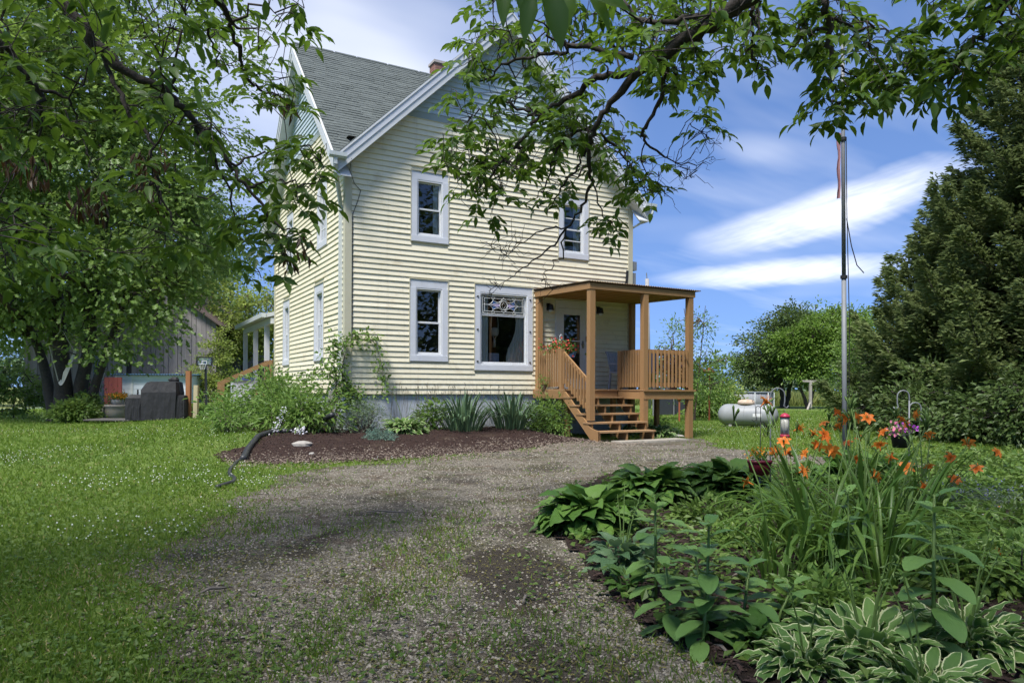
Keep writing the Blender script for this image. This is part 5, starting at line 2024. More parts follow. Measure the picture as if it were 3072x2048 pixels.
def build_island():
    G = lambda u, v: ground(u, v)
    # green hostas along the left rim
    hosta('large green hosta at the left tip of the island bed', G(1765, 1596), 200, .93, spread=.16)
    hosta('large green hosta behind the left tip of the island bed', G(1948, 1512), 200, .98, spread=.2)
    hosta('large green hosta below the red planter box', G(2195, 1490), 200, 1.0, spread=.22)
    hosta('wide green hosta around the foot of the flagpole', G(2600, 1462), 200, 1.02, spread=.30)
    hosta('green hosta beside the flagpole hosta, nearer the drive', G(2450, 1455), 80, .8, spread=.2)
    hosta('small blue green hosta in front of the left tip, partly behind milkweed', G(1868, 1712), 80, .60, HOSTA_B, spread=.14, stalks=4)
    hosta('small green hosta left of the milkweed at the bed edge', G(1880, 1790), 26, .42, HOSTA, spread=.08)
    hosta('big cream edged hosta in the lower right corner of the picture', G(2600, 1985), 280, .66, HOSTA_V, 'variegated_hosta', .26, 5)
    hosta('cream edged hosta at the bottom edge right of the tall milkweed', G(2900, 1955), 260, .64, HOSTA_V, 'variegated_hosta', .24, 8)
    hosta('cream edged hosta at the bottom edge left of the big one', G(2420, 2030), 170, .54, HOSTA_V, 'variegated_hosta', .2, 2)
    hosta('cream edged hosta at the very bottom right, below the others', G(2780, 2110), 200, .58, HOSTA_V, 'variegated_hosta', .2, 2)
    hosta('small green hosta between the milkweed clump and the cream edged hostas', G(2290, 1960), 60, .42, HOSTA, spread=.12)
    # milkweed
    milkweed('tall milkweed in front of the small blue green hosta', G(1968, 1815), .57, 8, 1.0, (.01, 0))
    g = G(2118, 1925)
    milkweed('milkweed with wide leaves, tallest stem of the clump by the gravel', g, .53, 9, 1.05, (.01, .01))
    for dx, dy, h, lab in ((-.16, .06, .34, 'milkweed stem on the left of the clump by the gravel'), (.17, .03, .33, 'milkweed stem on the right of the clump by the gravel'), (.05, .18, .36, 'milkweed stem behind the clump by the gravel'),
                           (-.05, -.12, .26, 'short milkweed stem in front of the clump by the gravel'), (.34, .10, .22, 'low milkweed stem farther right of the clump')):
        milkweed(lab, (g[0] + dx, g[1] + dy, g[2]), h, 6, .95, (dx * .4, dy * .3), False)
    milkweed('tall milkweed rising through the cream edged hosta', G(2800, 2010), .72, 10, 1.05, (.0, .0))
    milkweed('slender milkweed in the middle of the daylily leaves', G(2548, 1790), .58, 7, .75, (-.01, 0))
    # daylilies: leaf clumps and the flowers that rise from them
    FL = flower_mesh()
    cl = [(2390, 1640, 46, .95), (2480, 1720, 50, 1.0), (2590, 1680, 52, 1.05), (2700, 1640, 46, 1.0), (2560, 1585, 46, 1.0), (2330, 1760, 30, .72), (2770, 1570, 36, .95), (2650, 1780, 40, .9)]
    labs = ['daylily clump below the red planter box', 'daylily clump left of the slender milkweed', 'daylily clump right behind the slender milkweed', 'daylily clump left of the tall milkweed',
            'daylily clump in front of the flagpole', 'small pale daylily clump at the left end of the daylilies', 'daylily clump under the black hanging basket', 'daylily clump behind the cream edged hosta']
    P = []
    for (u, v, n, s), lab in zip(cl, labs):
        b = G(u, v)
        P.append((b, blades(lab + ', long arching green leaves', b, LILY, n, s, .16, 'daylily', 'daylilies in the island bed')))
    pts = [(2290, 1198, 0), (2505, 1232, 4), (2532, 1250, 4), (2475, 1266, 4), (2520, 1275, 4), (2562, 1243, 4), (2436, 1293, 0), (2466, 1298, 0), (2448, 1330, 0), (2325, 1345, 0), (2370, 1350, 0), (2580, 1307, 4),
           (2400, 1402, 1), (2250, 1437, 0), (2700, 1252, 6), (2727, 1268, 6), (2757, 1234, 6), (2684, 1362, 3), (2838, 1357, 6), (2848, 1366, 6), (2985, 1350, 6), (2762, 1450, 3), (2862, 1432, 6), (2718, 1392, 3),
           (2842, 1550, 6), (2985, 1654, 7), (2600, 1246, 2), (2352, 1318, 0),
           (2640, 1330, 2), (2545, 1325, 4), (2490, 1345, 1), (2420, 1352, 0), (2790, 1395, 6), (2930, 1400, 6), (2620, 1415, 2), (2655, 1290, 3), (2390, 1275, 0), (2905, 1322, 6), (2570, 1372, 4), (2790, 1300, 6)]
    for i, (u, v, c) in enumerate(pts):
        b, t = P[c]
        dep = math.hypot(b[0], b[1]) * 0 + b[1] + RNG.uniform(-.15, .35)
        f = at(u, v, dep) - np.array(b)
        # the clump object is turned: bring the point into its frame
        rz = t.rotation_euler[2]
        cs, sn = math.cos(-rz), math.sin(-rz)
        L = lambda q: np.array([q[0] * cs - q[1] * sn, q[0] * sn + q[1] * cs, q[2]])
        foot = np.append(f[:2] * .12, .05)
        e = L(f)
        mb = MB()
        m_ = L(foot + (f - foot) * [.35, .35, .55])
        mb.tube([L(foot), m_, e - [0, 0, .03]], [.006, .005, .0035], 5)
        # buds beside the open flower
        for k in range(RNG.integers(1, 4)):
            d = nrm(np.array([RNG.normal(), RNG.normal(), 1.4])) * RNG.uniform(.05, .10)
            s0 = e - [0, 0, .05]
            mb.tube([s0, s0 + d * .4, s0 + d * .8, s0 + d], [.003, .004, .008, .002], 5)
        mb.build('scape', MT['scape'], t, True)
        o = put(FL, 'flower', t, tuple(e - [0, 0, .03]), RNG.uniform(0, 6), RNG.uniform(.75, 1.0), RNG.uniform(.5, 1.4))
    # bare scapes with buds
    for i in range(16):
        b, t = P[RNG.integers(0, 8)]
        mb = MB()
        a = RNG.uniform(0, 6.28)
        h = RNG.uniform(.75, 1.05)
        r = RNG.uniform(.1, .35)
        e = np.array([r * math.cos(a), r * math.sin(a), h])
        mb.tube([(0, 0, .05), e * [.4, .4, .6], e], [.006, .005, .003], 5)
        for k in range(4):
            d = nrm(np.array([RNG.normal(), RNG.normal(), 1.6])) * RNG.uniform(.05, .09)
            mb.tube([e - [0, 0, .02], e + d * .5, e + d * .85, e + d], [.003, .006, .008, .002], 5)
        mb.build('scape', MT['scape'], t, True)
    # loose low growth between the plants
    gc = MB()
    n = 60000
    x, y = RNG.uniform(-.5, 8, n), RNG.uniform(1.8, 11, n)
    ok = in_island(x, y)
    x, y = x[ok], y[ok]
    dens = .24 + .55 * (fbm(x, y, .9, 61) > .05) * 1.0
    right = sstep(2.2, 3.4, x - .25 * y)
    ok = RNG.random(len(x)) < np.clip(dens * .8 + right * .9, 0, 1)
    x, y = x[ok], y[ok]
    n = len(x)
    rt = sstep(2.0, 3.4, x - .25 * y)
    z = gz(x, y) + .02 + RNG.random(n) ** 1.5 * (.09 + .32 * rt)
    ax = nrm(np.stack([RNG.normal(size=n), RNG.normal(size=n), RNG.uniform(-.1, .7, n)], 1))
    s = RNG.uniform(.03, .075, n) * (1 + .5 * rt)
    gc.scat(LEAF, frames(ax, nrm(np.array([0, 0, 1.0]) + .5 * rsph(n)), s * .6, s), np.stack([x, y, z], 1))
    gc.build('ground_cover', MT['weed'], None, kind='stuff', label='low leafy weeds covering the island bed', category='ground cover')
    # blue flowered patch, daisies
    g = G(2925, 1560)
    t = thing('catmint', 'low grey blue flowering plant at the right of the island bed', 'plant', g)
    mb = MB()
    n = 900
    X = RNG.normal(size=(n, 3)) * [.28, .22, .07] + [0, 0, .16]
    X[:, 2] = np.abs(X[:, 2])
    mb.scat(LEAF, frames(nrm(rsph(n) + [0, 0, .6]), rsph(n), .016, .05), X)
    mb.build('foliage', MT['silver'], t, kind='stuff')
    mb = MB()
    n = 120
    X = RNG.normal(size=(n, 3)) * [.26, .2, .04] + [0, 0, .28]
    mb.scat(LEAF, frames(rsph(n), rsph(n), .012, .02), X)
    mb.build('blossoms', leafmat('blue_petal', (.12, .10, .40), (.2, .18, .5), .2), t, kind='stuff')
    for u, v, lab in ((2998, 1520, 'white daisy standing upright at the right of the bed'), (2955, 1543, 'white daisy leaning left below the other daisy')):
        b = G(u, v + 75)
        top = at(u, v, b[1]) - np.array(b)
        t = thing('daisy', lab, 'flower', b, 0, 'daisies')
        MB().tube([(0, 0, 0), top * .5 + [.01, 0, 0], top], .003, 4).build('stem', MT['scape'], t)
        mb = MB()
        n = 14
        a = np.arange(n) * 2 * np.pi / n
        ax = np.stack([np.cos(a), np.sin(a), np.full(n, .1)], 1)
        mb.scat(LEAF, frames(ax, np.tile([0, 0, 1.0], (n, 1)), .009, .03), np.tile(top, (n, 1)))
        mb.build('petals', MT['white_fl'], t)
        MB().lathe([(.009, 0), (.008, .005), (.003, .008)], top, 8).build('disc', MT['orange'], t)


def bush(name, label, base, blobs, n, l, m, lr=.45, up=.6, tmpl=LEAF, per=10, rc=.14, stems=5, group=None, cat='shrub', flat=.8):
    t = thing(name, label, cat, base, 0, group)
    P, out = crown_clumps(blobs, n, .35)
    P[:, 2] = np.maximum(P[:, 2], .05)
    st = MB()
    for i in RNG.permutation(n)[:max(stems, n // 4)]:
        limb(st, (P[i][0] * .25, P[i][1] * .25, 0), P[i], .010, .003, .05, .12, 6, 5)
    st.build('stems', MT['bark'], t, True)
    A, X, a = clump_leaves(P, out, per, rc, flat, tmpl, l * lr, l, up, .15)
    X[:, 2] = np.maximum(X[:, 2], .02)
    mb = MB()
    mb.scat(tmpl, A, X, a)
    mb.build('foliage', m, t, kind='stuff')
    return t


def build_house_bed():
    L = lambda hx, hy: (lambda w: (w[0], w[1], float(gz(w[0], w[1]))))(to_world(hx, hy))
    # leafy growth at the right of the island bed
    for u, v, w, h, m_, lab in ((2900, 1520, .34, .34, 'shrub', 'leafy green clump behind the blue flowered plant'), (3040, 1500, .40, .36, 'vine', 'bright leafy clump at the right picture edge beyond the daisies'),
                                (3010, 1640, .36, .36, 'weed', 'leafy green clump right of the daisies'), (2880, 1660, .30, .28, 'vine', 'low leafy clump behind the tall milkweed'),
                                (3060, 1780, .34, .34, 'shrub', 'leafy clump at the right picture edge above the cream edged hosta'), (2930, 1790, .28, .26, 'weed', 'low dark leafy clump right of the tall milkweed'),
                                (2800, 1480, .26, .30, 'weed', 'leafy clump at the foot of the double hook'), (2950, 1440, .36, .34, 'shrub', 'leafy clump at the back right rim of the bed'), (3065, 1425, .36, .34, 'vine', 'leafy clump at the back rim by the right picture edge'),
                                (2690, 1500, .28, .30, 'weed', 'leafy clump behind the daylilies'), (2340, 1560, .24, .22, 'vine', 'leafy clump left of the daylilies'), (2770, 1720, .26, .26, 'shrub', 'leafy clump just left of the tall milkweed'),
                                (2470, 1850, .22, .20, 'shrub', 'leafy clump in front of the small daylily'), (2230, 1640, .22, .14, 'vine', 'low seedlings in the bare middle of the bed'), (2130, 1570, .24, .16, 'weed', 'low seedlings behind the wide leaved milkweed')):
        g = ground(u, v)
        bush('leafy_clump', lab, g, [(0, 0, h * .5, w, w * .8, h * .5), (w * .6, 0, h * .35, w * .6, w * .6, h * .35), (-w * .6, .05, h * .4, w * .6, w * .6, h * .4)], 110, .062, MT[m_], .5, .7, LEAFLET, 9, .10, 5, 'leafy clumps in the island bed', 'plant')
    # big mixed shrub along the side wall
    bush('weigela_shrub', 'large leafy green shrub against the side wall, left of the house corner', L(-1.15, 1.4),
         [(0, 0, .62, 1.0, 1.0, .62), (-.5, .9, .62, .9, .8, .6), (.3, -.8, .5, .8, .6, .5), (-1.1, .2, .42, .7, .7, .42), (-.2, .5, .95, .6, .6, .45)], 420, .125, MT['shrub'], .36, .45, LEAFLET, 9, .17)
    bush('peony_shrub', 'bright leafy plant with long pointed leaves in front of the big shrub', L(-1.1, -.55),
         [(0, 0, .42, .62, .5, .42), (.45, .1, .40, .5, .4, .38), (-.5, .2, .34, .4, .4, .32)], 190, .14, MT['vine'], .34, .5, LEAFLET, 8, .15)
    bush('low_shrub', 'low dark green plant at the lawn edge left of the white phlox', L(-2.3, .3), [(0, 0, .3, .5, .5, .3), (-.3, .7, .35, .5, .5, .33)], 120, .10, MT['shrub'], .4, .5, LEAF, 10, .15)
    # white phlox
    b = L(-1.75, -1.15)
    t = thing('white_phlox', 'stem of white phlox blossoms leaning out at the foot of the big shrub', 'flower', b)
    mb = MB()
    n = 90
    f = RNG.random(n)
    X = np.stack([.05 + .18 * f + RNG.normal(size=n) * .035, RNG.normal(size=n) * .04, .06 + .50 * f], 1)
    mb.scat(LEAF, frames(rsph(n), rsph(n), .026, .032), X)
    mb.build('blossoms', MT['white_fl'], t, kind='stuff')
    MB().tube([(0, 0, 0), (.12, 0, .3), (.24, 0, .62)], .006, 4).build('stem', MT['scape'], t)
    b = L(-1.25, -1.35)
    t = thing('white_phlox', 'small low tuft of white phlox right of the leaning stem', 'flower', b)
    mb = MB()
    X = RNG.normal(size=(50, 3)) * [.07, .05, .04] + [0, 0, .12]
    mb.scat(LEAF, frames(rsph(50), rsph(50), .03, .04), X)
    mb.build('blossoms', MT['white_fl'], t, kind='stuff')
    MB().tube([(0, 0, 0), (0, 0, .12)], .005, 4).build('stem', MT['scape'], t)
    # climber on the corner of the house
    t = thing('climbing_vine', 'green climbing vine growing up and over the near house corner', 'vine', L(-.35, -.28), HA)
    z0 = float(gz(*L(-.35, -.28)[:2]))
    st = MB()
    routes = [[(0, 0, 0), (.15, .12, .8), (.22, .12, 1.5), (.35, .12, 2.0), (.7, .12, 2.12), (1.0, .10, 1.8), (1.12, .08, 1.3), (1.1, .08, .9)],
              [(0, 0, 0), (.1, .1, 1.0), (-.1, .5, 1.3), (-.2, 1.2, 1.15), (-.2, 2.0, .95)], [(0, 0, 0), (.3, .1, .9), (.55, .0, .75), (.65, -.05, .4)], [(0, 0, 0), (.05, .1, 1.2), (.1, .2, 2.0)]]
    P = []
    for r in routes:
        r = np.array(r, float)
        q = np.stack([np.interp(np.linspace(0, 1, 24), np.linspace(0, 1, len(r)), r[:, i]) for i in range(3)], 1)
        q[1:] += RNG.normal(size=(23, 3)) * [.03, .01, .03]
        st.tube(q, np.linspace(.016, .003, 24), 5)
        P.append(q[6:])
    st.build('stems', MT['bark'], t, True)
    P = np.concatenate(P)
    P = np.concatenate([P + RNG.normal(size=P.shape) * [.08, .05, .08] for _ in range(3)])
    P = P[(P[:, 2] > .1)]
    mb = MB()
    A, X, a = clump_leaves(P, np.tile([0, -1.0, .2], (len(P), 1)), 6, .12, .8, LEAFLET, .05, .10, .4, .35)
    hx = X[:, 0] - .35
    X[:, 1] = np.where((hx > -.1), np.minimum(X[:, 1], .22), X[:, 1])
    mb.scat(LEAFLET, A, X, a)
    mb.build('foliage', MT['vine'], t, kind='stuff')
    MB().beam((-.02, .06, -.05), (-.02, .06, .85), .10, .10).build('post', mat('grey_post', (.33, .32, .27), .8), t)
    # artemisia, cushion, hostas, irises, the leafy plant beside the stairs
    bush('artemisia', 'silvery grey feathery plant below the climbing vine', L(.05, -.95), [(0, 0, .42, .34, .28, .42), (.25, .1, .3, .3, .25, .3), (-.45, -.1, .2, .4, .25, .18)], 150, .055, MT['silver'], .28, .3, LEAF, 16, .12, flat=1.0)
    bush('cushion_plant', 'small blue green cushion plant at the edge of the mulch', L(.1, -1.95), [(0, 0, .08, .26, .2, .10)], 60, .05, MT['bluecushion'], .2, .5, LEAF, 22, .07, cat='plant')
    hosta('cream edged hosta beside the foundation, left of the iris clumps', L(.95, -1.05), 200, 1.12, HOSTA_V, 'variegated_hosta', .2, 3)
    bush('leafy_perennial', 'dark green leafy plant against the foundation between hosta and iris', L(1.75, -.55), [(0, 0, .33, .4, .25, .33)], 70, .10, MT['shrub'], .4, .5, LEAFLET, 9, .12, cat='plant')
    for i, (hx, hy, n, lab) in enumerate(((2.35, -.95, 170, 'tall grey green iris clump below the plain window, left of the two'), (3.6, -.85, 170, 'tall grey green iris clump below the picture window, right of the two'))):
        blades(lab, L(hx, hy), IRIS, n, 1.18, .42, 'iris_clump', 'iris clumps in front of the house')
    bush('leafy_perennial', 'bright leafy bush beside the stairs of the porch', L(4.45, -1.25), [(0, 0, .48, .34, .3, .45), (-.3, .1, .32, .3, .25, .3), (.15, -.2, .25, .28, .25, .25)], 170, .085, MT['vine'], .42, .5, LEAFLET, 9, .12, cat='plant')
    bush('leafy_perennial', 'leafy plant under the left end of the porch deck', L(4.5, -.6), [(0, 0, .5, .35, .3, .42)], 80, .09, MT['shrub'], .45, .5, LEAFLET, 8, .13, cat='plant')
    hosta('cream edged hosta under the right half of the porch', L(7.15, -1.75), 170, 1.05, HOSTA_V, 'variegated_hosta', .24)
    hosta('cream edged hosta half hidden behind the stairs', L(6.75, -.9), 60, .9, HOSTA_V, 'variegated_hosta', .2)
    bush('leafy_perennial', 'low green plant beyond the right porch post', L(8.3, -.3), [(0, 0, .2, .5, .3, .2)], 70, .07, MT['shrub'], .35, .5, LEAF, 9, .12, cat='plant')
    # dry seed stalks of lavender and coral bells in front of the foundation
    t = thing('seed_stalks', 'row of thin dry seed stalks standing along the foundation', 'plant', L(2.4, -.35), HA)
    mb = MB()
    for i in range(85):
        x = RNG.uniform(-1.7, 2.0)
        y = RNG.uniform(-.35, .2)
        h = RNG.uniform(.7, 1.0)
        e = np.array([x + RNG.normal() * .08, y + RNG.normal() * .04, h])
        mb.tube([(x, y, 0), (x * .5 + e[0] * .5, y, h * .5), e], .0035, 3, cap=False)
        mb.tube([e, e + [RNG.normal() * .012, 0, .05]], [.009, .004], 4)
    mb.build('stalks', mat('dry_stalk', (.15, .15, .10), .9, (.09, .075, .06), 9), t, kind='stuff')


build_island()
build_house_bed()


# ------------------------------------------------------------------ things around the place
def rock_mesh(mb, c, sx, sy, sz, seed=0):
    rs = np.random.default_rng(seed)
    n, m = 9, 5
    V = []
    for i in range(1, m):
        ph = math.pi * i / m
        for j in range(n):
            a = 2 * math.pi * j / n
            k = 1 + .18 * rs.normal()
            V.append((c[0] + sx * k * math.sin(ph) * math.cos(a), c[1] + sy * k * math.sin(ph) * math.sin(a), c[2] + sz * math.cos(ph) * (1 + .1 * rs.normal())))
    V += [(c[0], c[1], c[2] + sz), (c[0], c[1], c[2] - sz)]
    F = [(i * n + j, i * n + (j + 1) % n, (i + 1) * n + (j + 1) % n, (i + 1) * n + j) for i in range(m - 2) for j in range(n)]
    F += [(len(V) - 2, (j + 1) % n, j) for j in range(n)] + [(len(V) - 1, (m - 2) * n + j, (m - 2) * n + (j + 1) % n) for j in range(n)]
    mb.add(V, F)


def foliage(parent, c, s, n, l, m, lr=.5, name='foliage', up=.5):
    mb = MB()
    X = np.array(c) + RNG.normal(size=(n, 3)) * s
    mb.scat(LEAF, frames(nrm(rsph(n) + [0, 0, .3]), nrm(rsph(n) + [0, 0, up]), l * lr, l * RNG.uniform(.7, 1.2, n)), X)
    return mb.build(name, m, parent, kind='stuff')


def shepherd_hook(label, base, h, arms, group='shepherd hooks', r=.0075, m='steel'):
    t = thing('shepherd_hook', label, 'hook', base, 0, group)
    mb = MB()
    mb.tube([(0, 0, -.1), (0, 0, h * .5), (0, 0, h - .1)], r, 7)
    mb.build('pole', MT[m], t, True)
    for dx, top in arms:
        s = 1 if dx > 0 else -1
        w = abs(dx)
        a = np.linspace(math.pi, 0, 9)
        pts = [(0, 0, top - w / 2 - .22)] + [(s * (w / 2 + w / 2 * math.cos(q)), 0, top - w / 2 + w / 2 * math.sin(q)) for q in a]
        pts += [(s * w, 0, top - w / 2 - .07), (s * (w - .012), 0, top - w / 2 - .11), (s * (w + .018), 0, top - w / 2 - .135), (s * (w + .04), 0, top - w / 2 - .11)]
        mb = MB()
        mb.tube(pts, r * .9, 7)
        mb.build('hook', MT[m], t, True)
    return t


def build_things():
    L = lambda hx, hy, z=None: (lambda w: (w[0], w[1], float(gz(w[0], w[1])) if z is None else z))(to_world(hx, hy))
    DK = 1.15
    # ---- on the porch
    t = thing('begonia_basket', 'hanging basket of red begonias with a white hook above the left porch railing', 'flower pot', L(5.06, -.62, DK), HA)
    MB().lathe([(.16, 0), (.17, .02), (.03, .03), (.03, .70), (.12, .72), (.12, .74)], n=10).build('stand', MT['black'], t)
    MB().lathe([(.10, .74), (.15, .90), (.16, .92), (.14, .92)], n=14).build('pot', mat('white_pot', (.6, .6, .58), .5), t)
    foliage(t, (0, 0, 1.0), (.18, .16, .075), 420, .085, MT['maple'], .7)
    mb = MB()
    n = 210
    X = RNG.normal(size=(n, 3)) * [.20, .18, .085] + [0, 0, 1.02]
    mb.scat(LEAF, frames(rsph(n), nrm(rsph(n) + [0, -.6, .3]), .05, .055), X)
    mb.build('blossoms', MT['red'], t, kind='stuff')
    mb = MB()
    for a in (0, 2.1, 4.2):
        mb.tube([(.15 * math.cos(a), .15 * math.sin(a), .92), (0, 0, 1.22)], .004, 4)
    mb.tube([(0, 0, 1.20), (0, 0, 1.28), (.03, 0, 1.32), (.06, 0, 1.29), (.06, 0, 1.27)], .009, 6)
    mb.build('hanger', MT['white'], t, True)
    chm = mat('grey_resin', (.30, .31, .33), .5, (.25, .26, .28), 6)
    for hx, hy, rz, lab in ((6.75, -.9, R(20), 'grey porch chair behind the right railing, nearer the door'), (7.25, -1.35, R(-30), 'grey porch chair behind the right railing, at the far end')):
        t = thing('porch_chair', lab, 'chair', L(hx, hy, DK), HA + rz, 'chairs on the porch')
        MB().box(-.24, .24, -.24, .22, .40, .44).build('seat', chm, t)
        mb = MB()
        for i in range(5):
            x = -.20 + .1 * i
            mb.beam((x, .22, .44), (x, .34, .92), .075, .018, up=(0, 1, 0))
        mb.beam((-.25, .345, .92), (.25, .345, .92), .03, .06)
        mb.build('backrest', chm, t)
        for sx in (-1, 1):
            MB().beam((sx * .26, -.24, .62), (sx * .26, .27, .64), .06, .025).build('armrest', chm, t)
            MB().beam((sx * .24, -.22, 0), (sx * .25, -.23, .62), .045, .045).build('leg', chm, t)
            MB().beam((sx * .22, .26, 0), (sx * .22, .22, .44), .045, .045).build('leg', chm, t)
    t = thing('purple_plant', 'dark purple leaved potted plant in the right corner of the porch', 'plant', L(7.38, -2.0, DK), HA)
    MB().lathe([(.11, 0), (.15, .25), (.165, .28), (.15, .28)], n=14).build('pot', mat('terracotta_pot', (.12, .09, .08), .7), t)
    foliage(t, (0, 0, .58), (.13, .13, .13), 480, .085, MT['purple_leaf'], .6)
    for hx, hy, lab in ((7.1, -2.15, 'small white pot on the porch floor behind the front railing'), (6.7, -2.15, 'small white pot on the porch floor next to the middle post')):
        t = thing('small_pot', lab, 'flower pot', L(hx, hy, DK), HA, 'small pots on the porch')
        MB().lathe([(.06, 0), (.08, .12), (.09, .13), (.075, .13)], n=12).build('pot', mat('pale_pot', (.55, .56, .55), .5), t)
        foliage(t, (0, 0, .17), (.05, .05, .035), 60, .06, MT['vine'])
    t = thing('sprig_plant', 'small pale green plant trailing over the deck edge at the left railing', 'plant', L(4.66, -.55, DK), HA)
    MB().lathe([(.05, 0), (.07, .10), (.075, .11), (.06, .11)], n=10).build('pot', mat('brown_pot', (.1, .06, .04), .7), t)
    foliage(t, (-.03, -.05, .16), (.07, .12, .09), 150, .05, MT['vine'])

    # ---- paving slabs and stones at the steps
    pav = mat('paving_slab', (.34, .31, .26), .85, (.25, .23, .19), 9, bump=.4, bscale=40)
    for k, (a, b, c, d, lab) in enumerate(((5.0, 5.62, -3.12, -2.74, 'left paving slab at the foot of the porch steps'), (5.66, 6.28, -3.14, -2.73, 'middle paving slab at the foot of the porch steps'),
                                           (6.32, 6.98, -3.02, -2.6, 'right paving slab at the foot of the porch steps'))):
        mb = MB()
        o = L((a + b) / 2, (c + d) / 2, 0)
        z = float(gz(o[0], o[1]))
        w, h = (b - a) / 2, (d - c) / 2
        P = [(-w, -h), (-w * .3, -h * 1.06), (w, -h), (w * 1.03, 0), (w, h), (-w * .2, h), (-w, h), (-w * 1.02, 0)]
        mb.add([(x, y, .0) for x, y in P] + [(x * .98, y * .97, .05) for x, y in P], [tuple(range(8, 16))] + [(i, (i + 1) % 8, (i + 1) % 8 + 8, i + 8) for i in range(8)])
        s = mb.build('paving_slab', pav, None, loc=(o[0], o[1], z - .005), rot=(0, 0, HA + RNG.normal() * .02))
        s['label'], s['category'], s['group'] = lab, 'slab', 'paving slabs'
    rk = mat('field_stone', (.36, .34, .30), .9, (.22, .20, .18), 7, bump=.6, bscale=18)
    for u, v, sx, sy, sz, lab in ((911, 1318, .17, .10, .07, 'flat pale stone lying on the mulch'), (935, 1328, .055, .05, .03, 'small round stone beside the flat pale stone'),
                                  (1100, 1290, .11, .09, .08, 'rounded tan stone left of the cream edged hosta'), (1245, 1282, .26, .10, .08, 'long edging stone between hosta and iris clump'),
                                  (1985, 1303, .16, .11, .08, 'brown stone under the porch beside the steps'), (2036, 1312, .22, .12, .05, 'flat brown stone at the right porch post'),
                                  (1648, 1288, .2, .08, .07, 'edging stone in front of the leafy bush by the stairs'), (2424, 1418, .10, .07, .06, 'reddish stone at the foot of the flagpole')):
        g = ground(u, v)
        mb = MB()
        rock_mesh(mb, (0, 0, sz * .6), sx, sy, sz, int(u))
        s = mb.build('stone', rk, None, loc=g, rot=(0, 0, u % 7 * .3), label=lab, category='stone', group='loose stones')
    # ---- black drain pipe
    bk = mat('black_plastic_pipe', (.022, .023, .026), .45, (.03, .032, .036), 12)

    def pipe(name, label, pix, r, ripple, rise=0):
        P = np.array([(lambda g: (g[0], g[1], g[2] + r + rz_))(ground(u, v, r + rz_)) for u, v, rz_ in pix])
        n = len(P) * (40 if ripple else 8)
        s = np.linspace(0, 1, n)
        k = np.linspace(0, 1, len(P))
        q = np.stack([np.interp(s, k, P[:, i]) for i in range(3)], 1)
        for _ in range(12 if ripple else 3):
            q[1:-1] = (q[:-2] + 2 * q[1:-1] + q[2:]) / 4
        o = q[0].copy()
        rad = r * (1 + (.10 * np.sign(np.sin(np.arange(n) * math.pi / 2)) if ripple else 0) * np.ones(n))
        mb = MB()
        mb.tube(q - o, rad, 10)
        return mb.build(name, bk, None, True, loc=tuple(o), label=label, category='pipe')
    pipe('drain_pipe', 'thick black corrugated drain pipe lying along the mulch from the downspout', [(997, 1238, .38), (960, 1262, .18), (925, 1282, .02), (875, 1293, 0), (820, 1294, 0), (775, 1302, 0), (745, 1316, 0), (730, 1334, 0)], .05, True)
    pipe('drain_hose', 'thin black hose snaking from the drain pipe over the lawn', [(742, 1330, 0), (736, 1350, 0), (712, 1382, 0), (690, 1408, 0), (688, 1420, 0), (705, 1434, 0), (700, 1445, 0), (675, 1452, 0), (651, 1460, 0)], .025, False)

    # ---- left: grill, planter, posts
    g = ground(481, 1259)
    S = g[1] / FPX
    t = thing('covered_grill', 'barbecue grill under a black fabric cover on the left lawn', 'grill', g, R(4))
    t.scale = (.82, .9, .84)
    cov = mat('black_grill_cover', (.009, .0095, .011), .7, (.017, .0175, .02), 5, bump=.9, bscale=5)
    mb = MB()
    rows = [(0, -.98, .98, .0), (.25, -.99, .98, .0), (.55, -.97, .97, .02), (.83, -.93, .95, .05), (.88, -.90, .93, .08)]
    P = 40

    def ring(x0, x1, y0, y1, z, wav):
        pts = []
        per = np.linspace(0, 1, P, endpoint=False)
        for q in per:
            a = q * 2 * math.pi
            cx_, cy_ = math.cos(a), math.sin(a)
            k = max(abs(cx_), abs(cy_))
            x = (x0 + x1) / 2 + (x1 - x0) / 2 * cx_ / k * (.97 if k < .8 else 1)
            y = (y0 + y1) / 2 + (y1 - y0) / 2 * cy_ / k
            w = wav * math.sin(q * 70 + z * 3) * .5 + wav * math.sin(q * 41) * .5
            pts.append((x + w * cx_, y + w * cy_, z))
        return pts

    def shell(levels):
        V = sum([ring(*l) for l in levels], [])
        F = [(i * P + j, i * P + (j + 1) % P, (i + 1) * P + (j + 1) % P, (i + 1) * P + j) for i in range(len(levels) - 1) for j in range(P)]
        F.append(tuple(range((len(levels) - 1) * P, len(levels) * P)))
        m = MB()
        m.add(V, F)
        return m
    shell([(-1.08, -.42, -.34, .34, .0, .035), (-1.08, -.44, -.34, .34, .4, .03), (-1.05, -.40, -.33, .33, .78, .02), (-.95, -.42, -.25, .25, .90, .01), (-.85, -.5, -.15, .15, .86, 0)]).build('side_cover', cov, t)
    shell([(-.50, .72, -.40, .38, .0, .03), (-.50, .72, -.40, .38, .5, .03), (-.52, .73, -.39, .38, .98, .02), (-.54, .72, -.37, .36, 1.06, .02), (-.36, .68, -.30, .30, 1.34, .015), (-.22, .62, -.2, .2, 1.37, 0)]).build('hood_cover', cov, t)
    shell([(.66, 1.00, -.34, .34, .0, .02), (.66, .99, -.34, .34, .6, .02), (.66, .97, -.32, .32, .86, .01), (.7, .9, -.2, .2, .89, 0)]).build('side_cover', cov, t)
    shell([(.36, .62, -.12, .12, 1.30, .02), (.32, .62, -.14, .14, 1.44, .02), (.42, .58, -.06, .06, 1.53, 0)]).build('cover_fold', cov, t)
    MB().tube([(-.80, 0, .85), (-.80, 0, 1.08)], .03, 8).build('handle', MT['black'], t)
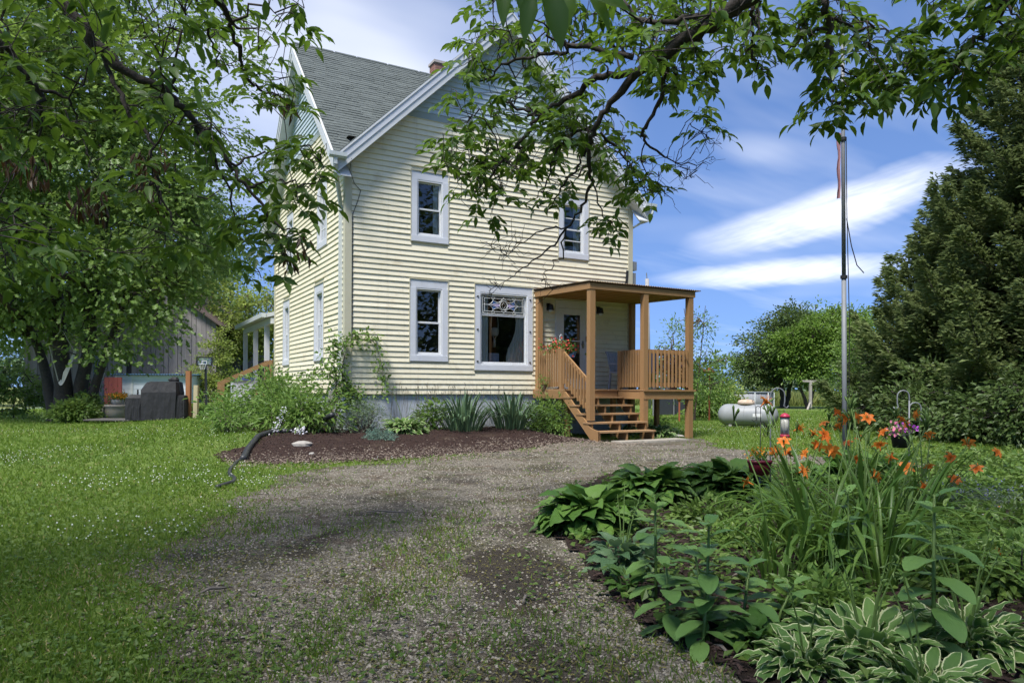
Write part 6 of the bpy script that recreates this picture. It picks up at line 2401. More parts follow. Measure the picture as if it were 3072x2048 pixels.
    pl = mat('tan_planter', (.36, .32, .26), .6, (.29, .255, .205), 3)
    g2 = ground(352, 1260)
    t = thing('planter', 'large tan planter with orange flowers left of the covered grill', 'planter', g2)
    MB().lathe([(.18, 0), (.30, .10), (.355, .30), (.36, .42), (.385, .44), (.385, .50), (.35, .50), (.33, .44)], n=24).build('bowl', pl, t, True)
    MB().lathe([(.14, .46), (.17, .58), (.18, .66), (.16, .66)], n=16).build('pot', mat('grey_pot', (.38, .36, .33), .6), t, True)
    foliage(t, (0, 0, .72), (.16, .12, .05), 200, .07, MT['vine'])
    foliage(t, (0, 0, .78), (.17, .12, .035), 170, .06, MT['orange'], .8, 'blossoms')
    t = thing('planter', 'smaller tan pot with orange flowers behind the large planter', 'planter', (g2[0] - .35, g2[1] + .9, g2[2]))
    MB().box(-.28, .28, -.2, .2, 0, .66).build('bowl', mat('tan_box', (.34, .29, .22), .7), t)
    foliage(t, (0, 0, .74), (.16, .12, .06), 200, .07, MT['vine'])
    foliage(t, (0, 0, .80), (.15, .1, .04), 70, .06, MT['orange'], .8, 'blossoms')
    t = thing('step_stool', 'pale wooden stool half hidden behind the large planter', 'stool', (g2[0] - .38, g2[1] + .15, g2[2]))
    pw = mat('pale_wood', (.48, .45, .36), .7)
    MB().box(-.16, .16, -.12, .12, .42, .46).build('seat', pw, t)
    for sx in (-1, 1):
        MB().beam((sx * .14, 0, 0), (sx * .13, 0, .42), .05, .2).build('leg', pw, t)
    # pallet edge under them
    b = ground(440, 1262)
    t = thing('wood_platform', 'low weathered wooden platform under the grill and planter', 'platform', (b[0], b[1] + .1, b[2]))
    for i in range(6):
        MB().box(-1.9, 1.3, -.1 + .18 * i, .06 + .18 * i, .0, .035).build('plank', mat('grey_plank', (.12, .11, .10), .85) if i == 0 else bpy.data.materials['grey_plank'], t)
    for u, v, h, w, c, lab in ((565, 1254, 1.42, .13, (.30, .13, .05), 'reddish brown wooden post right of the covered grill'), (587, 1254, .98, .12, (.42, .36, .22), 'pale yellowish wooden post right of the reddish one')):
        g3 = ground(u, v)
        MB().beam((0, 0, -.05), (RNG.normal() * .02, 0, h), w, w).build('wooden_post', mat('post_' + lab.split()[0], c, .8, tuple(x * .7 for x in c), 7, stretch=(1, 1, .2)), None, loc=g3, label=lab, category='post', group='posts beside the grill')
    # tall hooks with pots left of the planter
    g4 = ground(289, 1258)
    t = shepherd_hook('black double shepherd hook carrying pots left of the planter', g4, 2.1, ((.32, 2.1), (-.3, 1.95)), m='black', r=.014)
    t = thing('hanging_pot', 'white hanging flower pot on the black double hook', 'flower pot', (g4[0] + .12, g4[1] - .05, g4[2] + 1.38))
    MB().lathe([(.11, 0), (.16, .2), (.17, .22), (.15, .22)], n=14).build('pot', mat('white_pot_b', (.7, .72, .7), .5), t, True)
    foliage(t, (0, 0, .28), (.1, .1, .06), 120, .07, MT['vine'])
    mb = MB()
    for a in (0, 2.1, 4.2):
        mb.tube([(.15 * math.cos(a), .15 * math.sin(a), .21), (0, 0, .62)], .006, 4)
    mb.build('hanger', MT['black'], t)
    t = thing('hanging_basket', 'hanging basket of pink and white flowers on the black double hook', 'flower basket', (g4[0] - .3, g4[1], g4[2] + .9))
    MB().lathe([(.06, -.02), (.18, .08), (.2, .16), (.18, .16)], n=14).build('basket', MT['black'], t, True)
    foliage(t, (0, 0, .2), (.26, .2, .12), 420, .08, MT['weed'])
    foliage(t, (.1, -.05, .22), (.26, .2, .11), 160, .07, MT['pink'], .8, 'blossoms')
    mb = MB()
    for a in (0, 2.1, 4.2):
        mb.tube([(.18 * math.cos(a), .18 * math.sin(a), .15), (0, 0, .78)], .006, 4)
    mb.build('hanger', MT['black'], t)
    mb = MB().lathe([(.10, -.0), (.11, .12), (.11, .6), (.10, .75)], n=12)
    t = mb.build('wind_sock', mat('blue_white_cloth', (.10, .22, .48), .8, (.55, .6, .66), 3, stretch=(.2, .2, 3)), None, True, loc=(g4[0] - .05, g4[1] + .1, g4[2] + 1.45), label='blue and white cloth windsock hanging on the black double hook', category='windsock')
    # hammock chair in the maple
    q = at(170, 1100, ground(195, 1264)[1] - .6)
    t = thing('hammock_chair', 'pale cloth hammock chair hanging in front of the maple trunks', 'hammock', (q[0], q[1], q[2] - .75))
    mb = MB()
    V = []
    for i in range(9):
        f = i / 8
        for j in range(6):
            a = j / 5
            V.append((.05 + .52 * f + .05 * math.sin(a * 3), -.12 * math.sin(f * math.pi) + .05 * a, .25 + .85 * f ** 1.3 - .35 * math.sin(f * math.pi) * (1 - .3 * a) + (.32 * a if f > .3 else .12 * a)))
    mb.add(V, [(i * 6 + j, i * 6 + j + 1, (i + 1) * 6 + j + 1, (i + 1) * 6 + j) for i in range(8) for j in range(5)])
    mb.build('cloth', mat('canvas', (.55, .52, .45), .9), t, True)
    MB().tube([(-.25, 0, 1.45), (.62, 0, 1.15)], .025, 6).build('spreader_bar', MT['bark'], t)
    mb = MB()
    mb.tube([(-.25, 0, 1.45), (.1, 0, 1.9), (.15, 0, 2.6)], .014, 5)
    mb.tube([(.62, 0, 1.15), (.2, 0, 1.9)], .012, 5)
    mb.tube([(-.25, 0, 1.45), (.05, 0, .3)], .018, 5)
    mb.build('rope', mat('rope', (.4, .38, .32), .9), t)

    # ---- barn, shed, basketball hoop
    D_ = 46.0
    P0 = at(648, 1166, D_)
    t = thing('barn', 'weathered grey plank barn behind the maple', 'barn', (P0[0], P0[1], 0), R(6))
    W, EV, SL = 11.5, 5.3, .72
    pk = mat('weathered_plank', (.28, .255, .245), .9, (.15, .135, .13), 3, rnd=True, stretch=(3, 3, .25), bump=.5, bscale=12)
    x = 0.0
    k = 0
    while x < W:
        w = RNG.uniform(.22, .34)
        zt = lambda q: EV + SL * (W / 2 - abs(W / 2 - q))
        gap = 5.0 < x < 5.35
        z0 = 3.1 if gap else 0
        MB().prism([(-x, z0), (-x, zt(x)), (-x - w + .02, zt(x + w)), (-x - w + .02, z0)], -.03 - .02 * (k % 3), .02).build('plank', pk, t)
        x += w
        k += 1
    mb = MB()
    mb.add([(0, .05, 0), (-W, .05, 0), (-W, .05, EV), (-W / 2, .05, EV + SL * W / 2), (0, .05, EV)], [(0, 1, 2, 3, 4)])
    mb.add([(0, .05, 0), (0, 14, 0), (0, 14, EV), (0, .05, EV)], [(0, 1, 2, 3)])
    mb.build('wall', MT['dark'], t)
    mb = MB()
    for s in (0, 1):
        e = .45 if s == 0 else -W - .45
        mb.add([(-W / 2, -.5, EV + SL * W / 2 + .12), (e, -.5, EV - .45 * SL + .12), (e, 14, EV - .45 * SL + .12), (-W / 2, 14, EV + SL * W / 2 + .12),
                (-W / 2, -.5, EV + SL * W / 2), (e, -.5, EV - .45 * SL), (e, 14, EV - .45 * SL), (-W / 2, 14, EV + SL * W / 2)], [(0, 1, 2, 3), (4, 5, 6, 7), (0, 4, 5, 1), (1, 5, 6, 2)])
    mb.build('roof', mat('barn_roof', (.10, .07, .06), .8), t)
    P1 = at(568, 1166, 42)
    t = thing('white_shed', 'low white boarded shed with a blue corrugated roof edge in front of the barn', 'shed', (P1[0], P1[1], 0), R(3))
    wh = mat('white_boards', (.62, .66, .70), .6, (.52, .56, .61), 2)
    for i in range(7):
        MB().box(-4.2, 0, -.02, .02, .26 * i + .008, .26 * (i + 1) - .008).build('board', wh, t)
    MB().box(-4.22, -.01, .03, 2.2, 0, 1.83).build('wall', wh, t)
    for x in (-4.2, -3.3, -.06):
        MB().box(x, x + .10, -.05, -.021, 0, 1.82).build('trim_board', MT['white'], t)
    n = 120
    xs = np.linspace(-4.4, .15, n)
    mb = MB()
    zz = .035 * np.sin(xs * 40)
    mb.add(np.concatenate([np.stack([xs, np.full(n, -.35), 1.88 + zz], 1), np.stack([xs, np.full(n, 2.3), 1.93 + zz], 1)]), [(i, i + 1, n + i + 1, n + i) for i in range(n - 1)])
    mb.build('roof', mat('blue_roofing', (.10, .22, .34), .5, (.06, .12, .2), 5), t)
    P2 = at(340, 1166, 41)
    t = thing('red_door', 'red boarded door left of the white shed', 'door', (P2[0], P2[1], 0))
    for i in range(4):
        MB().box(-.5 + .25 * i, -.26 + .25 * i, -.03, .03, 0, 1.7).build('board', mat('red_board', (.22, .05, .04), .8) if i == 0 else bpy.data.materials['red_board'], t)
    g5 = at(613, 1166, 36)
    t = thing('basketball_hoop', 'black framed basketball backboard on a pole in front of the vine covered barn corner', 'basketball hoop', (g5[0], g5[1], 0))
    MB().beam((0, .25, 0), (0, .12, 2.45), .09, .09).build('pole', MT['black'], t)
    mb = MB()
    for q in ((-.40, .40, 2.22, 2.28), (-.40, .40, 2.62, 2.68)):
        mb.box(q[0], q[1], -.03, .03, q[2], q[3])
    for x in (-.40, .34):
        mb.box(x, x + .06, -.03, .03, 2.28, 2.62)
    mb.build('frame', MT['black'], t)
    mb = MB()
    for a, b_, c, d in ((-.12, .12, 2.30, 2.325), (-.12, .12, 2.46, 2.485)):
        mb.box(a, b_, -.02, -.012, c, d)
    for x in (-.12, .095):
        mb.box(x, x + .025, -.021, -.013, 2.325, 2.46)
    mb.build('target_square', MT['white'], t)
    mb = MB()
    a = np.linspace(0, 2 * math.pi, 16)
    mb.tube([(.17 * math.cos(q), -.22 + .17 * math.sin(q), 2.30) for q in a], .012, 5)
    mb.build('rim', MT['white'], t)
    mb = MB()
    for q in a[:-1:2]:
        mb.tube([(.17 * math.cos(q), -.22 + .17 * math.sin(q), 2.30), (.1 * math.cos(q + .4), -.22 + .1 * math.sin(q + .4), 2.05)], .008, 4)
    mb.build('net', MT['white'], t)
    MB().add([(-.34, 0, 2.28), (.34, 0, 2.28), (.34, 0, 2.62), (-.34, 0, 2.62)], [(0, 1, 2, 3)])
    pb = MB()
    pb.add([(-.34, .0, 2.28), (.34, .0, 2.28), (.34, .0, 2.62), (-.34, .0, 2.62)], [(0, 1, 2, 3)])
    pb.build('backboard', MT['glass'], t)
    # vine on the barn corner
    q = at(655, 1166, 44)
    tree('barn_vine', 'light green creeper climbing the right corner of the grey barn', 'vine', (q[0], q[1], 0),
         [(0, 0, 3.2, .9, .6, 1.4), (-.4, 0, 1.4, 1.6, .8, 1.0), (.6, 0, 1.5, 1.2, .8, 1.1), (-1.5, 0, 1.9, .8, .5, .6), (.1, 0, 4.3, .6, .5, .6)], [([(0, 0, 0), (.1, 0, 2), (0, 0, 4.4)], .06, .02)], 130, 50, .42, LEAF, .15, MT['yellow_tree'])
    # ---- back porch of the house
    t = thing('back_porch', 'white roofed porch on posts with a wooden stair rail at the back of the house', 'porch', L(0, WY, 0), HA)
    mb = MB()
    V = [(-.28, 0.02, 3.30), (-.28, 5.4, 3.30), (2.6, 5.4, 4.1), (2.6, .02, 4.1)]
    mb.add(V + [(q[0], q[1], q[2] + .12) for q in V], [(0, 1, 2, 3), (4, 5, 6, 7), (0, 3, 7, 4), (0, 4, 5, 1), (3, 2, 6, 7), (1, 5, 6, 2)])
    mb.build('roof', MT['soffit'], t)
    MB().box(-.14, -.02, .05, 5.3, 3.12, 3.30).build('roof_beam', MT['white'], t)
    mb = MB()
    mb.prism([(-.41, 3.30), (-.42, 3.43), (-.285, 3.43), (-.285, 3.30)], .0, 5.42)
    mb.build('gutter', MT['gutter'], t)
    for y in (.9, 2.95, 5.1):
        MB().box(-.15, -.01, y, y + .14, 1.1, 3.12).build('post', MT['white'], t)
    for i in range(12):
        MB().box(-.2, 2.6, .02 + .44 * i, .45 + .44 * i, 1.06, 1.10).build('deck_board', MT['wood'], t)
    MB().box(-.2, 2.6, .02, 5.3, .85, 1.055).build('rim_board', MT['wood'], t)
    for dy in (.12, .86):
        MB().beam((-.05, dy, 1.98), (-1.55, dy, 1.26), .045, .09).build('stair_rail', MT['wood'], t)
        for x, z in ((-.12, .95), (-1.5, .2)):
            MB().box(x - .05, x + .05, dy - .045, dy + .045, z, z + 1.05).build('newel', MT['wood'], t)
    for i in range(5):
        MB().box(-.5 - .34 * (i + 1) + .34, -.5 - .34 * i + .36, .16, .82, .90 - .19 * i - .04, .90 - .19 * i).build('tread', MT['wood'], t)
    t = thing('storage_bin', 'blue and white storage bin beside the back stair rail', 'bin', L(-.75, WY + 1.5), HA)
    MB().box(-.3, .3, -.25, .25, .0, 1.15).build('tub', mat('bin_white', (.6, .63, .68), .5), t)
    MB().box(-.34, .34, -.29, .29, 1.151, 1.24).build('lid', mat('bin_blue', (.10, .13, .35), .5), t)

    # ---- right: tank, pool, fence, poles
    g = ground(2243, 1281)
    t = thing('propane_tank', 'grey cylindrical propane tank lying on the right lawn', 'tank', g, R(-33))
    t.scale = (.8, .84, .84)
    tm = mat('tank_grey', (.27, .285, .295), .5, (.215, .23, .24), 2, dirt=((.25, .24, .22), 3.5, .60, .45))
    r, hl = .40, .78
    prof = [(.02, -hl - .36)] + [(r * math.sin(a), -hl - .36 * math.cos(a)) for a in np.linspace(.2, math.pi / 2, 7)] + [(r, -hl + .3), (r + .006, -hl + .31), (r + .006, -hl + .33), (r, -hl + .34)] + \
           [(r * math.sin(a), hl + .36 * math.cos(a)) for a in np.linspace(math.pi / 2, .2, 7)] + [(.02, hl + .36)]
    m0 = MB()
    m0.lathe(prof, n=32)
    V = np.concatenate(m0.v)
    m0.v = [np.stack([V[:, 2], V[:, 0], V[:, 1] + r + .05], 1)]
    m0.build('vessel', tm, t, True)
    MB().lathe([(.22, .83), (.23, .92), (.20, .99), (.12, 1.02), (.02, 1.03)], (-.05, 0, 0), 18, sx=1.5).build('valve_dome', mat('cream_dome', (.55, .50, .42), .6, (.40, .22, .12), 5), t, True)
    MB().tube([(.12, -.05, .98), (.3, -.2, 1.0), (.42, -.42, .8), (.45, -.47, .0)], .012, 6).build('gas_pipe', MT['steel'], t, True)
    lb = MB()
    for k in range(5):
        a0, a1 = -.18 - .06 * k, -.18 - .06 * (k + 1)
        lb.add([(x_, -(r + .004) * math.cos(a), r + .05 + (r + .004) * math.sin(a)) for a in (a0 + .35, a1 + .35) for x_ in (.30, .62)], [(0, 1, 3, 2)])
    lb.build('warning_label', MT['white'], t)
    for x in (-.05, .48):
        sm_ = MB()
        sm_.tube([(x, (r + .002) * math.cos(a), r + .05 + (r + .002) * math.sin(a)) for a in np.linspace(0, 2 * math.pi, 28)], .006, 4)
        sm_.build('weld_seam', tm, t)
    for x in (-.6, .6):
        MB().box(x - .06, x + .06, -.25, .25, -.02, .10).build('foot', MT['concrete'], t)
    D_ = 44.0
    q = at(2225, 1166, D_)
    t = thing('swimming_pool', 'round above ground pool with grey board pattern beyond the propane tank', 'pool', (q[0], q[1], 0))
    MB().lathe([(1.8, 0), (1.82, .5), (1.8, 1.0), (1.74, 1.0), (1.74, .8)], n=40).build('wall', mat('pool_wall', (.16, .17, .18), .6, (.30, .30, .31), 3, stretch=(6, 6, .4)), t, True)
    MB().lathe([(1.84, .98), (1.86, 1.03), (1.72, 1.05), (1.70, 1.0)], n=40).build('rim', mat('pool_rim', (.20, .22, .26), .5), t, True)
    MB().lathe([(1.70, .86), (1.70, .87)], n=40).build('pool_water', mat('pool_water', (.10, .30, .38), .05), t)
    for i in range(12):
        a = i * math.pi / 6 + .1
        MB().beam((1.86 * math.cos(a), 1.86 * math.sin(a), 0), (1.86 * math.cos(a), 1.86 * math.sin(a), 1.0), .06, .06).build('upright', MT['white'], t)
    t = thing('pool_ladder', 'white A frame ladder at the left side of the pool', 'ladder', (q[0] - 1.95, q[1] - .6, 0))
    for y in (-.25, .25):
        MB().tube([(-.45, y, 0), (-.05, y, 1.25), (.3, y, .9)], .03, 6).build('rail', MT['white'], t)
    for i in range(4):
        MB().beam((-.37 + .09 * i, -.25, .25 + .27 * i), (-.37 + .09 * i, .25, .25 + .27 * i), .08, .03).build('rung', MT['white'], t)
    q = ground(2146, 1243)
    mb = MB()
    mb.tube([(-.6, .1, .16), (-.3, 0, .17), (0, 0, .16), (.35, .05, .17), (.6, .2, .15)], [.05, .16, .17, .16, .05], 10)
    mb.build('pool_float', mat('blue_float', (.05, .35, .60), .35), None, True, loc=q, label='bright blue pool float on the grass left of the tank', category='float')
    # dark fabric fence with wire mesh
    a, b = at(1960, 1166, 31), at(2135, 1166, 34)
    t = thing('mesh_fence', 'fence with dark fabric screen behind the porch', 'fence', (a[0], a[1], 0), math.atan2(b[1] - a[1], b[0] - a[0]))
    Lf = math.hypot(b[0] - a[0], b[1] - a[1])
    for i in range(4):
        MB().tube([(Lf * i / 3, 0, 0), (Lf * i / 3, 0, 1.15)], .03, 6).build('post', MT['steel'], t)
    MB().box(0, Lf, .035, .045, .05, .95).build('screen', mat('dark_screen', (.06, .065, .075), .9), t)
    MB().tube([(0, 0, 1.12), (Lf, 0, 1.12)], .02, 6).build('top_rail', MT['steel'], t)
    rust = mat('rust', (.33, .10, .04), .8, (.22, .06, .03), 12)
    for u, dd, h, bird, lab in ((2128, 27, 2.0, True, 'rust coloured garden stake with a bird shape beside the yellow shrub'), (2038, 26, 1.0, False, 'short rust coloured stake seen under the porch')):
        q = at(u, 1166, dd)
        t = thing('garden_stake', lab, 'stake', (q[0], q[1], 0), 0, 'rusty garden stakes')
        MB().beam((0, 0, 0), (0, 0, h - .25), .05, .05).build('rod', rust, t)
        mb = MB()
        mb.lathe([(.02, h - .3), (.10, h - .18), (.09, h - .05), (.03, h)], n=8)
        if bird:
            mb.beam((-.22, 0, h - .12), (.2, 0, h - .2), .03, .10)
        mb.build('ornament', rust, t, True)
    q = at(1946, 1166, 42)
    t = thing('utility_pole', 'grey utility pole with a transformer rising behind the porch roof', 'utility pole', (q[0], q[1], 0))
    MB().tube([(0, 0, 0), (-.12, 0, 7.6)], [.16, .11], 10).build('pole', mat('grey_pole', (.33, .32, .31), .85), t, True)
    MB().lathe([(.16, 6.35), (.17, 6.4), (.17, 7.0), (.12, 7.08)], (.15, -.1, 0), 12).build('transformer', MT['steel'], t, True)
    MB().tube([(-.12, 0, 7.5), (-.16, 0, 7.95)], .03, 6).build('insulator', MT['steel'], t)
    g = ground(2431, 1228)
    t = thing('clothesline_post', 'weathered wooden T shaped clothesline post on the far lawn', 'post', g)
    ww = mat('weathered_post', (.36, .33, .29), .9, (.24, .22, .19), 6)
    MB().beam((0, 0, 0), (0, 0, 1.72), .14, .14).build('post', ww, t)
    MB().beam((-.5, 0, 1.72), (.55, 0, 1.70), .10, .12).build('crossbar', ww, t)
    MB().beam((-.38, -.5, -.02), (0, 0, .42), .10, .10).build('brace', ww, t)

    # ---- island bed: pole, hooks, feeder, pots
    g = (at(2536, 1166, 9.3)[0], 9.3, float(gz(at(2536, 1166, 9.3)[0], 9.3)))
    t = thing('flagpole', 'tall grey metal flagpole standing in the island bed', 'flagpole', g)
    lean = -.052
    P = lambda z: np.array([lean * z / 5.2, 0, z])
    MB().tube([P(0), P(2.6)], [.031, .029], 12).build('pole', MT['steel'], t, True)
    MB().tube([P(2.61), P(5.9)], [.026, .022], 12).build('pole', MT['steel'], t, True)
    MB().lathe([(.02, 0), (.045, .03), (.045, .06), (.01, .09)], P(5.9), 10).build('ball', MT['steel'], t, True)
    mb = MB()
    for k, z in enumerate((2.6, 4.38)):
        mb.lathe([(.043, -.02), (.043, .02)], P(z), 12)
    mb.build('band', MT['black'], t)
    mb = MB()
    mb.tube([P(.9) + [.045, -.02, 0], P(2.0) + [.06, -.02, 0], P(3.4) + [.035, -.02, 0], P(4.4) + [.03, -.02, 0]], .006, 5)
    mb.tube([P(3.35) + [.03, -.02, 0], P(3.0) + [.09, -.02, 0], P(2.75) + [.16, -.02, 0], P(2.65) + [.25, -.02, 0]], .007, 5)
    mb.build('rope', MT['black'], t)
    mb = MB()
    n = 9
    V = []
    for i in range(12):
        z = 4.45 - .84 * i / 11
        w = .045 + .012 * math.sin(i * 1.3)
        for j in range(n):
            a = j / (n - 1)
            V.append(P(z) + [-.035 - w * a - .012 * i / 11, -.02 + .028 * math.sin(a * 9 + i * .2), 0])
    mb.add(V, [(i * n + j, i * n + j + 1, (i + 1) * n + j + 1, (i + 1) * n + j) for i in range(11) for j in range(n - 1)])
    mb.build('flag', mat('furled_flag', (.26, .04, .05), .85, (.36, .28, .30), 2, stretch=(30, 30, 1)), t, True)
    gx = at(2312, 1166, 7.5)
    g = (gx[0], 7.5, float(gz(gx[0], 7.5)))
    shepherd_hook('grey shepherd hook holding the red lidded feeder in the island bed', g, 1.15, ((.148, 1.165),))
    t = thing('bird_feeder', 'seed feeder with a red lid and base hanging from the shepherd hook', 'bird feeder', (g[0] + .150, g[1], .64))
    fr = mat('red_plastic', (.45, .03, .07), .4)
    MB().lathe([(.045, .015), (.05, .025), (.05, .04), (.042, .05)], n=16).build('base', fr, t, True)
    MB().lathe([(.041, .051), (.041, .225)], n=16).build('tube', mat('seed_tube', (.50, .50, .44), .35, (.35, .33, .26), 14), t, True)
    MB().lathe([(.052, .226), (.05, .243), (.03, .262), (.008, .272)], n=16).build('lid', fr, t, True)
    for k in range(6):
        a = k * math.pi / 3
        MB().tube([(.045 * math.cos(a), .045 * math.sin(a), .05), (.045 * math.cos(a), .045 * math.sin(a), .225)], .0025, 4).build('guard_wire', MT['steel'], t)
    MB().tube([(0, 0, .28), (0, 0, .37)], .002, 4).build('wire', MT['steel'], t)
    gx = at(2282, 1166, 7.35)
    g = (gx[0], 7.35, float(gz(gx[0], 7.35)))
    t = shepherd_hook('thin dark plant stake with small hooks holding the red planter box', g, .92, ((-.05, .98), (.04, .82)), m='black', r=.004)
    gx = at(2279, 1424, 7.3)
    t = thing('red_planter', 'dark red planter box with orange marigolds on the thin stake', 'planter', (gx[0], gx[1], gx[2]))
    mb = MB()
    prof = [(.095, .0), (.115, .10), (.118, .12), (.126, .12), (.126, .15), (.11, .15)]
    mb.lathe(prof, n=20, sy=.62)
    mb.build('box', mat('maroon_plastic', (.16, .012, .025), .45), t, True)
    foliage(t, (0, 0, .19), (.07, .04, .025), 120, .04, MT['vine'])
    foliage(t, (0, 0, .225), (.075, .04, .02), 60, .035, MT['orange'], .8, 'blossoms')
    MB().tube([(0, 0, -.28), (0, 0, .0)], .008, 6).build('stand', MT['steel'], t)
    gx = at(2728, 1166, 7.5)
    g = (gx[0], 7.5, float(gz(gx[0], 7.5)))
    shepherd_hook('double grey shepherd hook at the right of the island bed', g, 1.14, ((-.125, 1.145), (.125, 1.02)))
    t = thing('hanging_basket', 'black hanging basket with pink and purple petunias on the double hook', 'flower basket', (g[0] - .11, g[1] - .03, .56))
    MB().lathe([(.07, .0), (.09, .12), (.10, .14), (.088, .14)], n=18).build('basket', MT['black'], t, True)
    foliage(t, (0, 0, .17), (.07, .06, .04), 160, .04, MT['vine'])
    foliage(t, (-.07, -.03, .18), (.05, .04, .04), 40, .042, MT['pink'], .9, 'blossoms')
    foliage(t, (.05, 0, .20), (.06, .04, .03), 36, .042, MT['purple'], .9, 'blossoms')
    mb = MB()
    for a in (0, 2.1, 4.2):
        mb.tube([(.09 * math.cos(a), .09 * math.sin(a), .13), (0, 0, .42)], .0022, 4)
    mb.build('hanger', MT['black'], t)
    # sticks on the ground
    sm = mat('grey_stick', (.16, .14, .12), .9)
    for k, (u, v, ang, l, lab) in enumerate(((2240, 1735, .5, .28, 'grey driftwood stick lying in the bed beside the daylilies'), (2160, 1965, 1.9, .16, 'curved grey twig on the gravel below the milkweed'), (1580, 1810, 1.2, .12, 'small bent twig on the gravel'),
                                             (640, 1785, .9, .22, 'thin dry twig on the left edge of the gravel'), (1160, 1545, .05, .5, 'long thin stick lying across the gravel'))):
        g = ground(u, v)
        c, s = math.cos(ang) * l / 2, math.sin(ang) * l / 2
        MB().tube([(-c, -s, .012), (-c * .3, -s * .2 + .02, .03), (c * .4, s * .5, .02), (c, s, .014)], [.004, .009, .008, .003], 6).build('stick', sm, None, True, loc=(g[0], g[1], g[2] + .01), label=lab, category='stick', group='sticks on the ground')


build_things()


# ------------------------------------------------------------------ grass, clover, gravel, mulch
def polar(n, r0, r1, a0=-48, a1=48):
    """scatter that thins out with distance from the viewer"""
    r = r0 * (r1 / r0) ** RNG.random(n)
    a = np.radians(RNG.uniform(a0, a1, n))
    return r * np.sin(a), r * np.cos(a), r


def build_scatter():
    # lawn blades
    mb = MB()
    x, y, r = polar(370000, 2.2, 42)
    h0 = in_house(x, y)
    jx, jy = RNG.normal(size=len(x)) * .33, RNG.normal(size=len(x)) * .33
    dr, isl, mu = in_drive(x + jx, y + jy, .6), in_island(x, y), in_mulch(x + jx * .3, y + jy * .3, .3)
    # weeds and grass that have crept into the gravel
    pn = fbm(x, y, .8, 71)
    creep = dr & (RNG.random(len(x)) < np.clip((pn - .16) * 2.2, 0, .9) * .26 * (1 - .8 * sstep(4.5, 9, r)) + .55 * np.exp(-(strip_dist(x, y) / .34) ** 2) * np.clip(.45 + 1.3 * fbm(x, y, 1.6, 73), 0, 1) * (1 - .9 * sstep(4.2, 8, r)))
    keep = (~dr & ~isl & ~mu & ~h0) | (creep & ~isl & ~mu)
    keep &= ~((x > -9.2) & (x < -3) & (y > 28.5) & (x < -7.5))
    x, y, r = x[keep], y[keep], r[keep]
    n = len(x)
    hgt = RNG.uniform(.028, .062, n) * (1 + .35 * fbm(x, y, .6, 81)) * (1 + .02 * r)
    wid = .0045 * (1 + r * .22) * RNG.uniform(.7, 1.3, n)
    ax = nrm(np.stack([RNG.normal(size=n) * .55, RNG.normal(size=n) * .55, np.ones(n)], 1))
    nn = nrm(np.stack([RNG.normal(size=n), RNG.normal(size=n), .2 * np.ones(n)], 1))
    BL = (np.array([(-.5, 0, 0), (.5, 0, 0), (.12, .6, .10), (0, 1, .32)]), [(0, 1, 2), (0, 2, 3)])
    a = np.clip(.55 + .55 * fbm(x, y, .45, 91) + .3 * fbm(x, y, 2.2, 95) + .25 * RNG.normal(size=n), 0, 1)
    mb.scat(BL, frames(ax, nn, wid, hgt), np.stack([x, y, gz(x, y)], 1), a)
    mb.build('grass', MT['grass'], None, kind='stuff', label='mown lawn grass around the house', category='grass')
    # straw-coloured dry blades among the green
    mb = MB()
    k = (RNG.random(n) < .06 + .10 * (fbm(x, y, .9, 99) > .25))
    m_ = int(k.sum())
    mb.scat(BL, frames(nrm(ax[k] + RNG.normal(size=(m_, 3)) * [.6, .6, .1]), nn[k], wid[k], hgt[k] * .9), np.stack([x[k], y[k], gz(x[k], y[k])], 1))
    mb.build('dry_grass', leafmat('straw', (.20, .17, .07), (.34, .29, .13), .2, .8), None, kind='stuff', label='dry straw coloured blades in the lawn', category='grass')
    # broad weed leaves in the turf and at its edge
    mb = MB()
    x, y, r = polar(60000, 2.2, 14)
    ed = in_drive(x, y, 1.6) & ~in_island(x, y, .1)
    ok = ~in_island(x, y) & ~in_mulch(x, y) & ~in_house(x, y)
    p = np.where(ed, .20 * np.clip(.4 + fbm(x, y, 1.3, 101) * 1.4, 0, 1) * (1 - sstep(5, 9, r)) + .05, .55)
    p = np.where(~ed & (x > 0), .25, p)
    ok &= RNG.random(len(x)) < p
    x, y, r = x[ok], y[ok], r[ok]
    n = len(x)
    s = RNG.uniform(.012, .034, n) * (1 + .05 * r)
    ax = nrm(np.stack([RNG.normal(size=n), RNG.normal(size=n), RNG.uniform(0, .5, n)], 1))
    mb.scat(LEAF, frames(ax, nrm(np.array([0, 0, 1.0]) + .35 * rsph(n)), s * .8, s), np.stack([x, y, gz(x, y) + RNG.uniform(.008, .04, n)], 1))
    mb.build('lawn_weeds', MT['weed'], None, kind='stuff', label='broad leaved weeds and clover leaves in the lawn', category='weeds')
    # clover blossoms
    mb = MB()
    x, y, r = polar(40000, 3.2, 32)
    ok = ~in_drive(x, y, .5) & ~in_island(x, y) & ~in_mulch(x, y) & ~in_house(x, y)
    ok &= RNG.random(len(x)) < np.clip((fbm(x, y, .38, 111) + .02) * 1.25, 0, .8) * sstep(3.6, 6.5, r)
    x, y, r = x[ok], y[ok], r[ok]
    n = len(x)
    OCT = (np.array([(1, 0, 0), (-1, 0, 0), (0, 1, 0), (0, -1, 0), (0, 0, 1), (0, 0, -1)], float), [(0, 2, 4), (2, 1, 4), (1, 3, 4), (3, 0, 4), (2, 0, 5), (1, 2, 5), (3, 1, 5), (0, 3, 5)])
    s = RNG.uniform(.005, .0095, n)
    mb.scat(OCT, np.eye(3)[None] * s[:, None, None], np.stack([x, y, gz(x, y) + RNG.uniform(.045, .085, n)], 1))
    mb.build('clover_blossoms', MT['clover'], None, kind='stuff', label='white clover blossoms scattered over the lawn', category='clover')
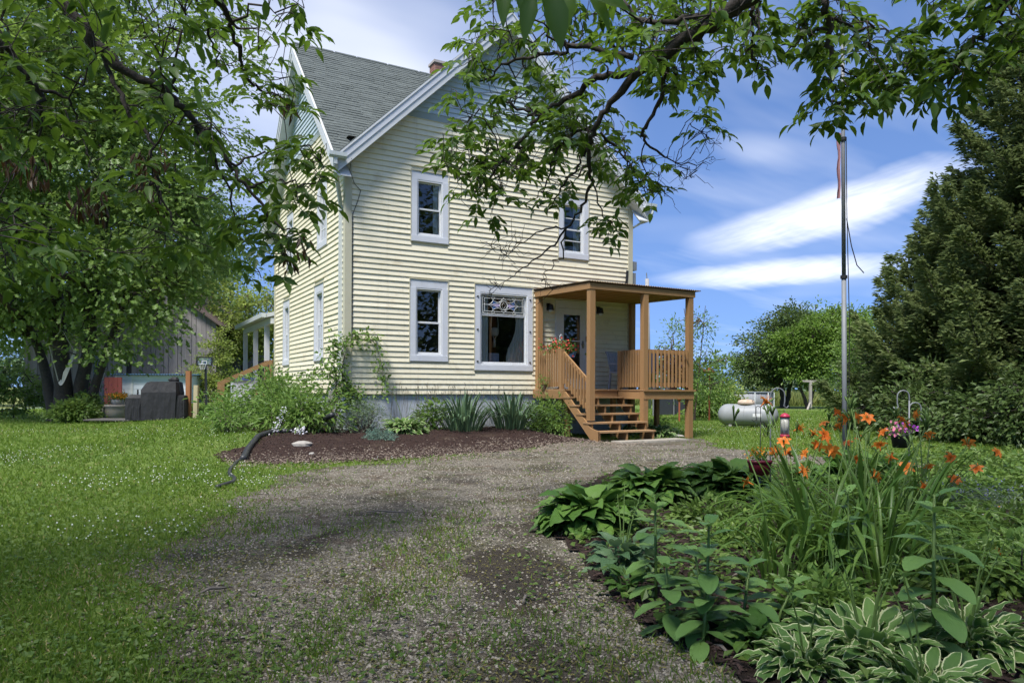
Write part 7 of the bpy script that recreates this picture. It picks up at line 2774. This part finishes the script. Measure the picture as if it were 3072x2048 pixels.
    # gravel stones
    mb = MB()
    x, y, r = polar(120000, 2.3, 15)
    ok = in_drive(x + RNG.normal(size=len(x)) * .3, y + RNG.normal(size=len(x)) * .3, .5) & ~in_island(x, y) & ~in_house(x, y)
    x, y, r = x[ok], y[ok], r[ok]
    bare = np.clip(.95 - 1.0 * dirt(x, y) - .4 * fbm(x, y, 2.3, 75), .08, 1)
    ok = RNG.random(len(x)) < bare
    x, y, r = x[ok], y[ok], r[ok]
    n = len(x)
    s = RNG.uniform(.35, 1.0, n) ** 1.6 * .0105 * (1 + .045 * r)
    A = frames(nrm(RNG.normal(size=(n, 3)) * [1, 1, .25]), nrm(np.array([0, 0, 1.0]) + .3 * rsph(n)), s * RNG.uniform(.6, 1, n), s)
    A[:, :, 2] *= .65
    mb.scat(OCT, A, np.stack([x, y, gz(x, y) + .006 + s * .15], 1))
    mb.build('gravel', MT['stone'], None, kind='stuff', label='loose grey gravel of the drive', category='gravel')
    # dry bits and moss between the stones
    mb = MB()
    x, y, r = polar(110000, 2.3, 13)
    ok = in_drive(x + RNG.normal(size=len(x)) * .5, y + RNG.normal(size=len(x)) * .5, .9) & ~in_island(x, y) & ~in_mulch(x, y) & ~in_house(x, y)
    ok &= RNG.random(len(x)) < np.clip(.38 + fbm(x, y, .7, 121) * 1.3, 0, 1)
    x, y, r = x[ok], y[ok], r[ok]
    n = len(x)
    s = RNG.uniform(.01, .026, n)
    mb.scat(LEAF, frames(nrm(RNG.normal(size=(n, 3)) * [1, 1, .3]), nrm(np.array([0, 0, 1.0]) + .5 * rsph(n)), s * .45, s), np.stack([x, y, gz(x, y) + .014], 1))
    mb.build('weed_litter', MT['moss'], None, kind='stuff', label='dry yellow green litter on the gravel', category='litter')
    # bark chips
    TET = (np.array([(-.5, 0, 0), (.5, 0, 0), (.3, 1, .05), (-.35, .95, 0), (0, .5, .22)]), [(0, 1, 4), (1, 2, 4), (2, 3, 4), (3, 0, 4)])
    for nm, m, cnt, fn, lab in (('mulch_chips', 'chip', 26000, 'm', 'dark red brown bark chips in the bed along the house'), ('bark_chips', 'chip', 30000, 'i', 'dark bark chips in the island bed'),
                                ('faded_chips', 'chip_pale', 26000, 'p', 'pale weathered chips scattered in front of the mulch')):
        mb = MB()
        if fn == 'i':
            x, y, r = polar(cnt, 2.0, 11, -20, 55)
            ok = in_island(x, y)
            z0 = .024
        else:
            hx, hy = RNG.uniform(-3.6, 5.4, cnt), RNG.uniform(-5.3, .0, cnt)
            w = np.array([to_world(a, b)[:2] for a, b in zip(hx, hy)])
            x, y = w[:, 0], w[:, 1]
            if fn == 'm':
                ok = in_mulch(x, y, .3) & (RNG.random(cnt) < .9)
            else:
                ok = (RNG.random(cnt) < .85 * np.exp(-((hy + 3.9 - .22 * np.maximum(hx, 0)) / .75) ** 2)) & (hx > -2.9)
            z0 = .016
        x, y = x[ok], y[ok]
        n = len(x)
        s = RNG.uniform(.015, .05, n)
        z = gz(x, y) + z0
        mb.scat(TET, frames(nrm(RNG.normal(size=(n, 3)) * [1, 1, .22]), nrm(np.array([0, 0, 1.0]) + .25 * rsph(n)), s * RNG.uniform(.2, .5, n), s), np.stack([x, y, z + RNG.uniform(0, .012, n)], 1))
        mb.build(nm, MT[m], None, kind='stuff', label=lab, category='mulch')
    # tall meadow grass beyond the lawn
    mb = MB()
    n = 26000
    x, y = RNG.uniform(8, 45, n), RNG.uniform(52, 78, n)
    hgt = RNG.uniform(.5, 1.15, n)
    ax = nrm(np.stack([RNG.normal(size=n) * .25, RNG.normal(size=n) * .2, np.ones(n)], 1))
    mb.scat(BL, frames(ax, nrm(np.stack([RNG.normal(size=n), -np.ones(n), .1 * np.ones(n)], 1)), .09, hgt), np.stack([x, y, np.zeros(n)], 1))
    mb.build('meadow_grass', MT['tallgrass'], None, kind='stuff', label='tall yellowish meadow grass beyond the pool', category='grass')


build_scatter()
